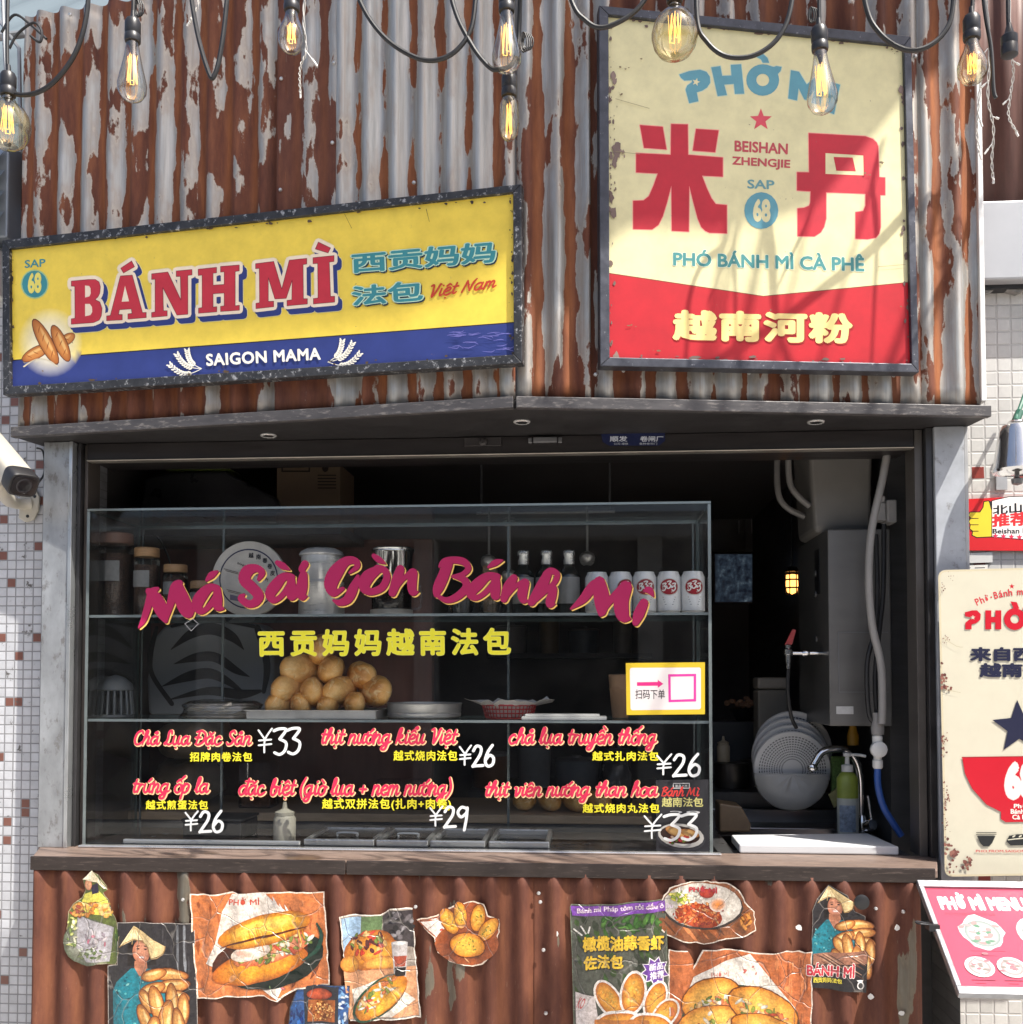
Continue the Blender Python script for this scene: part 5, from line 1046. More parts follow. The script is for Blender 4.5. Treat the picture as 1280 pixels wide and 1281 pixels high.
ga = nd(tt, 'ShaderNodeAttribute', attribute_name='gash'); cc_ = mixc(tt, .22, r1.outputs[0], ramp(tt, n2.outputs[0], [(.3, (.36, .14, .03)), (.7, (.86, .56, .22))]).outputs[0]); L(mixc(tt, ga.outputs['Fac'], cc_, (.96, .74, .40)), bs.inputs['Base Color']); bs.inputs['Roughness'].default_value = .3; bs.inputs['Coat Weight'].default_value = .25; bs.inputs['Coat Roughness'].default_value = .25
bp_ = nd(tt, 'ShaderNodeBump', iStrength=.3, iDistance=.003); L(n2.outputs[0], bp_.inputs['Height']); L(bp_.outputs[0], bs.inputs['Normal']); CRUST = m
def rollmesh(seed, l=.165, r=.030):
    b = MB(); n, mm = 64, 70; vs, fs, ga = [], [], []
    for i in range(mm + 1):
        t_ = i / mm * math.pi; x = -math.cos(t_) * l / 2; q = max(0, math.sin(t_)) ** .6 * r
        for j in range(n):
            a_ = j * 6.2832 / n; e = 1 + .09 * NZ.noise(V((x * 22, math.cos(a_) * 1.2 + seed, math.sin(a_) * 1.2))) + .035 * NZ.noise(V((x * 80, math.cos(a_) * 4 + seed, math.sin(a_) * 4)))
            ct = 1.75 + .35 * math.sin(x * 40 + seed) + x * 3; on = math.exp(-(x / (l * .36)) ** 4); g1 = math.exp(-((a_ - ct) / .16) ** 2) * on; g2 = math.exp(-((a_ - ct + .42) / .22) ** 2) * on
            ck = max(0, .16 - abs(NZ.noise(V((x * 42 + seed, math.cos(a_) * 1.9, math.sin(a_) * 1.9 + seed))))) * 6 * (NZ.noise(V((x * 16 + seed * 2, math.cos(a_) * .9 + 5, math.sin(a_) * .9))) > .02)       # cracks in the crust
            f_ = e - .13 * g1 + .07 * g2 - .075 * ck; zz = q * math.sin(a_) * f_; vs.append((q * math.cos(a_) * f_ * 1.05, x, zz * (.86 if zz < 0 else 1))); ga.append(min(1, .8 * g1 + .75 * ck))
    for i in range(mm):
        for j in range(n): fs.append((i * n + j, i * n + (j + 1) % n, (i + 1) * n + (j + 1) % n, (i + 1) * n + j))
    b.add(vs, fs); b.ga = ga; return b
def rollobj(seed, l, r):
    b = rollmesh(seed, l, r); o = b.build('bread_roll', CRUST, None, (0, 0, 0), smooth='all'); at = o.data.attributes.new('gash', 'FLOAT', 'POINT'); at.data.foreach_set('value', b.ga); return o
protos = []
ROLLS = [(398, 812, .17, 'bread roll at the very top of the pile behind the yellow characters'), (372, 836, .15, 'bread roll at the left end of the upper row of the pile'), (410, 838, .15, 'bread roll in the middle of the upper row under the top roll'), (449, 845, .15, 'bread roll at the right end of the upper row of the pile'),
         (356, 861, .125, 'bread roll at the left end of the main row, over the tray edge'), (387, 865, .125, 'pale cracked bread roll second in the main row of the pile'), (421, 864, .125, 'bread roll third in the main row of the pile'), (466, 864, .125, 'big leaning bread roll at the right end of the main row by the round tin'),
         (345, 881, .11, 'bread roll low in the tray at its left corner'), (372, 882, .11, 'bread roll low in the tray, second from the left corner'), (406, 882, .11, 'bread roll low in the middle of the tray'), (440, 881, .11, 'bread roll low in the tray under the leaning roll')]
for i, (px, py, y, lab) in enumerate(ROLLS):
    p = P(px, py, y - .05); p.y = y
    if i < 3: o = rollobj(i * 3.7, .165 if i else .15, .0505); protos.append(o)
    else: o = protos[i % 3].copy(); COL.objects.link(o)
    o.location = p; o.rotation_euler = (R(rnd.uniform(-6, 16)), R((-75, -95, -60, -110, -80, -100, -55, -85, -70, -95, -60, -80)[i]), R((10, -24, 16, 30, -14, 8, -16, 34, -20, 8, 0, 18)[i])); s_ = (.96 if i < 8 else .80) * rnd.uniform(.95, 1.06); o.scale = (s_ * .92, s_, s_ * .86)
    tag(o, lab, 'bread roll', 'bread rolls piled on the tray')
# round tin
lathething('round_tin', 'shallow round steel tin right of the bread rolls', 'tin', 531, 893, .15, S2 + .0005, (('tin', mat('tin_steel', (.58, .57, .55), .3, .55, .1, 5, (1, 1, 30)), [(0, .4), (44, .4), (46, 2), (46.5, 6), (45.8, 7), (46.5, 8), (47, 17), (48, 18.5), (46, 19), (45, 5), (0, 4)]),), None, 48)
# basket with paper liner
y = .13; k = mpp(y); c = V((X(637, y, 893), y, S2 + .0005)); t = thing('food_basket', 'red plastic oval basket lined with printed paper on the middle shelf', 'basket', c)
RB = mat('red_plastic', (.42, .035, .035), .35, 0, .12); b = MB(); b.lathe([(0, 1 * k), (27 * k, 1 * k), (29 * k, 0), (30 * k, 1.5 * k), (0, 2 * k)], c, 32, sq=.75); 
for h, r in ((6, 31), (11, 32.6)): b.lathe([(r * k, h * k), ((r + 1) * k, (h + .8) * k), (r * k, (h + 1.6) * k), ((r - 1) * k, (h + .8) * k), (r * k, h * k)], c, 36, sq=.75, cap=False)
b.lathe([(33 * k, 15.5 * k), (35.5 * k, 16.5 * k), (35 * k, 18 * k), (32.5 * k, 17.5 * k), (33 * k, 15.5 * k)], c, 36, sq=.75, cap=False)
for j in range(40): a_ = j * .15708; b.tube([c + V((29.5 * k * math.cos(a_), 22 * k * math.sin(a_), k)), c + V((33.5 * k * math.cos(a_), 25 * k * math.sin(a_), 16 * k))], .0017, 5)
b.build('basket', RB, t, smooth=True)
b = MB(); n = 36; vs, fs = [], []
for i in range(n):
    a_ = i * 6.2832 / n; pk = 1 + .30 * abs(math.cos(2 * a_)) ** 3 * (abs(math.cos(a_)) > .3)
    for r, h in ((3, 2.6), (26, 2.6), (31, 15), (44 * pk, 22 + 7 * NZ.noise(V((i * .7, 0, 9))) + 6 * (pk - 1))): vs.append(c + V((r * k * math.cos(a_), r * .74 * k * math.sin(a_), h * k)))
for i in range(n):
    for j in range(3): fs.append((i * 4 + j, ((i + 1) % n) * 4 + j, ((i + 1) % n) * 4 + j + 1, i * 4 + j + 1))
b.add(vs, fs); b.build('paper_liner', mat('liner_paper', (.58, .56, .53), .6, 0, .06, 20, dirt=(.12, .11, .12), dirt_at=.66), t, smooth=True)
b = MB(); p = at(708, 893, .05); b.box(p.x - .13, p.x + .12, .018, .11, S2 + .0006, S2 + .010); b.box(p.x - .12, p.x + .10, .022, .10, S2 + .0105, S2 + .017)
tag(b.build('paper_stack', mat('white_paper', (.74, .73, .70), .6, 0, .05, 40, dirt=(.45, .42, .40), dirt_at=.68), None, (p.x, .06, S2), bevel=.001), 'stack of white printed papers at the front of the middle shelf', 'paper')
p = at(776, 893, .2); lathething('paper_cup_stack', 'stack of brown paper cups behind the order card', 'cups', 776, 893, .18, S2 + .0005, (('cup', mat('kraft_paper', (.34, .20, .11), .7, 0, .12), [(0, .5), (10, .5), (13, 34), (13.6, 35), (13.6, 37), (13, 37.5), (14, 52), (14.6, 53), (13.6, 54)]),))

# ------------------------------------------------------------------ inside the case at counter level
z0 = CZ0 + .0035
for i, (x0, x1, lab) in enumerate(((382, 470, 'covered steel food pan left end of the row behind the glass'), (472, 537, 'dark steel food pan second from the left in the row'), (539, 608, 'open steel food pan third in the row under the 29 price'), (612, 688, 'open steel food pan at the right end of the row'))):
    a0, a1 = X(x0, .05, 1055), X(x1, .05, 1055); t = thing('food_pan', lab, 'food pan', ((a0 + a1) / 2, .15, z0), 'steel food pans in the case')
    b = MB(); b.box(a0, a1, .03, .045, z0, z0 + .020); b.box(a0, a1, .27, .285, z0, z0 + .020); b.box(a0, a0 + .014, .0451, .2699, z0, z0 + .020); b.box(a1 - .014, a1, .0451, .2699, z0, z0 + .020); b.build('rim', STEEL, t, bevel=.004)
    b = MB(); b.box(a0 + .015, a1 - .015, .046, .269, z0, z0 + (.003 if i > 1 else .012)); b.build('inside', mat('pan_inside', (.10, .10, .10), .3, .8, .3) if i > 1 else mat('pan_lid', (.07, .065, .06), .25, .7, .3), t, bevel=.002)
    if i < 2: b = MB(); xm = (a0 + a1) / 2; b.tube(smoothpts([(xm - .03, .14, z0 + .0125), (xm - .028, .14, z0 + .022), (xm + .028, .14, z0 + .022), (xm + .03, .14, z0 + .0125)], 4), .004, 8); b.build('lid_handle', STEEL, t, smooth=True)
b = MB(); b.box(X(155, .03, 1053), X(376, .03, 1053), .022, .036, z0, z0 + .014); tag(b.build('metal_rail', mat('bright_rail', (.72, .72, .71), .3, .6, .06), None, (X(265, .03), .03, z0), bevel=.003), 'long bright metal rail lying along the bottom of the display glass', 'rail')
t = thing('black_crate', 'small black plastic box behind the metal rail under the 26 price', 'box', (X(262, .2, 1040), .2, z0)); a0, a1 = X(228, .12, 1050), X(302, .12, 1050)
b = MB(); b.box(a0, a1, .12, .28, z0, z0 + .055); b.build('box', PLBLACK, t, bevel=.006); b = MB(); b.box(a0 - .004, a1 + .004, .116, .284, z0 + .0551, z0 + .063); b.build('lid', PLBLACK, t, bevel=.003)
def squeeze(px, base, y, zb, h, w, lab, m):
    return lathething('squeeze_bottle', lab, 'sauce bottle', px, base, y, zb, (('body', m, [(0, .3), (w * .92, .3), (w, 2), (w, h * .60), (w * .8, h * .69)]), ('cap', m, [(w * .86, h * .69), (w * .88, h * .76), (w * .5, h * .80), (w * .24, h * .84), (w * .16, h), (0, h)])), 'squeeze bottles', 20)
squeeze(356, 1053, .07, z0, 52, 14, 'cream squeeze bottle standing behind the glass by the food pans', mat('cream_plastic', (.52, .49, .40), .45, 0, .06))
# worktop behind, with rolls, bags and boxes on it
WK = 1.055
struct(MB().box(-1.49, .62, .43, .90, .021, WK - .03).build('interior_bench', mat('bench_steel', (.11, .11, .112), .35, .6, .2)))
b = MB(); b.box(X(165, .44), X(815, .44), .42, .90, WK - .028, WK); tag(b.build('worktop_board', mat('pale_worktop', (.50, .37, .24), .5, 0, .2, 8, (1, 8, 8)), None, (-.3, .6, WK - .028), bevel=.004), 'long pale wooden board on the bench behind the display case', 'board')
for i, (px, lab) in enumerate(((656, 'bread bun on the wooden board, leftmost of a row of four'), (688, 'bread bun on the wooden board, second of a row of four'), (718, 'bread bun on the wooden board, third of a row of four'), (749, 'bread bun on the wooden board, rightmost of a row of four'))):
    o = protos[i % 3].copy(); COL.objects.link(o); o.location = (X(px, .52, 1000), .52, WK + .036); o.scale = (.75, .75, .74); o.rotation_euler = (0, R(20 * i), R(9 * i)); tag(o, lab, 'bread bun', 'buns on the bench board')
def sack(cx, cy, cz, rx, ry, rz, name, lab, cat, m, seed):
    b = MB(); n, mm = 26, 16; vs, fs = [], []
    for i in range(mm + 1):
        t_ = i / mm * math.pi
        for j in range(n):
            a_ = j * 6.2832 / n; d = V((math.sin(t_) * math.cos(a_), math.sin(t_) * math.sin(a_), -math.cos(t_))); e = 1 + .22 * NZ.noise(d * 1.7 + V((seed, 0, 0))) + .06 * NZ.noise(d * 6 + V((seed, 1, 0)))
            zz = d.z * e; vs.append((cx + rx * d.x * e, cy + ry * d.y * e, cz + rz * (max(-.82, zz))))
    for i in range(mm):
        for j in range(n): fs.append((i * n + j, i * n + (j + 1) % n, (i + 1) * n + (j + 1) % n, (i + 1) * n + j))
    b.add(vs, fs); return tag(b.build(name, m, None, (cx, cy, cz - rz * .82), smooth='all'), lab, cat)
SK = mat('bag_plastic', (.22, .17, .125), .35, 0, .3, 10, bump=.2)
sack(X(232, .62, 975), .64, WK + .074, .135, .13, .09, 'bread_bag', 'lower clear bag of bread on the bench behind the left of the glass', 'bag', SK, 2.0); sack(X(245, .62, 925), .64, WK + .235, .14, .12, .085, 'bread_bag', 'upper clear bag of bread lying on another bag behind the first menu line', 'bag', SK, 6.0)
for px, w, h, lab in ((318, 40, 58, 'clear food box of orange slaw on the bench behind the menu lettering'), (500, 66, 36, 'low clear food box on the bench right of the slaw box')):
    a0, a1 = X(px - w / 2, .52, 1000), X(px + w / 2, .52, 1000); hh = h * mpp(.52); t = thing('food_box', lab, 'food box', ((a0 + a1) / 2, .57, WK))
    b = MB(); b.box(a0, a1, .52, .62, WK + .0006, WK + hh); b.build('box', glassmat('box_plastic', (.9, .9, .9), 1.0, .1), t, bevel=.004)
    b = MB(); b.box(a0 + .006, a1 - .006, .526, .614, WK + .003, WK + hh * .55); b.build('filling', mat('orange_slaw', (.22, .085, .035), .6, 0, .5, 90), t, bevel=.01)
# clear plastic hanging bag, right
sack(X(772, .5, 960), .60, WK + .090, .06, .07, .11, 'plastic_bag', 'dark grey plastic bag standing on the bench right of the four buns', 'bag', mat('grey_film', (.05, .05, .055), .25, 0, .3, 20, bump=.3), 9.0)
# ------------------------------------------------------------------ right half of the room
y = .25; bx0, bx1 = X(1037, y, 800), 1.160; bz0, bz1 = Z(908, y, 1090), Z(661, y, 1090)
t = thing('water_boiler', 'dark steel wall mounted water boiler box with a side tap, behind the hanging hose', 'water boiler', ((bx0 + bx1) / 2, .45, bz0))
BS = mat('boiler_steel', (.155, .15, .143), .42, .45, .10, 3, (1, 1, 4))
b = MB(); b.box(bx0, bx1, y, .70, bz0, bz1); b.build('casing', BS, t, bevel=.004)
b = MB(); px0, pz0, pz1 = X(1049, y), Z(866, y, 1090), Z(790, y, 1090)
for q in ((px0, bx1 - .01, pz1 - .003, pz1), (px0, bx1 - .01, pz0, pz0 + .003), (px0, px0 + .003, pz0 + .003, pz1 - .003)): b.box(q[0], q[1], y - .002, y + .001, q[2], q[3])
b.build('access_panel_edge', DSTEEL, t)
b = MB(); p = P(1057, 888, y); b.box(p.x - .026, p.x + .026, y - .0015, y, p.z - .012, p.z + .012); b.build('label_plate', mat('label_white', (.5, .5, .49), .5, 0, .1, 60), t)
b = MB(); p = P(1012, 817, y + .12); tx = X(986, .33, 817); b.tube([(tx, .33, p.z), (bx0, .33, p.z)], .007, 10); b.lathe([(.011, -.03), (.011, -.005), (.016, -.004), (.016, .012), (.011, .016), (.011, .026)], (tx, .33, p.z), 16); b.tube([(tx, .33, p.z - .03), (tx, .33, p.z - .05)], .008, 10); b.lathe([(.009, -.012), (.011, -.008), (.011, .008), (.009, .012)], ((tx + bx0) / 2, .33, p.z), 12, mx=MX.Rotation(R(90), 3, 'Y'))
tp = b.build('tap', CHR, t, smooth=True); b = MB(); b.prism([V((tx - .012, .325, p.z + .026)), V((tx + .012, .325, p.z + .026)), V((tx + .026, .325, p.z + .075)), V((tx + .014, .325, p.z + .078))], (0, .014, 0)); b.build('tap_handle', mat('red_handle', (.30, .03, .03), .4), tp, bevel=.003)
b = MB(); b.tube(smoothpts([(tx, .33, p.z - .05), (tx - .002, .33, p.z - .12), (tx + .01, .34, p.z - .2), (tx + .03, .36, p.z - .24)]), .006, 8); b.build('drain_hose', RUBBER, tp, smooth=True)
b = MB(); p = P(1018, 790, .45)
for zz, h in ((Z(745, .45), .035), (Z(800, .45), .02), (Z(720, .45), .03)): b.lathe([(.012, 0), (.012, .004), (.006, .006), (0, .006)], (bx0 - .0005, .42, zz), 14, mx=MX.Rotation(R(-90), 3, 'Y'))
b.build('gauge', DSTEEL, t, smooth=True)
b = MB(); b.box(bx0 - .002, bx0 - .0003, .36, .43, Z(745, .4), Z(690, .4)); b.build('display_panel', PLBLACK, t)
# white bin on the boiler
t = thing('plastic_bin', 'tall off white plastic bin with loop handles standing on the water boiler', 'bin', ((X(1000, .3) + 1.1) / 2, .45, bz1))
BN = mat('bin_plastic', (.19, .18, .165), .5, 0, .12, 4); b = MB(); xa = X(1014, .34, 600); b.prism([V((xa + .012, .34, bz1 + .0006)), V((1.13, .34, bz1 + .0006)), V((1.14, .34, 2.36)), V((xa - .01, .34, 2.36))], (0, .26, 0)); b.build('body', BN, t, bevel=.02, seg=3)
for dx, dy in ((0, .37), (-.022, .45)):
    b = MB(); b.tube(smoothpts([(xa - .006 + dx * .2, dy, 2.34 + dx), (xa - .05 + dx, dy, 2.335 + dx), (xa - .062 + dx, dy, 2.27 + dx), (xa - .06 + dx, dy, 2.15 + dx), (xa - .03 + dx, dy, 2.10 + dx), (xa + .004, dy, 2.07 + dx)], 4), .010, 8); b.build('handle', mat('bin_handle', (.20, .19, .18), .5), t, smooth=True)
# hoses, socket
HS = mat('grey_hose', (.27, .26, .25), .5, 0, .08); hp = [P(px, py, .12) for px, py in ((1112, 556), (1104, 600), (1091, 660), (1087, 720), (1091, 780), (1102, 830), (1104, 880), (1103, 905))]
tag(MB().tube(smoothpts([tuple(p) for p in hp], 5), .0115, 10).build('water_hose', HS, None, tuple(hp[-1]), smooth=True), 'pale grey hose hanging down in front of the water boiler', 'hose')
for i, l in enumerate((((1096, 668), (1098, 740), (1094, 790), (1085, 830), (1087, 890), (1096, 905)), ((1106, 655), (1105, 740), (1099, 800), (1095, 850), (1098, 905)))):
    q = [P(px, py, .16 + .02 * i) for px, py in l]; tag(MB().tube(smoothpts([tuple(p) for p in q], 5), .0075, 8).build('black_hose', RUBBER, None, tuple(q[-1]), smooth=True), ('thin black hose left of the pale hose in front of the boiler', 'thin black hose running down from the white socket box')[i], 'hose')
q = [P(px, py, .15) for px, py in ((1101, 905), (1100, 925), (1098, 960), (1099, 985), (1106, 1010), (1118, 1030), (1128, 1045))]; t = thing('blue_hose', 'blue water hose with a white valve running down to the sink', 'hose', tuple(q[-1]))
MB().tube(smoothpts([tuple(p) for p in q[1:]], 5), .010, 10).build('hose', mat('blue_tube', (.02, .075, .30), .4), t, smooth=True)
b = MB(); p = P(1098, 938, .15); b.lathe([(.012, -.055), (.015, -.05), (.015, -.03), (.012, -.028), (.012, .02), (.015, .022), (.015, .042), (.010, .048)], tuple(p), 16); b.lathe([(.016, -.012), (.024, -.008), (.024, .008), (.016, .012)], tuple(p + V((0, -.012, .003))), 14, mx=MX.Rotation(R(90), 3, 'X')); b.build('valve', WPLAST, t, smooth=True)
b = MB(); p = P(1098, 910, .15); b.lathe([(.018, -.02), (.020, .0), (.014, .02), (.014, .045)], tuple(p), 14); b.build('coupling', mat('grey_coupling', (.25, .24, .23), .5), t, smooth=True)
t = thing('socket_box', 'white plug in a wall socket on the right inner wall', 'socket', tuple(P(1118, 665, .2))); p = P(1110, 640, .22)
b = MB(); b.box(p.x - .005, 1.1675, .2, .27, p.z - .035, p.z + .035); b.build('socket', mat('socket_grey', (.30, .29, .285), .5), t, bevel=.004); b = MB(); b.box(p.x - .035, p.x - .006, .21, .26, p.z - .028, p.z + .028); b.box(p.x - .02, p.x - .006, .215, .255, p.z + .0285, p.z + .05); b.build('plug', mat('plug_grey', (.34, .33, .325), .5), t, bevel=.004)
# sink unit
sx0, sx1 = .60, 1.150
t = thing('sink_unit', 'stainless steel sink unit under the tap at the right of the window', 'sink', ((sx0 + sx1) / 2, .4, .9)); b = MB(); zt = 1.002
b.box(sx0, sx1, .03, .10, zt - .03, zt); b.box(sx0, sx1, .56, .70, zt - .03, zt + .0); b.box(sx0, sx0 + .05, .1001, .5599, zt - .03, zt); b.box(sx1 - .10, sx1, .1001, .5599, zt - .03, zt); b.box(sx0, sx1, .7001, .715, zt - .03, zt + .045); b.build('rim', mat('sink_steel', (.24, .24, .245), .3, .85, .12, 5), t, bevel=.003)
b = MB(); b.box(sx0 + .051, sx1 - .101, .101, .559, .84, .85); b.build('bowl', mat('sink_bowl', (.11, .11, .112), .3, .8, .15), t)
struct(MB().box(sx0, sx1, .10, .70, .021, .83).build('interior_cabinet', mat('dark_cabinet', (.04, .04, .04), .5)))
# white cutting board over the sink
bz = 1.0075; q = [PZ(px, py, bz + .024) for px, py in ((915, 1044), (1087, 1042), (1131, 1062), (934, 1066))]
q[2].y = max(q[2].y, .018); q[3].y = max(q[3].y, .018)
b = MB(); b.prism([V((p.x, p.y, bz)) for p in q], (0, 0, .024)); tag(b.build('cutting_board', mat('white_board', (.60, .61, .62), .45, 0, .05, 6, (1, 6, 1)), None, ((q[0].x + q[1].x) / 2, .15, bz), bevel=.004), 'white cutting board lying across the sink beside the display case', 'cutting board')
# tap
p = PZ(1083, 1030, zt); p.y = min(max(p.y, .28), .42); p.x = X(1083, p.y, 1035); t = thing('sink_tap', 'chrome gooseneck tap curving to the left over the white cutting board', 'tap', (p.x, p.y, zt))
tw = [P(px, py, p.y - .02 * i / 8) for i, (px, py) in enumerate(((1077, 1030), (1077, 1000), (1076, 972), (1070, 950), (1057, 938), (1040, 937), (1028, 941), (1021, 951), (1016, 960)))]
b = MB(); b.tube(smoothpts([tuple(v) for v in tw], 5), .0125, 14); b.lathe([(.014, -.012), (.016, -.008), (.016, .008), (.013, .012)], tuple(tw[-1]), 14, mx=MX.Rotation(R(-30), 3, 'Y')); b.build('spout', CHR, t, smooth=True)
b = MB(); c = V((p.x - .012, p.y, zt)); b.lathe([(.028, 0), (.028, .006), (.02, .012), (.02, .06), (.016, .066)], tuple(c), 18); b.build('base', CHR, t, smooth=True)
b = MB(); b.lathe([(.018, 0), (.019, .03), (.016, .036), (0, .037)], tuple(c + V((.012, -.012, .03))), 18, mx=MX.Rotation(R(70), 3, 'X') @ MX.Rotation(R(20), 3, 'Y')); b.tube([c + V((.025, -.03, .04)), c + V((.016, -.02, .13))], .005, 8); b.build('lever', CHR, t, smooth=True)
# soap bottle
y = .36; c = V((X(1061, y, 1035), y, zt + .0005)); k = mpp(y); t = thing('soap_bottle', 'pump bottle of yellow green soap beside the chrome tap', 'soap bottle', tuple(c))
b = MB(); b.lathe([(0, 0), (11 * k, 0), (13 * k, 2 * k), (13 * k, 48 * k)], tuple(c), 20, sq=.7, cap=False); b.build('lower_body', mat('soap_white', (.42, .44, .40), .35), t, smooth=True); b = MB(); b.lathe([(13 * k, 48.2 * k), (13 * k, 72 * k), (9 * k, 78 * k), (5 * k, 80 * k)], tuple(c), 20, sq=.7, cap=False); b.build('upper_body', mat('soap_green', (.25, .31, .05), .35), t, smooth=True)
b = MB(); b.lathe([(7 * k, 80.2 * k), (7 * k, 88 * k), (3 * k, 89 * k), (2.4 * k, 98 * k), (5 * k, 99 * k), (5 * k, 103 * k), (0, 104 * k)], tuple(c), 16); b.tube([c + V((0, 0, 101 * k)), c + V((13 * k, -.02, 101 * k)), c + V((20 * k, -.025, 99.5 * k))], 1.8 * k, 8); b.build('pump', WPLAST, t, smooth=True)
b = MB(); vs = [c + V((13.3 * k * math.sin(a_), -13.3 * k * .7 * math.cos(a_), h * k)) for a_ in (-1, -.6, -.2, .2, .6) for h in (8, 40)]; b.add(vs, [(2 * j, 2 * j + 2, 2 * j + 3, 2 * j + 1) for j in range(4)]); b.build('label', mat('blue_label', (.20, .25, .32), .5, 0, .5, 70), t)
y = .46; b = MB(); a0, a1 = X(1040, y), X(1060, y); b.box(a0, a1, y, y + .03, zt + .12, Z(944, y)); tag(b.build('scouring_pad', mat('pad_green', (.07, .13, .03), .9, 0, .5, 120, bump=.6), None, ((a0 + a1) / 2, y, zt + .12), bevel=.004), 'green scouring pad tucked behind the soap bottle', 'sponge')
y = .44; b = MB(); a0, a1 = X(1038, y), X(1060, y); q = [P(px, py, y) for px, py in ((1037, 994), (1052, 982), (1060, 996), (1044, 1010))]; b.prism(q, (0, .012, 0)); tag(b.build('dish_cloth', mat('cloth_yellow', (.36, .33, .14), .9, 0, .15, 40), None, tuple(q[3])), 'small folded yellow cloth left of the soap bottle', 'cloth')
y = .50; b = MB(); q = P(1067, 905, y); b.lathe([(.018, 0), (.020, .03), (.012, .06), (.008, .11)], (q.x, y, Z(930, y)), 14); tag(b.build('sauce_bottle', mat('amber_bottle', (.42, .22, .02), .3), None, (q.x, y, Z(930, y)), smooth=True), 'orange yellow bottle hanging under the water boiler', 'bottle')
# sieve plates
def ringmat():
    m, t_, b_ = newmat('sieve'); L = t_.links.new; tc = nd(t_, 'ShaderNodeTexCoord'); sp = nd(t_, 'ShaderNodeSeparateXYZ'); L(tc.outputs['Object'], sp.inputs[0])
    r_ = mth(t_, 'SQRT', mth(t_, 'ADD', mth(t_, 'POWER', sp.outputs[0], 2.0), mth(t_, 'POWER', sp.outputs[2], 2.0))); an = mth(t_, 'ARCTAN2', sp.outputs[0], sp.outputs[2])
    s1 = mth(t_, 'SINE', mth(t_, 'MULTIPLY', r_, 2 * math.pi / .0082)); s2 = mth(t_, 'SINE', mth(t_, 'MULTIPLY', an, 60.0)); k_ = mth(t_, 'MULTIPLY', mth(t_, 'GREATER_THAN', s1, .1), mth(t_, 'GREATER_THAN', s2, -.5))
    k_ = mth(t_, 'MULTIPLY', k_, mth(t_, 'GREATER_THAN', r_, .03)); k_ = mth(t_, 'MULTIPLY', k_, mth(t_, 'LESS_THAN', r_, .112))
    L(mixc(t_, k_, (.60, .59, .57), (.10, .10, .10)), b_.inputs['Base Color']); b_.inputs['Roughness'].default_value = .45; return m
SV = ringmat()
for i, (px, py, yy, lab) in enumerate(((991, 962, .50, 'grey plastic sieve plate, frontmost of the four leaning upright'), (990, 954, .53, 'grey plastic sieve plate, second from the front'), (989, 946, .56, 'grey plastic sieve plate, third from the front'), (992, 937, .59, 'grey plastic sieve plate, rearmost of the four'))):
    c = P(px, py, yy); r = 47 * mpp(yy); b = MB(); b.lathe([(0, .002), (r * .94, .002), (r * .96, -.006), (r, -.007), (r, .002), (r * .97, .006), (0, .006)], tuple(c), 48, mx=MX.Rotation(R(90), 3, 'X') @ MX.Rotation(0, 3, 'Z')); o = b.build('sieve_plate', SV, None, tuple(c), smooth=True); tag(o, lab, 'plate', 'stacked sieve plates')
c = P(990, 968, .47); r = 46 * mpp(.47); b = MB(); b.lathe([(r * math.sin(a_ * .19), -.045 * math.cos(a_ * .19) + .03) for a_ in range(9)], (c.x, .47, c.z), 40, mx=MX.Rotation(R(90), 3, 'X'))
o = MB(); n = 24; vs = []
for i in range(n + 1):
    a_ = math.pi * i / n
    for rr, dy in ((1.0, .0), (.97, -.012), (.6, -.020), (.0, -.022)): vs.append((c.x + r * rr * math.cos(a_), .47 + dy, c.z - r * rr * math.sin(a_) + .004))
o.add(vs, [(i * 4 + j, i * 4 + 4 + j, i * 4 + 5 + j, i * 4 + 1 + j) for i in range(n) for j in range(3)]); tag(o.build('plastic_scoop', mat('grey_scoop', (.33, .33, .32), .45, 0, .08), None, (c.x, .47, c.z - r), smooth='all', solid=.003), 'smooth grey half round plastic scoop in front of the sieve plates', 'scoop')
# far things on the left of the boiler
struct(MB().box(.60, 1.15, .75, 1.15, .021, 1.10).build('interior_bench', mat('bench_steel', (.11, .11, .112), .35, .6, .2)))
y = .95; c = V((X(964, y, 900), y, 1.1005)); k = mpp(y); w = 18 * k; t = thing('storage_canister', 'pale square canister with a lid behind the sieve plates', 'canister', tuple(c))
b = MB(); b.box(c.x - w, c.x + w, y - w, y + w, c.z, Z(862, y)); b.build('body', mat('canister', (.30, .265, .215), .5, 0, .08), t, bevel=.008); b = MB(); b.box(c.x - w * 1.02, c.x + w * 1.02, y - w * 1.02, y + w * 1.02, Z(861, y), Z(847, y)); b.build('lid', mat('canister_lid', (.34, .30, .25), .5), t, bevel=.008)
squeeze(905, 930, .9, 1.1005 + .095, 32, 8, 'small pale squeeze bottle in the dark on a pot right of the case', mat('cream_plastic2', (.42, .35, .24), .45))
for px, w_, y_, lab in ((915, 20, .9, 'dark steel pot left under the small squeeze bottle'), (943, 17, 1.02, 'dark steel pot between the squeeze bottle and the canister')):
    k = mpp(y_); c = V((X(px, y_, 960), y_, 1.1005)); tag(MB().lathe([(0, 0), (w_ * k * .95, 0), (w_ * k, .01), (w_ * k, .088), (w_ * k * 1.05, .091), (w_ * k * 1.05, .094), (0, .0945)], tuple(c), 28).build('cooking_pot', mat('pot_steel', (.12, .11, .10), .35, .8, .2), None, tuple(c), smooth=True), lab, 'pot')
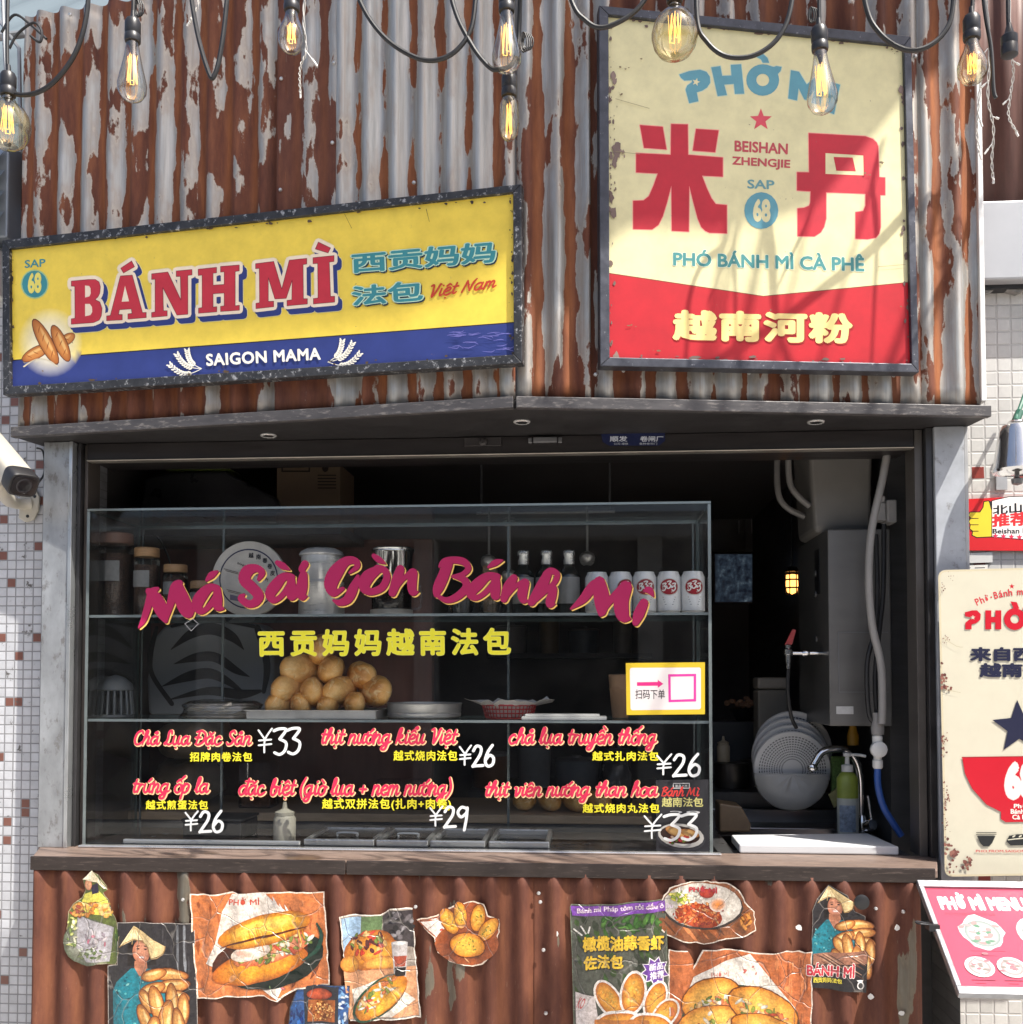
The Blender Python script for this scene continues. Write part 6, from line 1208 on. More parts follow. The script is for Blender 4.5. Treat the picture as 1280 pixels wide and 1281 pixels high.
y = .45; b = MB(); a0, a1 = X(899, y), X(938, y); b.prism([V((a0, y, zt + .0005)), V((a1, y, zt + .0005)), V((a1, y, zt + .028)), V((a1 - .03, y, zt + .085)), V((a0, y, zt + .095))], (0, .12, 0)); tag(b.build('wooden_block', mat('block_wood', (.20, .14, .085), .5, 0, .2, 12, (1, 8, 1)), None, ((a0 + a1) / 2, y, zt), bevel=.006), 'slanted wooden block by the sink next to the glass case edge', 'block')
y = 1.3; pts = [P(930 + rnd.gauss(0, 9), 879 + rnd.gauss(0, 3), y) for _ in range(16)]; b = MB()
for p in pts: b.lathe([(0, -.008), (.012, -.004), (.013, .004), (0, .009)], tuple(p), 7, mx=MX.Rotation(rnd.random() * 3, 3, 'X'))
o = b.build('dried_chillies', mat('dried_brown', (.30, .16, .09), .7, 0, .4, 60), None, tuple(P(930, 884, y))); tag(o, 'small bunch of dried brown chillies in a dark bowl behind the case edge', 'spices')
c = P(930, 886, y); tag(MB().lathe([(0, -.05), (.03, -.05), (.055, 0), (.058, .002), (.05, -.006), (0, -.02)], tuple(c), 20).build('spice_bowl', PLBLACK, None, tuple(c - V((0, 0, .05))), smooth=True), 'dark bowl holding the dried brown chillies', 'bowl')
struct(MB().box(c.x - .15, c.x + .4, y - .1, y + .2, .021, c.z - .0505).build('interior_shelf', mat('dark_cabinet', (.04, .04, .04), .5)))
# glowing lantern, spot lamp, screen on the far wall
y = 1.5; c = P(991, 735, y); t = thing('wall_lantern', 'small glowing amber lantern in the dark left of the water boiler', 'lantern', tuple(c)); k = mpp(y)
b = MB(); b.lathe([(0, -8 * k), (6 * k, -5 * k), (7.5 * k, 3 * k), (7 * k, 16 * k), (0, 17 * k)], tuple(c), 16); b.build('glass', emit('lantern_glow', (1.0, .42, .10), 2.2), t, smooth=True)
b = MB()
for h in (-1, 9): b.lathe([(8 * k, h * k), (9 * k, (h + 1) * k), (8 * k, (h + 2) * k)], tuple(c), 16, cap=False)
for j in range(6): a_ = j * 1.047; b.tube([c + V((8 * k * math.cos(a_), 8 * k * math.sin(a_), -8 * k)), c + V((8 * k * math.cos(a_), 8 * k * math.sin(a_), 20 * k))], .7 * k, 5)
b.lathe([(9 * k, 20 * k), (6 * k, 26 * k), (0, 27 * k)], tuple(c), 16); b.build('cage', BLACKM, t); b = MB(); b.tube([c + V((0, 0, 27 * k)), c + V((0, 0, .9))], .003, 6); b.build('cord', PLBLACK, t)
y = 2.4; c = P(969, 607, y); t = thing('spot_lamp', 'tiny lit spot lamp under the dark ceiling above the amber lantern', 'lamp', tuple(c)); k = mpp(y); RT = MX.Rotation(R(68), 3, 'X')
b = MB(); b.lathe([(5.2 * k, 0), (6 * k, 10 * k), (4 * k, 16 * k), (0, 17 * k)], tuple(c), 16, mx=RT, cap=False); b.tube([c + V((0, .05, 0)), c + V((0, .05, .25))], .006, 6); b.build('housing', PLBLACK, t, smooth=True); b = MB(); b.lathe([(0, 1 * k), (4.6 * k, 1 * k)], tuple(c), 16, mx=RT, cap=False); b.build('bulb', emit('spot_glow', (1, .78, .45), 5), t)
y = 2.2; q = [P(px, py, y) for px, py in ((893, 691), (942, 691), (942, 754), (893, 754))]; t = thing('wall_screen', 'dim bluish screen showing foliage on the far dark wall right of the case', 'screen', tuple((q[2] + q[3]) / 2)); b = MB(); b.prism(q, (0, .04, 0)); b.build('housing', PLBLACK, t)
m, t_, b_ = newmat('screen_picture'); tc = nd(t_, 'ShaderNodeTexCoord'); n1 = nd(t_, 'ShaderNodeTexNoise', iScale=26.0, iDetail=8.0, iRoughness=.75); t_.links.new(tc.outputs['Object'], n1.inputs['Vector'])
r1 = ramp(t_, n1.outputs[0], [(.42, (.004, .006, .012)), (.55, (.022, .034, .050)), (.68, (.10, .13, .15))]); t_.links.new(r1.outputs[0], b_.inputs['Emission Color']); b_.inputs['Emission Strength'].default_value = .55; b_.inputs['Base Color'].default_value = (.01, .01, .01, 1)
b = MB(); b.add([p + V((0, -.001, 0)) for p in (q[0] + V((.008, 0, -.008)), q[1] + V((-.004, 0, -.008)), q[2] + V((-.004, 0, .006)), q[3] + V((.008, 0, .006)))], [(0, 1, 2, 3)]); b.build('picture', m, t)
# machine and carton above the case, left
y = .62; z9 = 2.051
t = thing('kitchen_machine', 'dark kitchen machine with a green lid on top of the brown partition at upper left', 'machine', (X(250, y), .93, Z(636, y))); q = [P(px, py, y) for px, py in ((175, 640), (180, 598), (208, 590), (280, 588), (345, 622), (352, 640))]
b = MB(); b.prism(q, (0, .28, 0)); b.build('body', mat('machine_dark', (.075, .075, .08), .3, .5, .2), t, bevel=.01); q = [P(px, py, y) for px, py in ((206, 588), (212, 581), (278, 580), (290, 588))]; b = MB(); b.prism(q, (0, .25, 0)); b.build('lid', mat('machine_green', (.10, .13, .02), .5), t, bevel=.004)
struct(MB().box(-1.49, X(430, .6), .55, .919, 2.02, 2.05).build('interior_shelf', mat('dark_cabinet', (.04, .04, .04), .5)))
y = .65; t = thing('cardboard_carton', 'brown cardboard carton with black print at the top left behind the glass case', 'carton', (X(388, y), .75, 2.0505)); a0, a1 = X(346, y, 600), X(426, y, 600)
b = MB(); b.box(a0, a1, y, y + .22, 2.0505, Z(576, y)); b.build('carton', mat('carton_brown', (.17, .115, .07), .7, 0, .15, 5), t, bevel=.003); pr = Pr(flat(y - .001)); BKp = (40, 30, 24)
for y0_ in (578, 583): pr.stroke([(352, y0_, .8), (388, y0_, .8)], BKp, 0, k=1)
pr.poly([(352, 577), (388, 577), (388, 590), (352, 590)], BKp, 0, [[(354, 579), (386, 579), (386, 588), (354, 588)]]); pr.blob(407, 585, 4, 5, 0, BKp, BKp, 0)
for i in range(5): pr.stroke([(398, 594 + i * 4, 1.4), (420, 594 + i * 4, 1.4)], BKp, 0, k=1)
pr.build('print', printmat('card_print'), t)
# notice board, left cupboards in the far dark
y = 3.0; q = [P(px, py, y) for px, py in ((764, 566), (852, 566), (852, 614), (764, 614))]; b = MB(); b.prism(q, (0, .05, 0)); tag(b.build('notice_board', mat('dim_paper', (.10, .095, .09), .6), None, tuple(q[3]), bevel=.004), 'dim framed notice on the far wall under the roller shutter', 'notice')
b = MB(); y = .98
for px in (418, 422): q = P(px, 700, y); b.box(q.x, q.x + .012, y - .015, y - .001, 1.2, 2.0)
y = .7; q0 = [P(px, py, y) for px, py in ((545, 690), (560, 684), (563, 673), (552, 679), (520, 680))]
q = [P(px, py, .42) for px, py in ((150, 680), (190, 668), (208, 690), (214, 715), (216, 760))]; tag(MB().tube(smoothpts([tuple(p) for p in q]), .003, 6).build('black_cable', RUBBER, None, tuple(q[-1])), 'thin black cable curving down behind the coffee jars', 'cable')

# dim clutter of the kitchen behind the display case
struct(MB().box(-.30, .55, 1.45, 2.0, .021, 1.02).build('interior_bench', mat('bench_steel', (.11, .11, .112), .35, .6, .2)))
struct(MB().box(-.35, .58, 2.75, 3.09, 1.62, 1.645).build('interior_shelf', mat('dark_cabinet', (.04, .04, .04), .5)))
CLT = [('storage_tub', 'tub', (-.22, 1.60, 1.0205), .085, .16, (.20, .085, .04), 'orange brown storage tub on the dark bench behind the menu lettering'), ('storage_tub', 'tub', (-.02, 1.62, 1.0205), .075, .20, (.26, .25, .23), 'tall pale storage tub on the dark back bench'),
       ('cooking_pot', 'pot', (.17, 1.66, 1.0205), .10, .13, (.20, .20, .20), 'wide steel pot on the dark back bench behind the menu lettering'), ('storage_jar', 'jar', (.36, 1.60, 1.0205), .05, .18, (.16, .06, .045), 'dark red storage jar on the back bench near the case edge'),
       ('storage_tub', 'tub', (-.22, 2.9, 1.6455), .09, .17, (.22, .21, .20), 'grey tub at the left of the high back shelf'), ('storage_jar', 'jar', (.0, 2.9, 1.6455), .06, .22, (.24, .17, .09), 'amber jar on the high back shelf'), ('storage_tub', 'tub', (.20, 2.9, 1.6455), .085, .15, (.10, .13, .16), 'blue grey tub on the high back shelf'), ('storage_jar', 'jar', (.42, 2.9, 1.6455), .055, .21, (.25, .24, .22), 'pale jar at the right of the high back shelf')]
for nm, ct_, c, r, h, cc, lab in CLT:
    t = thing(nm, lab, ct_, c); c = V(c); b = MB(); b.lathe([(0, 0), (r * .88, 0), (r * .92, .006), (r, h * .86), (r, h * .88)], tuple(c), 24); b.build('body', mat('tub_%d' % int(cc[0] * 1000 + cc[2] * 77), cc, .4, 0, .15, 12), t, smooth=True)
    b = MB(); b.lathe([(r * 1.04, h * .885), (r * 1.05, h * .93), (r * .9, h * .97), (r * .25, h * .98), (r * .2, h * 1.06), (0, h * 1.07)], tuple(c), 24); b.build('lid', mat('tub_lid', (.20, .19, .18), .4), t, smooth=True)
# wall cupboard far right, ladles on a rail
y = 2.95; q0, q1 = P(888, 690, y), P(975, 590, y); t = thing('wall_cupboard', 'dim grey wall cupboard with two doors above the bluish screen', 'cupboard', ((q0.x + q1.x) / 2, 3.0, q0.z))
b = MB(); b.box(q0.x, q1.x, y, y + .14, q0.z, q1.z); b.build('carcass', mat('cupboard_grey', (.13, .125, .12), .5), t)
for i in range(2): xa, xb = q0.x + (q1.x - q0.x) * i / 2 + .006, q0.x + (q1.x - q0.x) * (i + 1) / 2 - .006; b = MB(); b.box(xa, xb, y - .016, y - .0005, q0.z + .006, q1.z - .006); d = b.build('door', mat('cupboard_door', (.14, .135, .13), .45), t, bevel=.003); b = MB(); xh = xb - .03 if i == 0 else xa + .03; b.tube([(xh, y - .03, q0.z + .10), (xh, y - .03, q0.z + .20)], .005, 6); b.build('handle', STEEL, d)
y = 1.15; rz = Z(640, y); xa, xb = X(596, y), X(770, y); t = thing('utensil_rail', 'thin steel rail for ladles in the dark behind the top shelf', 'rail', ((xa + xb) / 2, y, rz)); MB().tube([(xa, y, rz), (xb, y, rz)], .006, 8).build('rail', STEEL, t, smooth=True)
for xx in (xa + .02, xb - .02): MB().tube([(xx, y, rz), (xx, y, 2.42)], .005, 6).build('hanger', DSTEEL, t)
for px, ln, lab in ((612, .20, 'steel ladle hanging left on the rail behind the amber carton'), (638, .26, 'long steel ladle second on the rail in the dark'), (735, .19, 'steel skimmer hanging at the right of the rail behind the cans')):
    x = X(px, y); t = thing('ladle', lab, 'ladle', (x, y - .012, rz - ln)); b = MB(); b.tube(smoothpts([(x, y, rz + .008), (x, y - .012, rz), (x, y - .012, rz - ln)], 4), .005, 7); b.build('handle', STEEL, t, smooth=True); b = MB(); b.lathe([(.032, .0), (.030, -.018), (.016, -.030), (0, -.033), (.014, -.027), (.028, -.016), (.030, 0)], (x, y - .03, rz - ln), 18, mx=MX.Rotation(R(-50), 3, 'X')); b.build('bowl', STEEL, t, smooth=True)
# ------------------------------------------------------------------ posters pasted on the skirt
PY0 = SKY - .0120
def pmap(x, y, h): p = P(x, y, PY0); p.y -= h; return p
def wav(seed, amp=.0045, cr=.0042):
    def f(x, z):
        return -amp * math.cos(2 * math.pi * (x - PH0) / PIT) + cr * (NZ.noise(V((x * 22, z * 17, seed))) + .55 * NZ.noise(V((x * 60, z * 48, seed + 3))))
    return f
PP = printmat('poster_paper', .32, .14, spec=.5, wrinkle=.8, scale=30, photo=.30)
def torn(pts, step=6, j=1.4):
    out = []
    for i in range(len(pts)):
        (x0, y0), (x1, y1) = pts[i], pts[(i + 1) % len(pts)]; n = max(1, int(math.hypot(x1 - x0, y1 - y0) / step))
        for q in range(n): out.append((x0 + (x1 - x0) * q / n + rnd.uniform(-j, j), y0 + (y1 - y0) * q / n + rnd.uniform(-j, j)))
    return out
def inset(pts, d):
    cx = sum(p[0] for p in pts) / len(pts); cy_ = sum(p[1] for p in pts) / len(pts)
    return [(x + d * (1 if x < cx else -1) * min(1, abs(x - cx) / 12), y + d * (1 if y < cy_ else -1) * min(1, abs(y - cy_) / 12)) for x, y in pts]
def sheetpr(out, edge=(226, 214, 200), col=(120, 60, 36), j=1.4, d=2.0, step=6):
    pr = Pr(pmap); o = torn(out, step, j); pr.out = inset(o, d); pr.poly(o, edge, 0); pr.poly(inset(o, d), col, .5); return pr
def finish(pr, name, label, cat, base, seed, **kw):
    p = P(base[0], base[1], PY0); o = pr.build(name, PP, None, tuple(p), cut=.0125, warp=wav(seed, **kw)); return tag(o, label, cat)
def streaks(pr, x0, y0, x1, y1, n, cols, L=.8, w=2.5, slant=0):
    for _ in range(n):
        x, y = rnd.uniform(x0, x1), rnd.uniform(y0, y1); l = rnd.uniform(6, 26)
        if pr.out and not (inside((x, y), pr.out) and inside((x + slant * l, y + l), pr.out)): continue
        pr.stroke([(x, y, .5), (x + slant * l * .5, y + l * .5, w * rnd.uniform(.5, 1)), (x + slant * l, y + l, .5)], rnd.choice(cols), L, k=2)
def confetti(pr, cx, cy, rx, ry, n, cols, L, s=3, ang=0, lw=.5):
    for _ in range(n):
        a_, r_ = rnd.uniform(0, 6.28), math.sqrt(rnd.random()); x, y = r_ * rx * math.cos(a_), r_ * ry * math.sin(a_); ca, sa = math.cos(R(ang)), math.sin(R(ang))
        if pr.out and not inside((cx + x * ca - y * sa, cy + x * sa + y * ca), pr.out): continue
        c = rnd.choice(cols); pr.blob(cx + x * ca - y * sa, cy + x * sa + y * ca, s * rnd.uniform(.5, 1.2), s * lw * rnd.uniform(.4, 1), rnd.uniform(0, 180), c, tuple(int(v * .72) for v in c), L, n=8)
WOOD = [(190, 108, 60), (150, 80, 44), (208, 128, 78), (170, 92, 50)]
FILL = [(232, 222, 200), (222, 130, 80), (150, 160, 70), (240, 200, 140), (196, 84, 56), (236, 232, 214), (110, 130, 60)]
def woman(pr, T, s, L=1):
    q = lambda pts: [T(x, y) for x, y in pts]
    pr.poly(q([(160, 1180), (195, 1180), (196, 1206), (160, 1208)]), (24, 18, 18), L)
    cx_, cy_ = T(177, 1190); pr.poly(q([(168, 1202), (184, 1202), (186, 1222), (167, 1222)]), (176, 116, 88), L + .2); pr.blob(cx_, cy_, 11.5 * s, 15.5 * s, 0, (214, 150, 120), (168, 104, 78), L + .4)
    for x in (172, 182): a_, b_ = T(x, 1187); pr.blob(a_, b_, 2.2 * s, 1 * s, 0, (40, 24, 20), (60, 36, 30), L + .8, n=8); a_, b_ = T(x, 1183.5); pr.blob(a_, b_, 3 * s, .7 * s, -8 if x < 177 else 8, (50, 30, 26), (70, 44, 36), L + .8, n=8)
    a_, b_ = T(177, 1197.5); pr.blob(a_, b_, 4.6 * s, 1.9 * s, 0, (240, 232, 224), (170, 70, 66), L + .8, n=12); a_, b_ = T(177.4, 1192); pr.blob(a_, b_, 2.2 * s, 2.6 * s, 0, (206, 142, 112), (190, 124, 96), L + .7, n=8)
    pr.poly(q([(167, 1158), (206, 1184), (203, 1194), (190, 1199), (186, 1184), (178, 1176), (166, 1176), (150, 1184)]), (206, 184, 136), L + 1); pr.poly(q([(167, 1158), (150, 1184), (166, 1176), (178, 1176)]), (228, 210, 166), L + 1.2); pr.stroke(q([(206, 1184), (203, 1194), (190, 1199), (184, 1182), (166, 1175), (150, 1184)]), (150, 120, 76), L + 1.3, w=1.2 * s, k=2)
    for i in range(5): pr.stroke(q([(167, 1159), (156 + i * 9, 1180 - (i == 2) * 2 + i)]), (186, 160, 110), L + 1.3, w=.7 * s, k=1)
    pr.poly(q([(164, 1211), (190, 1211), (206, 1224), (206, 1296), (142, 1296), (141, 1240), (146, 1228)]), (26, 116, 132), L + .1); pr.poly(q([(168, 1211), (184, 1211), (176, 1226)]), (190, 126, 98), L + .5)
    for _ in range(46): x, y = rnd.uniform(144, 186), rnd.uniform(1222, 1294); a_, b_ = T(x, y); pr.blob(a_, b_, rnd.uniform(1, 3) * s, rnd.uniform(.6, 2) * s, rnd.uniform(0, 180), rnd.choice([(140, 206, 206), (16, 70, 92), (90, 170, 176), (14, 60, 80)]), (40, 120, 130), L + .4, n=7)
    for x, y, l, w, a in ((212, 1219, 24, 7.5, 4), (192, 1219, 16, 7, -14), (216, 1233, 22, 8, -8), (190, 1238, 17, 8, -22), (226, 1246, 12, 7, 20), (184, 1252, 16, 7.5, 60), (196, 1254, 22, 8, 78), (216, 1254, 24, 8, 84), (230, 1262, 20, 7, 90), (182, 1275, 20, 8, 66), (208, 1275, 24, 9, 98), (224, 1282, 22, 8, 82), (192, 1288, 18, 8, 100)):
        a_, b_ = T(x, y); bread(pr, a_, b_, l * s, w * s, a, L + 1.4, cuts=0, c0=(226, 168, 92), hi=(246, 214, 150))
# cut-out of a small woman with baskets
out = [(116, 1089), (124, 1094), (133, 1108), (134, 1113), (129, 1116), (135, 1126), (141, 1142), (146, 1152), (147, 1158), (150, 1164), (148, 1200), (144, 1207), (133, 1206), (100, 1203), (90, 1194), (83, 1180), (86, 1140), (91, 1130), (102, 1122), (106, 1113), (103, 1100)]
pr = sheetpr(out, (150, 140, 110), (92, 104, 50), .5, .8, 5); pr.blob(110, 1178, 30, 30, 0, (150, 152, 140), (80, 88, 70), .8); pr.poly([(96, 1144), (142, 1160), (136, 1203), (108, 1203), (96, 1186)], (168, 166, 172), 1); confetti(pr, 118, 1176, 16, 10, 18, [(196, 120, 140), (150, 140, 150), (210, 200, 205)], 1.4, 4); confetti(pr, 114, 1193, 22, 8, 26, [(120, 132, 90), (90, 110, 60), (190, 196, 180)], 1.4, 4)
pr.poly([(106, 1118), (122, 1112), (134, 1126), (140, 1146), (112, 1142), (98, 1136)], (206, 200, 90), 1.2); confetti(pr, 118, 1138, 26, 9, 34, [(236, 180, 90), (214, 140, 60), (246, 204, 130)], 1.6, 5, lw=.8); confetti(pr, 96, 1140, 8, 8, 12, [(160, 80, 60), (206, 150, 80)], 1.6, 4, lw=.8)
pr.blob(111, 1106, 5, 7, 0, (226, 170, 130), (190, 120, 90), 1.8); pr.poly([(115, 1107), (123, 1104), (124, 1116), (116, 1118)], (40, 34, 60), 1.6); pr.poly([(116, 1088), (133, 1110), (130, 1112), (122, 1103), (103, 1100)], (214, 206, 176), 2.2); pr.poly([(116, 1088), (103, 1100), (114, 1099)], (238, 232, 208), 2.4); streaks(pr, 140, 1160, 148, 1195, 8, [(60, 90, 40), (110, 140, 60)], 1.5, 3); confetti(pr, 91, 1165, 6, 22, 20, [(190, 196, 120), (120, 140, 80), (220, 220, 190)], 1.5, 4)
finish(pr, 'wall_sticker', 'small cut-out sticker of a person in a conical hat with a full basket', 'sticker', (115, 1207), 1.0)
# dark poster with smiling woman
pr = sheetpr([(147, 1153), (243, 1155), (249, 1345), (134, 1345), (134, 1208), (147, 1206)], (170, 165, 160), (40, 38, 42), .3, .8, 30)
for x in (222, 231): pr.stroke([(x, 1158, 3), (x + 1, 1205, 3.5), (x + 2, 1215, 1)], (120, 124, 130), .7, k=2)
streaks(pr, 200, 1156, 240, 1200, 12, [(60, 58, 62), (52, 50, 54)], .6, 3); woman(pr, lambda x, y: (x, y), 1.0); finish(pr, 'wall_poster', 'dark poster of a smiling person in a conical hat and teal shirt holding baguettes', 'poster', (190, 1345), 2.0, cr=.0015)
# big sandwich poster
pr = sheetpr([(238, 1117), (262, 1119), (290, 1116), (300, 1119), (345, 1116), (405, 1115), (408, 1150), (413, 1232), (372, 1236), (347, 1252), (330, 1247), (246, 1249), (241, 1180)], (236, 224, 208), (196, 116, 66), 1.0, 1.6, 8)
streaks(pr, 242, 1118, 404, 1236, 60, WOOD + [(214, 136, 86)], .7, 5, .1); streaks(pr, 340, 1180, 405, 1236, 26, [(120, 60, 32), (140, 70, 40)], .75, 6, -.6)
pr.poly([(290, 1118), (330, 1116), (370, 1150), (378, 1190), (362, 1215), (347, 1250), (310, 1226), (258, 1205), (270, 1180), (278, 1140)], (224, 216, 206), .9); streaks(pr, 285, 1120, 360, 1150, 14, [(196, 190, 186), (240, 236, 230)], 1, 4, .4); pr.box('PHỞ MÌ', 286, 1122, 324, 1132, (200, 80, 60), 1.1, bold=.02); pr.text('BÁNH', ((338, 1216), (372, 1205), (374, 1214), (340, 1226)), (206, 90, 90), 1.1); confetti(pr, 344, 1232, 12, 8, 10, [(130, 160, 110), (206, 120, 120)], 1.1, 3)
pr.blob(342, 1200, 64, 36, -14, (20, 34, 26), (16, 26, 20), .95); pr.blob(326, 1197, 62, 30, -16, (60, 30, 20), (70, 34, 20), 1.05)
pr.blob(326, 1207, 62, 21, -15, (236, 158, 50), (166, 84, 24), 1.2); pr.blob(344, 1186, 50, 16, -20, (226, 150, 110), (190, 90, 56), 1.4); confetti(pr, 342, 1188, 50, 12, 70, FILL, 1.6, 6, -20); pr.blob(314, 1191, 26, 10, -14, (244, 236, 224), (214, 196, 180), 2.0); pr.blob(306, 1193, 12, 5, 10, (236, 170, 150), (226, 206, 190), 2.2)
pr.blob(331, 1163, 60, 19, -15, (240, 180, 58), (176, 100, 30), 2.3); pr.blob(331, 1158, 44, 9, -15, (250, 210, 96), (236, 172, 56), 2.5); streaks(pr, 290, 1150, 380, 1172, 16, [(214, 140, 40), (246, 196, 90)], 2.6, 2.4, .3)
pr.stroke([(276, 1186, 1), (300, 1178, 2.4), (345, 1168, 3), (385, 1158, 1)], (96, 44, 20), 2.5); pr.stroke([(396, 1155, 2), (402, 1170, 5), (396, 1188, 5), (380, 1200, 2)], (26, 60, 48), 1.8); finish(pr, 'wall_poster', 'large torn poster of a filled bread roll on brown paper, left under the counter', 'poster', (325, 1250), 3.0)
# narrow poster with drink
pr = sheetpr([(425, 1147), (450, 1143), (476, 1145), (487, 1137), (500, 1135), (516, 1136), (519, 1180), (526, 1272), (490, 1276), (452, 1278), (438, 1277), (432, 1220)], (236, 228, 216), (150, 140, 130), 1.0, 1.5, 6)
pr.poly([(427, 1149), (452, 1146), (450, 1195), (431, 1200)], (156, 186, 214), .8); pr.poly([(452, 1146), (478, 1146), (478, 1175), (452, 1180)], (96, 120, 80), .8); pr.poly([(478, 1146), (487, 1139), (516, 1138), (518, 1185), (480, 1178)], (60, 54, 56), .8); confetti(pr, 500, 1156, 16, 16, 26, [(110, 104, 108), (40, 36, 40), (150, 146, 150)], 1, 5, lw=.8)
pr.poly([(430, 1215), (520, 1208), (524, 1270), (436, 1276)], (206, 150, 110), .9); pr.blob(463, 1188, 34, 24, -20, (230, 150, 50), (150, 80, 30), 1.1); pr.blob(480, 1190, 30, 15, -8, (236, 166, 60), (180, 100, 40), 1.2); confetti(pr, 460, 1180, 22, 14, 40, [(206, 70, 50), (120, 140, 60), (236, 190, 120), (90, 40, 40)], 1.6, 6); pr.blob(438, 1206, 12, 11, 0, (236, 170, 70), (170, 100, 40), 1.5); pr.blob(480, 1204, 26, 8, -4, (240, 180, 80), (190, 116, 50), 1.8)
pr.poly([(490, 1178), (510, 1178), (508, 1222), (494, 1222)], (180, 176, 176), 1.9); pr.poly([(493, 1195), (509, 1195), (507, 1208), (495, 1208)], (150, 70, 50), 2.1); pr.poly([(494, 1209), (508, 1209), (507, 1220), (495, 1220)], (30, 22, 22), 2.1); pr.blob(500, 1179, 10, 3, 0, (220, 220, 220), (160, 160, 160), 2.2)
pr.poly([(440, 1238), (480, 1222), (520, 1250), (490, 1272), (446, 1274)], (226, 220, 208), 1.2); pr.blob(475, 1248, 42, 20, -40, (40, 90, 60), (30, 70, 50), 1.3); pr.blob(477, 1247, 40, 18, -40, (236, 170, 50), (170, 96, 30), 1.6); confetti(pr, 472, 1245, 32, 10, 50, FILL, 1.9, 5, -40); pr.blob(486, 1252, 30, 7, -44, (240, 186, 70), (206, 136, 40), 2.4); finish(pr, 'wall_poster', 'narrow torn poster of bread rolls with a tall drink glass', 'poster', (478, 1277), 4.0)
# leaf-shaped cut-out
out = [(521, 1150), (545, 1145), (560, 1136), (574, 1129), (592, 1127), (606, 1131), (611, 1145), (625, 1149), (625, 1166), (618, 1190), (604, 1206), (592, 1209), (562, 1203), (548, 1191), (543, 1172)]
pr = sheetpr(out, (230, 214, 196), (150, 76, 40), .8, 1.4, 5); pr.poly([(526, 1153), (548, 1150), (568, 1172), (562, 1190), (550, 1186), (545, 1170)], (226, 214, 206), .9); confetti(pr, 556, 1170, 10, 10, 12, [(206, 90, 80), (200, 190, 186)], 1.1, 3); streaks(pr, 548, 1180, 610, 1200, 24, [(206, 140, 90), (120, 60, 34)], 1, 3, .8); pr.blob(584, 1180, 40, 26, 0, (120, 56, 28), (150, 80, 44), .8)
for x, y, l, w, a in ((562, 1152, 17, 10, 60), (576, 1144, 17, 8, 84), (598, 1148, 17, 9, 100), (611, 1162, 17, 9, 130), (585, 1182, 22, 15, 10)): pr.blob(x, y, l * 1.06, w * 1.08, a, (150, 80, 30), (90, 44, 20), 1.2); pr.blob(x, y, l, w, a, (240, 184, 70), (190, 110, 36), 1.5); confetti(pr, x, y, l * .6, w * .6, 12, [(250, 216, 120), (220, 150, 50), (130, 140, 50)], 2, 2.2, a)
streaks(pr, 550, 1190, 612, 1202, 14, [(216, 160, 110), (160, 90, 50)], 2, 2.4, .9); finish(pr, 'wall_sticker', 'leaf-shaped cut-out sticker of small toasts in a basket', 'sticker', (578, 1209), 5.0)
# small blue corner poster
pr = sheetpr([(372, 1234), (404, 1231), (437, 1233), (435, 1340), (360, 1340), (362, 1260)], (60, 62, 70), (46, 84, 140), .6, 1.2, 10); confetti(pr, 428, 1258, 7, 30, 26, [(120, 170, 220), (30, 60, 120), (200, 214, 230)], .9, 5); confetti(pr, 370, 1275, 8, 20, 16, [(60, 120, 200), (30, 50, 110)], .9, 5); pr.poly([(380, 1232), (424, 1234), (422, 1345), (384, 1345)], (40, 42, 50), 1); pr.poly([(386, 1250), (420, 1250), (419, 1278), (385, 1277)], (150, 84, 40), 1.2); confetti(pr, 402, 1264, 16, 12, 90, [(206, 140, 80), (120, 60, 26), (236, 180, 110)], 1.5, 1.8, lw=.9); pr.blob(400, 1243, 16, 7, 0, (190, 84, 50), (130, 50, 30), 1.6); pr.poly([(384, 1280), (420, 1280), (420, 1345), (384, 1345)], (150, 160, 176), 1.3); finish(pr, 'wall_poster', 'small blue poster of a glass box of snacks, overlapping two larger ones', 'poster', (398, 1340), 6.0, amp=.0030)
# green poster with purple banner
pr = sheetpr([(713, 1135), (715, 1131), (760, 1131), (832, 1124), (835, 1180), (838, 1350), (720, 1350), (716, 1220)], (120, 130, 110), (84, 88, 78), .4, .9, 20); streaks(pr, 716, 1140, 830, 1240, 60, [(60, 84, 40), (70, 110, 50), (110, 112, 104), (52, 60, 46)], .7, 9, .4); confetti(pr, 790, 1152, 36, 12, 36, [(60, 110, 40), (44, 80, 34), (90, 140, 60)], .8, 7)
pr.poly([(714, 1133), (760, 1133), (832, 1126), (833, 1139), (770, 1146), (716, 1145)], (126, 74, 170), 1.1); pr.text('Bánh mì Pháp tôm tỏi dầu ô liu', ((722, 1134), (842, 1127), (842, 1137), (722, 1144)), (236, 220, 236), 1.4, bold=.025)
for q in ([(718, 1162), (728, 1169)], [(727, 1158), (733, 1167)], [(738, 1159), (736, 1166)]): pr.stroke([(x, y, 2) for x, y in q], (236, 236, 230), 1.3, k=1)
for st, q in (('橄榄油蒜香虾', ((729, 1171), (831, 1169), (831, 1188), (729, 1190))), ('佐法包', ((730, 1195), (780, 1193), (780, 1211), (730, 1213)))): pr.text(st, q, (40, 40, 34), 1.1, bold=.045, off=(1.4, 1.4)); pr.text(st, q, (240, 200, 60), 1.5, bold=.045)
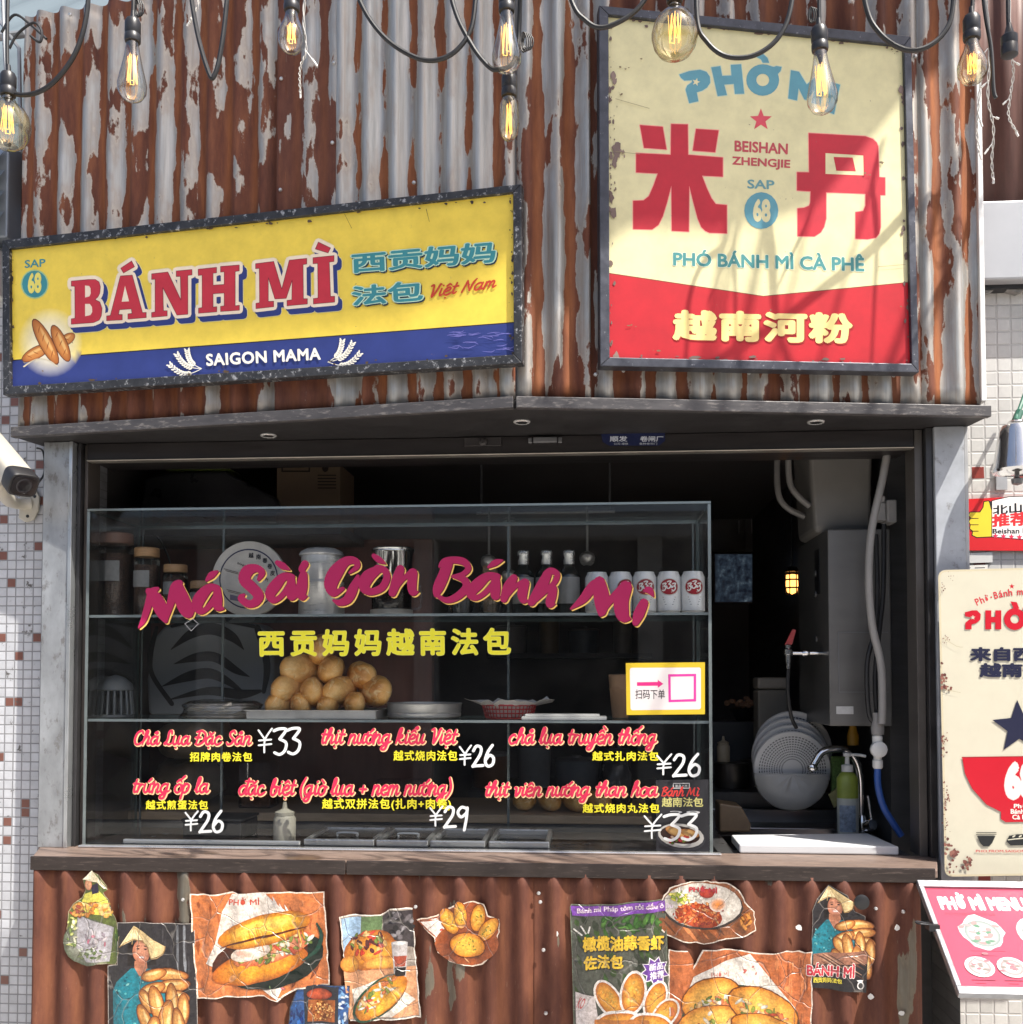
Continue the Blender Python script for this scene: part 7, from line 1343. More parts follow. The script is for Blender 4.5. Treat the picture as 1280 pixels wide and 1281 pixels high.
pr.poly([(820 + (19 if i % 2 else 13) * math.cos(i * .3307), 1214 + (19 if i % 2 else 13) * math.sin(i * .3307)) for i in range(19)], (250, 246, 250), 1.3); pr.poly([(820 + (17 if i % 2 else 11.5) * math.cos(i * .3307), 1214 + (17 if i % 2 else 11.5) * math.sin(i * .3307)) for i in range(19)], (110, 66, 160), 1.6); pr.text('新品', ((812, 1205), (830, 1203), (830, 1212), (812, 1214)), (240, 236, 246), 2, bold=.03); pr.text('推荐', ((813, 1215), (831, 1213), (831, 1223), (813, 1225)), (240, 236, 246), 2, bold=.03)
pr.poly([(720, 1240), (744, 1246), (760, 1350), (722, 1350)], (214, 206, 204), 1); pr.text('KO', ((726, 1246), (734, 1248), (728, 1262), (721, 1260)), (200, 90, 90), 1.2, bold=.02)
for x, y, l, w, a in ((762, 1250, 24, 13, 58), (792, 1242, 25, 14, 100), (820, 1250, 22, 12, 110), (832, 1268, 20, 12, 130), (776, 1284, 30, 18, 0), (815, 1285, 26, 16, 10)): pr.blob(x, y, l * 1.14, w * 1.2, a, (240, 236, 230), (236, 232, 226), 1.2); pr.blob(x, y, l, w, a, (240, 176, 70), (186, 104, 36), 1.6); confetti(pr, x, y, l * .6, w * .55, 14, [(250, 206, 110), (224, 140, 50), (240, 190, 90)], 2, 3, a)
pr.poly([(744, 1275), (812, 1275), (818, 1350), (738, 1350)], (190, 120, 60), 2.2); finish(pr, 'wall_poster', 'dark green poster with a purple banner above small toasts', 'poster', (776, 1350), 7.0, cr=.002)
# oval dish cut-out
out = [(822, 1148), (828, 1125), (838, 1110), (858, 1103), (885, 1101), (910, 1104), (925, 1113), (933, 1128), (944, 1140), (946, 1165), (930, 1172), (905, 1176), (880, 1181), (855, 1178), (835, 1170), (824, 1160)]
pr = sheetpr(out, (226, 214, 200), (140, 84, 50), .8, 1.2, 5); streaks(pr, 828, 1150, 935, 1176, 40, WOOD + [(96, 56, 34)], .8, 5, .9); pr.blob(879, 1134, 51, 29, 2, (50, 42, 40), (60, 50, 46), .9); pr.blob(879, 1132, 49, 28, 2, (232, 226, 214), (206, 200, 190), 1.1); pr.blob(874, 1145, 30, 15, 10, (206, 100, 50), (160, 60, 34), 1.4); confetti(pr, 874, 1143, 32, 14, 110, [(206, 84, 44), (236, 130, 70), (170, 60, 40), (240, 170, 110)], 1.7, 4); pr.blob(898, 1131, 11, 9, 0, (236, 140, 40), (240, 232, 220), 1.9); pr.blob(884, 1117, 9, 6, 0, (200, 70, 50), (150, 50, 40), 1.9)
confetti(pr, 852, 1121, 12, 7, 20, [(206, 200, 70), (140, 160, 50), (230, 220, 120)], 1.9, 5); confetti(pr, 870, 1122, 8, 6, 10, [(240, 236, 226), (226, 220, 206)], 2, 5); pr.text('PHỞ MÌ', ((862, 1107), (897, 1108), (897, 1117), (862, 1115)), (190, 50, 60), 2.2, bold=.04); confetti(pr, 935, 1152, 8, 10, 14, [(226, 150, 70), (170, 100, 50)], 1.2, 5); finish(pr, 'wall_sticker', 'oval cut-out sticker of a white plate of red rice', 'sticker', (880, 1181), 8.0)
# sandwich poster, right
pr = sheetpr([(836, 1188), (860, 1189), (866, 1200), (866, 1212), (880, 1188), (905, 1187), (928, 1188), (960, 1193), (985, 1189), (1016, 1190), (1015, 1350), (838, 1350)], (230, 218, 204), (190, 108, 62), .9, 1.5, 7); streaks(pr, 838, 1190, 1012, 1290, 70, WOOD + [(214, 134, 84)], .7, 6, -.1); streaks(pr, 985, 1190, 1012, 1290, 16, [(140, 74, 44), (206, 128, 80)], .75, 3)
pr.poly([(868, 1222), (905, 1203), (938, 1192), (965, 1225), (996, 1262), (990, 1300), (860, 1300), (856, 1250)], (232, 226, 216), 1); streaks(pr, 900, 1200, 955, 1226, 10, [(206, 200, 194), (246, 242, 236)], 1.1, 4, .5); pr.box('PHỞ MÌ', 890, 1214, 912, 1222, (206, 110, 100), 1.2); confetti(pr, 940, 1214, 10, 5, 5, [(206, 110, 100)], 1.2, 3); pr.blob(927, 1275, 74, 44, 4, (40, 84, 60), (34, 70, 52), .9)
for x, y, l, w, a in ((890, 1250, 38, 26, -18), (888, 1278, 40, 20, -10), (955, 1262, 46, 24, 24), (958, 1288, 44, 18, 16)): pr.blob(x, y, l * 1.04, w * 1.06, a, (150, 84, 30), (110, 60, 26), 1.2); pr.blob(x, y, l, w, a, (244, 190, 90), (206, 126, 40), 1.5); confetti(pr, x, y + 6, l * .8, w * .4, 40, FILL + [(236, 190, 90)], 1.9, 6, a)
finish(pr, 'wall_poster', 'torn brown poster of two filled bread halves on white paper, right of the green poster', 'poster', (925, 1350), 9.0)
# small dark poster of woman
pr = sheetpr([(1016, 1138), (1022, 1124), (1037, 1107), (1060, 1119), (1070, 1140), (1083, 1146), (1086, 1200), (1083, 1242), (1050, 1238), (1022, 1234), (1015, 1200)], (120, 116, 112), (36, 34, 38), .4, .7, 8)
woman(pr, lambda x, y: (1037 + (x - 167) * .82, 1108 + (y - 1158) * .80), .81); pr.poly([(1016, 1200), (1086, 1194), (1084, 1242), (1050, 1239), (1016, 1234)], (34, 32, 36), 3.2); pr.poly([(1017, 1192), (1085, 1190), (1085, 1206), (1017, 1206)], (150, 104, 84), 3.1); streaks(pr, 1018, 1192, 1084, 1204, 26, [(96, 62, 52), (190, 150, 124)], 3.3, 2.4, 1.6)
pr.text('BÁNH MÌ', ((1009, 1203), (1070, 1205), (1069, 1223), (1009, 1219)), (240, 226, 220), 3.5, bold=.04, grow=.05); pr.text('BÁNH MÌ', ((1009, 1203), (1070, 1205), (1069, 1223), (1009, 1219)), (190, 50, 66), 3.9, bold=.04); pr.text('西贡妈妈法包', ((1017, 1221), (1053, 1224), (1053, 1230), (1017, 1228)), (214, 200, 70), 3.5, bold=.03); pr.blob(1077, 1233, 4.4, 5, 0, (230, 230, 230), (226, 226, 226), 3.5); pr.blob(1077, 1233, 3, 3.4, 0, (60, 60, 60), (60, 60, 60), 3.8); pr.poly([(1072, 1226), (1081, 1226), (1079, 1228.5), (1074, 1228.5)], (230, 230, 230), 3.5)
finish(pr, 'wall_poster', 'small dark poster of a person in a conical hat, right end under the counter', 'poster', (1050, 1242), 10.0, cr=.0016)
c = P(1078, 1128, SKY - .0125); tag(MB().lathe([(0, 0), (.02, 0), (.02, .003), (.012, .006), (0, .006)], tuple(c), 18, mx=MX.Rotation(R(90), 3, 'X')).build('round_plug', PLBLACK, None, tuple(c), smooth=True), 'small round black plug on the rusty skirt beside the small dark poster', 'plug')

# ------------------------------------------------------------------ pink menu on its slanted stand
yA, yB = -.20, -.50; A0 = P(1146, 1104, yA); wd = .62
zB = P(1196, 1246, yB).z; A0x = A0.x; mN = V((0, -(A0.z - zB), (yA - yB))).normalized(); 
t = thing('menu_stand', 'slanted pink menu board in a steel frame on a stand at the lower right', 'menu board', (A0x + wd / 2, -.35, 0)); mpl = (V((A0x, yA, A0.z)) + mN * .008, mN)
e1, e2 = V((1, 0, 0)), V((0, yB - yA, zB - A0.z)); o3 = V((A0x, yA, A0.z)); le = e2.length; e2n = e2.normalized()
def bar(u0, u1, v0, v1, h): return [o3 + e1 * u + e2n * v + mN * 0 for u, v in ((u0, v0), (u1, v0), (u1, v1), (u0, v1))]
fm = mat('menu_frame', (.34, .35, .37), .35, .7, .2, 30)
for u0, u1, v0, v1 in ((0, wd, 0, .022), (0, wd, le - .022, le), (0, .013, .0225, le - .0225), (wd - .013, wd, .0225, le - .0225)): b = MB(); b.prism([p - mN * .006 for p in bar(u0, u1, v0, v1, 0)], mN * .018); b.build('menu_frame', fm, t, bevel=.002)
b = MB(); b.prism([p - mN * .004 for p in bar(.013, wd - .013, .0225, le - .0225, 0)], mN * .008); b.build('board', mat('menu_back', (.4, .1, .15), .5), t)
pr = Pr(lambda x, y, h: o3 + e1 * (x * wd) + e2n * (y * le) + mN * (.0042 + h)); PK = (182, 72, 94)
asp = wd / le
def ub(cx, cy_, r, ci, ce, L, n=20, jag=0, sy=1.0): pr.blob(cx, cy_, r, r * asp * sy, 0, ci, ce, L, n=n, jag=jag)
pr.poly([(.018, .055), (.982, .055), (.982, .945), (.018, .945)], PK, 0); pr.text('PHỞ MÌ MENU', ((.06, .10), (.41, .10), (.41, .27), (.06, .27)), (210, 204, 204), 1, bold=.075); pr.text('PHO MI MENU 越南河粉 菜单', ((.07, .285), (.27, .285), (.27, .32), (.07, .32)), (150, 70, 90), 1, bold=.01)
for i in range(4): pr.stroke([(.47, .11 + .035 * i, .006), (.60, .11 + .035 * i, .006)], (236, 214, 218) if i else (130, 70, 90), 1, k=1)
for i in range(4):
    cx = .185 + .225 * i; ub(cx, .47, .088, (200, 194, 194), (192, 184, 186), 1, jag=.12 if i == 0 else 0); ub(cx, .48, .068, (196, 200, 196), (120, 130, 126), 1.4)
    for _ in range(26): x, y = cx + rnd.gauss(0, .026), .48 + rnd.gauss(0, .026 * asp); pr.blob(x, y, .018, .012, rnd.uniform(0, 180), rnd.choice([(236, 232, 230), (80, 130, 100), (170, 150, 150), (200, 130, 130)]), (130, 130, 126), 1.8, n=7)
    for j in range(2): pr.stroke([(cx - .07, .63 + .04 * j, .006), (cx + (.06, .02)[j], .63 + .04 * j, .006)], (150, 74, 96), 1, k=1)
for i in range(7):
    cx = .12 + .122 * i; ub(cx, .77, .056, (200, 194, 194), (192, 184, 186), 1, sy=.9); ub(cx, .77, .042, (206, 190, 186), (140, 120, 120), 1.4, sy=.9)
    for _ in range(14): x, y = cx + rnd.gauss(0, .016), .77 + rnd.gauss(0, .02 * asp); pr.blob(x, y, .013, .010, rnd.uniform(0, 180), rnd.choice([(236, 232, 230), (200, 100, 110), (120, 120, 110)]), (150, 130, 130), 1.8, n=7)
    pr.stroke([(cx - .045, .875, .006), (cx + .04, .875, .006)], (150, 74, 96), 1, k=1); pr.stroke([(cx - .035, .90, .004), (cx, .90, .004)], (150, 74, 96), 1, k=1)
pr.build('menu_print', printmat('menu_paper', .25, .04), t)
b = MB(); q = o3 + e2n * (.43 * le); b.box(q.x - .014, q.x + .012, q.y - .018, q.y + .018, q.z - .004, q.z + .012)
for d in (-1, 1): b.tube(smoothpts([(q.x - .006, q.y + d * .008, q.z + .010), (q.x - .034, q.y + d * .014, q.z + .014), (q.x - .038, q.y + d * .004, q.z + .012), (q.x - .010, q.y + d * .004, q.z + .010)], 4), .0018, 6)
b.build('binder_clip', BLACKM, t)
b = MB(); xm = A0x + wd / 2; b.tube([(xm, -.35, .02), (xm, -.35, (A0.z + zB) / 2 - .012)], .02, 12); b.box(xm - .2, xm + .2, -.5, -.2, .0005, .02); b.build('post', mat('stand_post', (.2, .2, .21), .4, .6), t)
# ------------------------------------------------------------------ string lights
BG = bulbglass('bulb_amber', (.97, .90, .70), (.60, .50, .32), 2.6); BC = bulbglass('bulb_clear', (.985, .965, .90), (.62, .59, .50), 2.8); FIL = emit('filament', (1.0, .54, .15), 1.15); STEM = glassmat('bulb_stem', (.9, .9, .9), 2.0)
SOCK = mat('socket_black', (.022, .022, .024), .38, 0, .2, 40); SCREW = mat('bulb_cap', (.45, .42, .36), .3, .9, .1)
PROF = {'globe': [(.0125, 0), (.0140, -.010), (.0190, -.020), (.0340, -.032), (.0440, -.048), (.0490, -.068), (.0490, -.078), (.0440, -.098), (.0340, -.113), (.018, -.123), (0, -.126)],
        'drop': [(.0125, 0), (.0140, -.012), (.0165, -.030), (.0215, -.055), (.0275, -.080), (.0315, -.100), (.0305, -.116), (.022, -.130), (.010, -.137), (.004, -.139), (0, -.143)],
        'pear': [(.0125, 0), (.0135, -.010), (.0165, -.024), (.0250, -.042), (.0300, -.060), (.0285, -.078), (.019, -.092), (.008, -.098), (0, -.099)],
        'tube': [(.0115, 0), (.0150, -.010), (.0205, -.022), (.0215, -.045), (.0215, -.075), (.0190, -.092), (.010, -.103), (0, -.106)]}
DROP = {'globe': (.085, .030, .036), 'drop': (.095, .035, .03), 'pear': (.072, .035, .026), 'tube': (.088, .022, .020)}
def bulb(kind, px, py, y, lab, amber=False, tilt=(0, 0), cable=.05):
    """px, py = the photo position of the socket's lower rim"""
    c = P(px, py, y); t = thing('filament_bulb', lab, 'light bulb', tuple(c), 'filament bulbs of the string lights'); s = 1.0
    b = MB(); b.lathe([(.0165, -.004), (.0175, 0), (.0175, .010), (.0160, .012), (.0160, .015), (.0172, .017), (.0172, .040), (.0140, .047), (.0060, .050), (.0045, .066), (0, .067)], tuple(c), 22); b.build('socket', SOCK, t, smooth=True)
    b = MB(); b.lathe(PROF[kind], tuple(c), 28, cap=False); b.build('glass', BG if amber else BC, t, smooth='all')
    b = MB(); b.lathe([(.010, -.001), (.010, -.006), (.006, -.018), (.003, -.030), (0, -.032)], tuple(c), 12); b.build('stem', STEM, t, smooth=True)
    bot, top, w = DROP[kind]; b = MB(); n = 8 if kind != 'tube' else 5; pts = []
    for i in range(n):
        a_ = i * 6.2832 / n; rr = w * .38 * (1 if i % 2 else .8); x_, y_ = rr * math.cos(a_), rr * math.sin(a_)
        b.tube([c + V((x_ * .6, y_ * .6, -top)), c + V((x_, y_, -bot))], .00085, 5); b.tube([c + V((x_, y_, -bot)), c + V((rr * math.cos(a_ + 6.2832 / n), rr * math.sin(a_ + 6.2832 / n), -(top if i % 2 else bot)))], .0007, 5)
    b.build('filament', FIL, t)
    t.rotation_euler = (R(tilt[0]), R(tilt[1]), 0); return c
YB = -.85
B1 = bulb('globe', 10, 117, YB, 'large clear globe bulb at the far left end of the string', True)
B2 = bulb('drop', 166, 50, YB, 'teardrop bulb hanging left above the yellow sign')
B3 = bulb('pear', 365, 11, YB, 'short pear shaped bulb at the top with a white wire beside it')
B4 = bulb('drop', 634, 12, YB, 'teardrop bulb above the gap between the two signs')
B5 = bulb('tube', 637, 118, YB + .10, 'slim tube bulb hanging lowest, over the gap between the two signs', True)
B6 = bulb('globe', 844, 1, YB, 'large amber globe bulb over the top left of the cream sign', True)
B7 = bulb('drop', 1026, 61, YB, 'teardrop bulb covering the blue letters of the cream sign', False, (0, -2))
B8 = bulb('pear', 1216, 47, YB, 'small amber pear bulb at the right edge of the corrugated fascia', True)
c = P(1263, 62, YB + .1); t = thing('lamp_socket', 'empty black lamp socket at the top right corner', 'lamp socket', tuple(c)); b = MB(); b.lathe([(.0135, -.014), (.0175, -.012), (.0175, .010), (.0160, .012), (.0172, .017), (.0172, .030), (.010, .037), (.004, .06)], tuple(c), 20); b.build('socket', SOCK, t, smooth=True)
# cables
cb = thing('string_light_cable', 'thick black cable looping along the top between the filament bulbs', 'cable', tuple(P(640, -60, YB)))
def cab(pts, r=.0052, y=YB, m=RUBBER, name='cable_loop'): q = [tuple(P(a_, b_, y + (p[0] if p else 0))) for a_, b_, *p in pts]; return MB().tube(smoothpts(q, 7), r, 9).build(name, m, cb, smooth=True)
cab([(-60, 100), (-10, 103), (25, 118), (60, 108), (92, 70), (108, 20), (112, -40), (118, -90)]); cab([(230, -90), (237, -20), (248, 45), (262, 92), (268, 94), (275, 70), (282, 20), (288, -60)])
cab([(430, -80), (448, -5), (480, 45), (525, 73), (560, 70), (585, 45), (594, 10), (598, -70)]); cab([(550, -90), (567, 5), (590, 55), (612, 83), (625, 86), (640, 80), (648, 60, .05), (650, 20, .05), (652, -60)])
cab([(690, -90), (715, 0), (733, 25), (752, 34), (778, 25), (800, 8), (815, -20), (826, -80)]); cab([(872, -90), (872, 20), (885, 52), (910, 70), (945, 68), (975, 45), (990, 5), (996, -70)])
cab([(1070, -90), (1083, 5), (1100, 40), (1128, 60), (1155, 60), (1180, 42), (1192, 10), (1195, -70)]); cab([(1222, -90), (1232, 10), (1240, 60), (1243, 110), (1246, 122)], .0042)
for i, (x, y, yy) in enumerate(((10, 99, YB), (166, 28, YB), (365, -8, YB), (634, -4, YB), (637, 96, YB + .10), (844, -12, YB), (1026, 42, YB), (1216, 26, YB), (1262, 40, YB + .1))): cab([(x, y + 6), (x + (1 if i % 2 else -1), y - 40), (x, y - 120 if i != 4 else y - 10)], .0042, yy, name='dropper')
for x, y, r, n in ((171, 10, 8, 3), (1015, 18, 7, 3), (655, 52, 9, 4)):
    for i in range(n): q = [tuple(P(x + r * (.45 + .08 * i) * math.cos(a_ * .5236) + 2 * i, y + r * (1.4 - .1 * i) * math.sin(a_ * .5236), YB + .02 + .006 * i)) for a_ in range(12)]; MB().tube(q, .0018, 6, closed=True).build('tie_loop', RUBBER, cb)
MB().tube(smoothpts([tuple(P(a_, b_, YB + .03)) for a_, b_ in ((12, 60), (22, 42), (42, 28), (52, 38), (50, 52), (38, 44))], 6), .003, 7).build('tie_loop', RUBBER, cb); MB().tube(smoothpts([tuple(P(a_, b_, YB + .05)) for a_, b_ in ((2, 40), (18, 18), (38, 30), (58, 48))], 6), .003, 7).build('tie_loop', RUBBER, cb)
# white fairy light strands
FW = mat('fairy_wire', (.52, .50, .46), .5, 0, .1); FLAMP = mat('fairy_lamp', (.72, .71, .68), .25, 0, .05)
def fairy(pts, y, lab, leads):
    q = [P(a_, b_, y) for a_, b_ in pts]; t = thing('fairy_light_strand', lab, 'fairy lights', tuple(q[-1])); sp = [V(v) for v in smoothpts([tuple(v) for v in q], 9)]
    for ph in (0, math.pi): MB().tube([p + V((.0022 * math.cos(i * .9 + ph), .0022 * math.sin(i * .9 + ph), 0)) for i, p in enumerate(sp)], .0012, 5).build('wire', FW, t)
    for (a_, b_), (dx, dy) in leads:
        s0, s1 = P(a_, b_, y), P(a_ + dx, b_ + dy, y); d = (s1 - s0); MB().tube([s0, s0 + d * .55, s0 + d * .56, s1], [.001, .0012, .0026, .0022], 6).build('mini_lamp', FLAMP, t)
fairy(((384, -40), (380, 20), (383, 62), (376, 82), (375, 100), (376, 118)), YB + .12, 'short white twisted fairy light strand beside the pear bulb', (((382, 62), (15, 20)), ((376, 110), (0, 12))))
fairy(((252, -30), (248, 5), (240, 22), (236, 30)), YB + .12, 'tiny white fairy light lead near the second cable loop', (((242, 20), (-8, 12)),))
fairy(((1232, -40), (1238, 60), (1236, 120), (1243, 160), (1241, 200), (1243, 228)), YB + .15, 'long white twisted fairy light strand hanging by the right edge of the fascia', (((1237, 100), (-9, 9)), ((1241, 145), (9, 3)), ((1242, 178), (-10, 14)), ((1236, 60), (-8, 10)), ((1243, 215), (0, 14))))
fairy(((1262, -20), (1265, 60), (1268, 90), (1264, 120), (1262, 145), (1272, 165)), YB + .15, 'white fairy light strand hanging under the empty socket at the right', (((1267, 75), (9, 6)), ((1263, 122), (-8, 8)), ((1268, 158), (6, 12))))
fairy(((1228, 90), (1224, 130), (1222, 160), (1225, 190)), YB + .15, 'faint white fairy light strand along the white corner strip', (((1223, 140), (6, 18)), ((1224, 185), (4, 14))))

# ------------------------------------------------------------------ neighbours at the top corners
y0_ = .42
b = MB(); rs_, fs = [], []; n = 60
for i in range(n + 1):
    x = -3.2 + i * .056; yy = .035 * math.sin(i * 1.05); rs_ += [V((x, .20, 3.36 + .016 * math.sin(i * 1.05))), V((x, 2.6, 5.5 + .016 * math.sin(i * 1.05)))]
for i in range(n): fs.append((2 * i, 2 * i + 2, 2 * i + 3, 2 * i + 1))
m, tt, bs = newmat('pale_blue_sheet'); tt.nodes.remove(bs); df = nd(tt, 'ShaderNodeBsdfDiffuse'); tl = nd(tt, 'ShaderNodeBsdfTranslucent'); mx = nd(tt, 'ShaderNodeMixShader'); mx.inputs[0].default_value = .6
for q in (df, tl): q.inputs[0].default_value = (.30, .36, .40, 1)
tt.links.new(df.outputs[0], mx.inputs[1]); tt.links.new(tl.outputs[0], mx.inputs[2]); tt.links.new(mx.outputs[0], tt.nodes['Material Output'].inputs[0])
b.add(rs_, fs); tag(b.build('roof_sheet', m, None, (-1.3, .2, 3.5), smooth='all', solid=.003), 'pale blue wavy plastic roof sheet showing above the left fascia', 'roof sheet')
t = thing('wall_cabinet', 'grey metal cabinet with sloping louvers at the top left edge beside the fascia', 'cabinet', (-1.9, .1, 2.3)); xr = X(22, -.02, 230)
b = MB(); b.box(-2.4, xr - .03, -.02, .058, Z(296, -.02, 10), Z(172, -.02, 10)); b.build('box', mat('cabinet_grey', (.24, .27, .31), .45, .4, .15, 6), t, bevel=.006)
b = MB()
for i in range(4): zz = Z(196 + i * 26, -.05, 5); b.prism([V((-2.4, -.03, zz + .035)), V((-2.4, -.035, zz + .03)), V((-2.4, -.085, zz - .03)), V((-2.4, -.08, zz - .03))], (xr - .035 + 2.4, 0, 0))
b.build('louver', mat('louver_blue', (.20, .25, .31), .45, .3, .12), t)
b = MB(); b.box(-3.4, -1.40, .07, .29, 3.001, 3.19); tag(b.build('upper_wall', mat('upper_wall', (.30, .20, .14), .8, 0, .35, 8), None, (-2.2, .07, 3.0)), 'brownish strip of neighbouring wall behind the leftmost globe bulb', 'wall')
b = MB(); b.tube([P(-20, 48, .0), P(30, 42, .0), P(60, 20, .05)], .012, 8); b.tube([P(-10, 12, .02), P(24, 60, -.02), P(26, 190, -.02)], .006, 6); b.tube([P(4, 0, -.05), P(6, 60, -.05), P(10, 130, -.05)], .006, 6); tag(b.build('pipe_bracket', mat('bracket_grey', (.3, .31, .32), .45, .5), None, tuple(P(10, 130, -.05)), smooth=True), 'grey pipes and wires at the top left corner behind the globe bulb', 'pipes')
b = MB(); b.box(-2.4, X(4, .02, 330), .0, .058, Z(368, .0, 2), Z(312, .0, 2)); tag(b.build('white_board', mat('white_plate', (.6, .6, .58), .5, 0, .08), None, (-1.9, .02, Z(368, .0, 2))), 'plain white board at the left edge beside the yellow sign', 'board')
b = MB(); vs, fs = [], []
for j in range(2):
    for i in range(121): u = i / 120 * 2.0; vs.append(V((1.325 + u, .10 + .012 * math.cos(2 * math.pi * u / .10), (2.676, 4.2)[j])))
for i in range(120): fs.append((i, i + 1, i + 122, i + 121))
b.add(vs, fs); tag(b.build('iron_wall', mat('dark_brown_iron', (.125, .058, .046), .55, .1, .25, 8, (6, 6, 1)), None, (2.2, .1, 2.676), smooth='all', solid=.002), 'dark red brown corrugated wall at the top right corner', 'wall')
# ------------------------------------------------------------------ camera on the left wall
t = thing('security_camera', 'cream bullet security camera with a black front on the left tiled wall', 'security camera', tuple(P(36, 640, .05)))
f0 = P(29, 606, -.28); ax = (V((.62, -.45, -.52))).normalized(); sx = ax.cross(V((0, 0, 1))).normalized(); ux = sx.cross(ax)
def ring(cn, w, h, n=28, p=4.0): return [cn + sx * (w * math.copysign(abs(math.cos(q)) ** (2 / p), math.cos(q))) + ux * (h * math.copysign(abs(math.sin(q)) ** (2 / p), math.sin(q))) for q in [6.2832 * i / n for i in range(n)]]
def loft(secs, name, m):
    b = MB(); n = 28; vs = [v for s_ in secs for v in s_]; fs = [(i * n + j, i * n + (j + 1) % n, (i + 1) * n + (j + 1) % n, (i + 1) * n + j) for i in range(len(secs) - 1) for j in range(n)] + [tuple(range(n))[::-1], tuple((len(secs) - 1) * n + j for j in range(n))]
    b.add(vs, fs); return b.build(name, m, t, smooth=True)
CB = mat('camera_cream', (.46, .43, .36), .35, 0, .05, 6); CD = mat('camera_dark', (.014, .014, .016), .45, 0, .1)
loft([ring(f0 - ax * .30, .034, .028), ring(f0 - ax * .29, .039, .032), ring(f0 - ax * .045, .040, .034)], 'body', CB); loft([ring(f0 - ax * .0445, .0405, .0345), ring(f0 - ax * .0, .0415, .0355), ring(f0 + ax * .006, .039, .033)], 'hood', CD)
loft([ring(f0 + ax * .0065, .034, .028), ring(f0 + ax * .0085, .034, .028)], 'front_window', mat('camera_glass', (.006, .006, .008), .08, spec=.8)); b = MB(); q = ax.to_track_quat('Z', 'Y').to_matrix(); b.lathe([(.022, .0088), (.018, .0095), (.016, .0088), (0, .0088)], tuple(f0), 20, mx=q); b.build('lens', mat('lens_dark', (.015, .015, .02), .05), t, smooth=True)
w0 = P(37, 630, .055); b = MB(); b.tube(smoothpts([tuple(f0 - ax * .17 - ux * .035), tuple(f0 - ax * .12 - ux * .075), tuple(w0 + V((-.02, -.06, -.005))), tuple(w0 + V((0, -.004, .0)))], 5), [.022] * 5 + [.020] * 5 + [.017] * 5 + [.022], 14); b.build('arm', CB, t, smooth=True)
b = MB(); b.prism([w0 + V((a_, 0, c_)) for a_, c_ in ((-.03, -.045), (-.008, -.058), (.02, -.05), (.034, -.02), (.036, .02), (.022, .046), (0, .05), (-.026, .03))], (0, -.010, 0)); b.build('wall_plate', CB, t, bevel=.003); b = MB()
for a_, c_ in ((.022, .022), (.0, -.040)): b.lathe([(.005, 0), (.005, .0015), (0, .0015)], tuple(w0 + V((a_, -.010, c_))), 10, mx=MX.Rotation(R(90), 3, 'X'))
b.build('screw', PLBLACK, t); MB().tube(smoothpts([tuple(w0 + V((.02, -.01, .05))), tuple(P(55, 592, .05)), tuple(P(54, 565, .05)), tuple(P(46, 560, .05))], 6), .003, 6).build('cable', RUBBER, t, smooth=True)
# steel bell lamp on the right wall
c = P(1272, 560, -.10); k = 2.9 / 1280; t = thing('bell_lamp', 'polished steel bell shaped wall lamp on the right tiled wall', 'wall lamp', tuple(P(1262, 612, .055)))
b = MB(); b.lathe([(0, 34 * k), (9 * k, 33 * k), (11 * k, 30 * k), (17 * k, 27 * k), (20 * k, 20 * k), (27 * k, -22 * k), (29 * k, -27 * k), (28 * k, -30 * k), (25 * k, -28 * k), (22 * k, -20 * k), (16 * k, 20 * k), (0, 24 * k)], tuple(c), 36); b.build('bell_shade', mat('polished_steel', (.66, .66, .66), .12, .95, .06), t, smooth=True)
b = MB(); b.tube([c + V((0, 0, -26 * k)), c + V((0, 0, -38 * k))], 3 * k, 8); b.lathe([(0, -6 * k), (6 * k, -4 * k), (7 * k, 2 * k), (0, 5 * k)], tuple(c + V((0, 0, -40 * k))), 14); b.build('lamp_holder', DSTEEL, t, smooth=True)
b = MB(); q = P(1252, 596, .0575); b.box(q.x - .016, q.x + .016, .0495, .0578, q.z - .04, q.z + .05); b.tube([q + V((0, -.005, .03)), q + V((.0, -.07, .05)), c + V((-20 * k, 0, -2 * k))], .006, 8); b.build('bracket', mat('grey_bracket', (.42, .42, .42), .4, .6), t, bevel=.001)
b = MB(); b.tube(smoothpts([tuple(c + V((0, 0, 34 * k))), tuple(P(1272, 520, -.08)), tuple(P(1278, 505, -.05)), tuple(P(1290, 470, .0))], 6), .006, 8); b.tube([P(1270, 528, -.08), P(1276, 514, -.07)], .011, 8); tag(b.build('green_cable', mat('green_cable', (.02, .12, .08), .5), None, tuple(c + V((0, 0, 34 * k))), smooth=True), 'dark green cable leading down to the steel bell lamp', 'cable')

# ------------------------------------------------------------------ what shades the front: canvas added unseen over the lane, and a bare tree
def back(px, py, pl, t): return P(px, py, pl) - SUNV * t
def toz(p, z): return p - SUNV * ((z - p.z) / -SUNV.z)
edge = [(-160, 500, 0), (120, 478, 0), (330, 462, 0), (470, 446, 0), (560, 408, 0), (608, 372, 0), (628, 352, 0), (668, 366, 1), (712, 374, 1), (745, 340, 1), (775, 318, 1), (830, 320, 1), (868, 328, 1), (905, 318, 1), (945, 312, 1), (1000, 296, 1), (1040, 248, 1), (1090, 186, 1), (1135, 128, 1), (1185, 62, 1), (1225, 10, 1), (1240, -80, 1)]  # outline of the added panel, shaped from the shade edge wanted on the fascia
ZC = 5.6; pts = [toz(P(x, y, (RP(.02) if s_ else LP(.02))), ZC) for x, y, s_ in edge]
far = [V((pts[-1].x + .1, -.55, ZC)), V((pts[0].x - .2, -.55, ZC))]
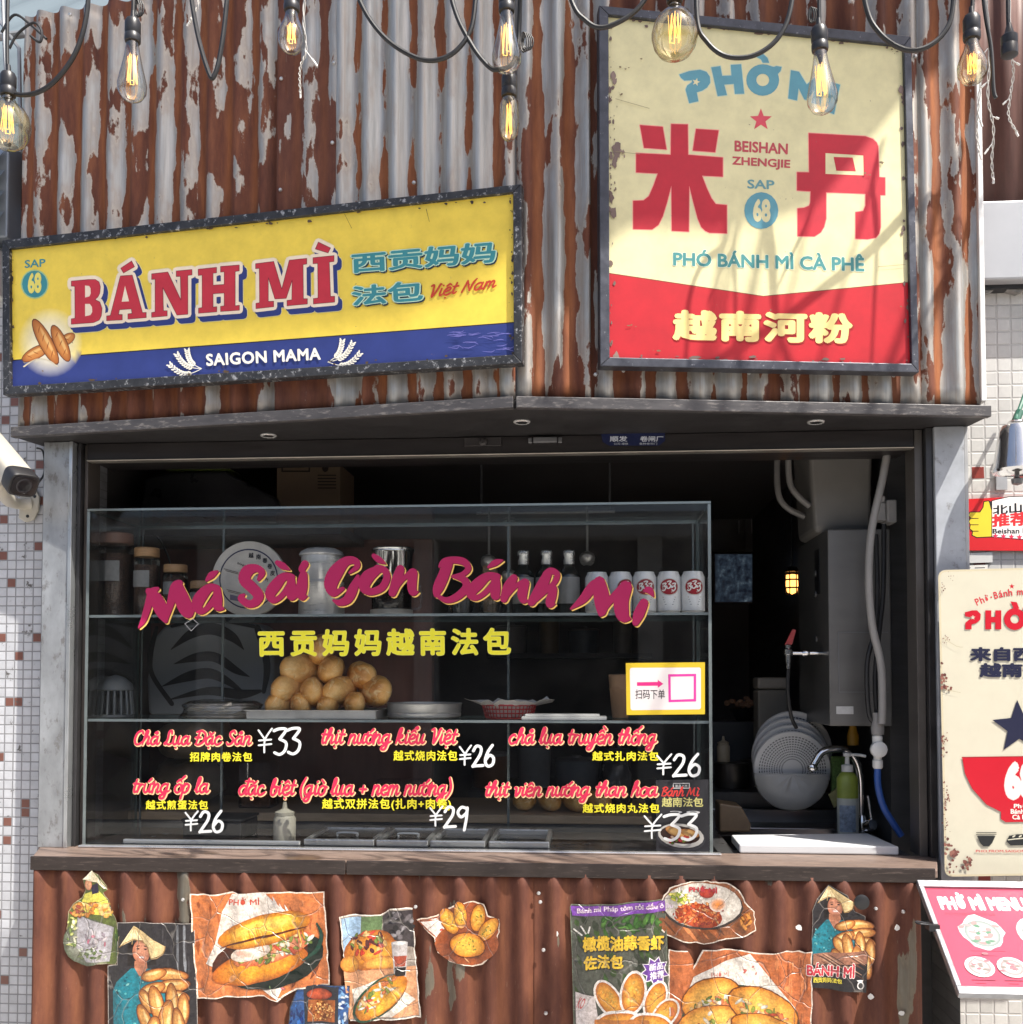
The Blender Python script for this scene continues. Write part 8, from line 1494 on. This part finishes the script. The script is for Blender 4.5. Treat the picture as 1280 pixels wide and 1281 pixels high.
b = MB(); b.prism(pts + far, (0, 0, .02)); tag(b.build('shade_blocker', mat('blocker_beige', (.42, .40, .36), .9, 0, .1), None, (0, -1.2, ZC)), 'beige canvas stretched high over the lane, shading the upper iron fascia', 'canvas')
t = thing('bare_tree', 'bare thin branched tree whose branches throw line shadows on the cream sign', 'tree', (3.6, -2.6, 0)); BK = mat('tree_bark', (.10, .085, .07), .9, 0, .3, 20, bump=.4)
b = MB(); b.tube(smoothpts([(3.6, -2.6, -.05), (3.55, -2.6, 1.6), (3.3, -2.4, 3.2), (2.9, -2.1, 4.3), (2.5, -1.9, 5.2)], 5), [.11 - .003 * i for i in range(21)], 12); b.build('trunk', BK, t, smooth=True)
def br(pts, t0, r): return [tuple(back(x, y, RP(.03), t0)) for x, y in pts], r
root = V((2.9, -2.1, 4.3)); TB = 1.25
BRS = [([(1200, 205), (1145, 262), (1085, 328), (1012, 388), (945, 438), (880, 476), (845, 500)], .0085), ([(946, 300), (953, 345), (956, 395), (962, 440), (980, 490)], .0075), ([(1078, 255), (1084, 320), (1081, 400), (1076, 500)], .0045), ([(892, 335), (866, 355), (850, 400), (848, 450), (842, 505)], .0055),
       ([(905, 332), (888, 368), (874, 400)], .004), ([(998, 300), (975, 350), (962, 380)], .004), ([(906, 335), (908, 400), (906, 470)], .004), ([(1215, 290), (1165, 380), (1130, 450), (1100, 495)], .006), ([(712, 420), (698, 470), (676, 510)], .006), ([(688, 400), (684, 455), (670, 510)], .005)]
for pts, r in BRS:
    q = [back(x, y, RP(.03), (3.36 - P(x, y, RP(.03)).z) / -SUNV.z + .06) for x, y in pts]; out = q[0] - SUNV * 1.6        # runs back along the sunbeam, then over to the trunk
    q = [root, (root + out) * .5 + V((0, -.1, .35)), out] + q
    sp = smoothpts([tuple(v) for v in q], 5); n = len(sp); b = MB(); b.tube(sp, [max(.0015, r * (1.9 - 1.2 * i / n)) for i in range(n)], 7); b.build('branch', BK, t, smooth=True)
for i in range(9):
    x, y = rnd.uniform(1140, 1225), rnd.uniform(220, 420); p = back(x, y, RP(.03), TB); b = MB(); b.tube([p, p + V((rnd.uniform(-.12, .12), rnd.uniform(-.1, .1), rnd.uniform(-.15, .1)))], .0025, 5); b.build('twig', BK, t)
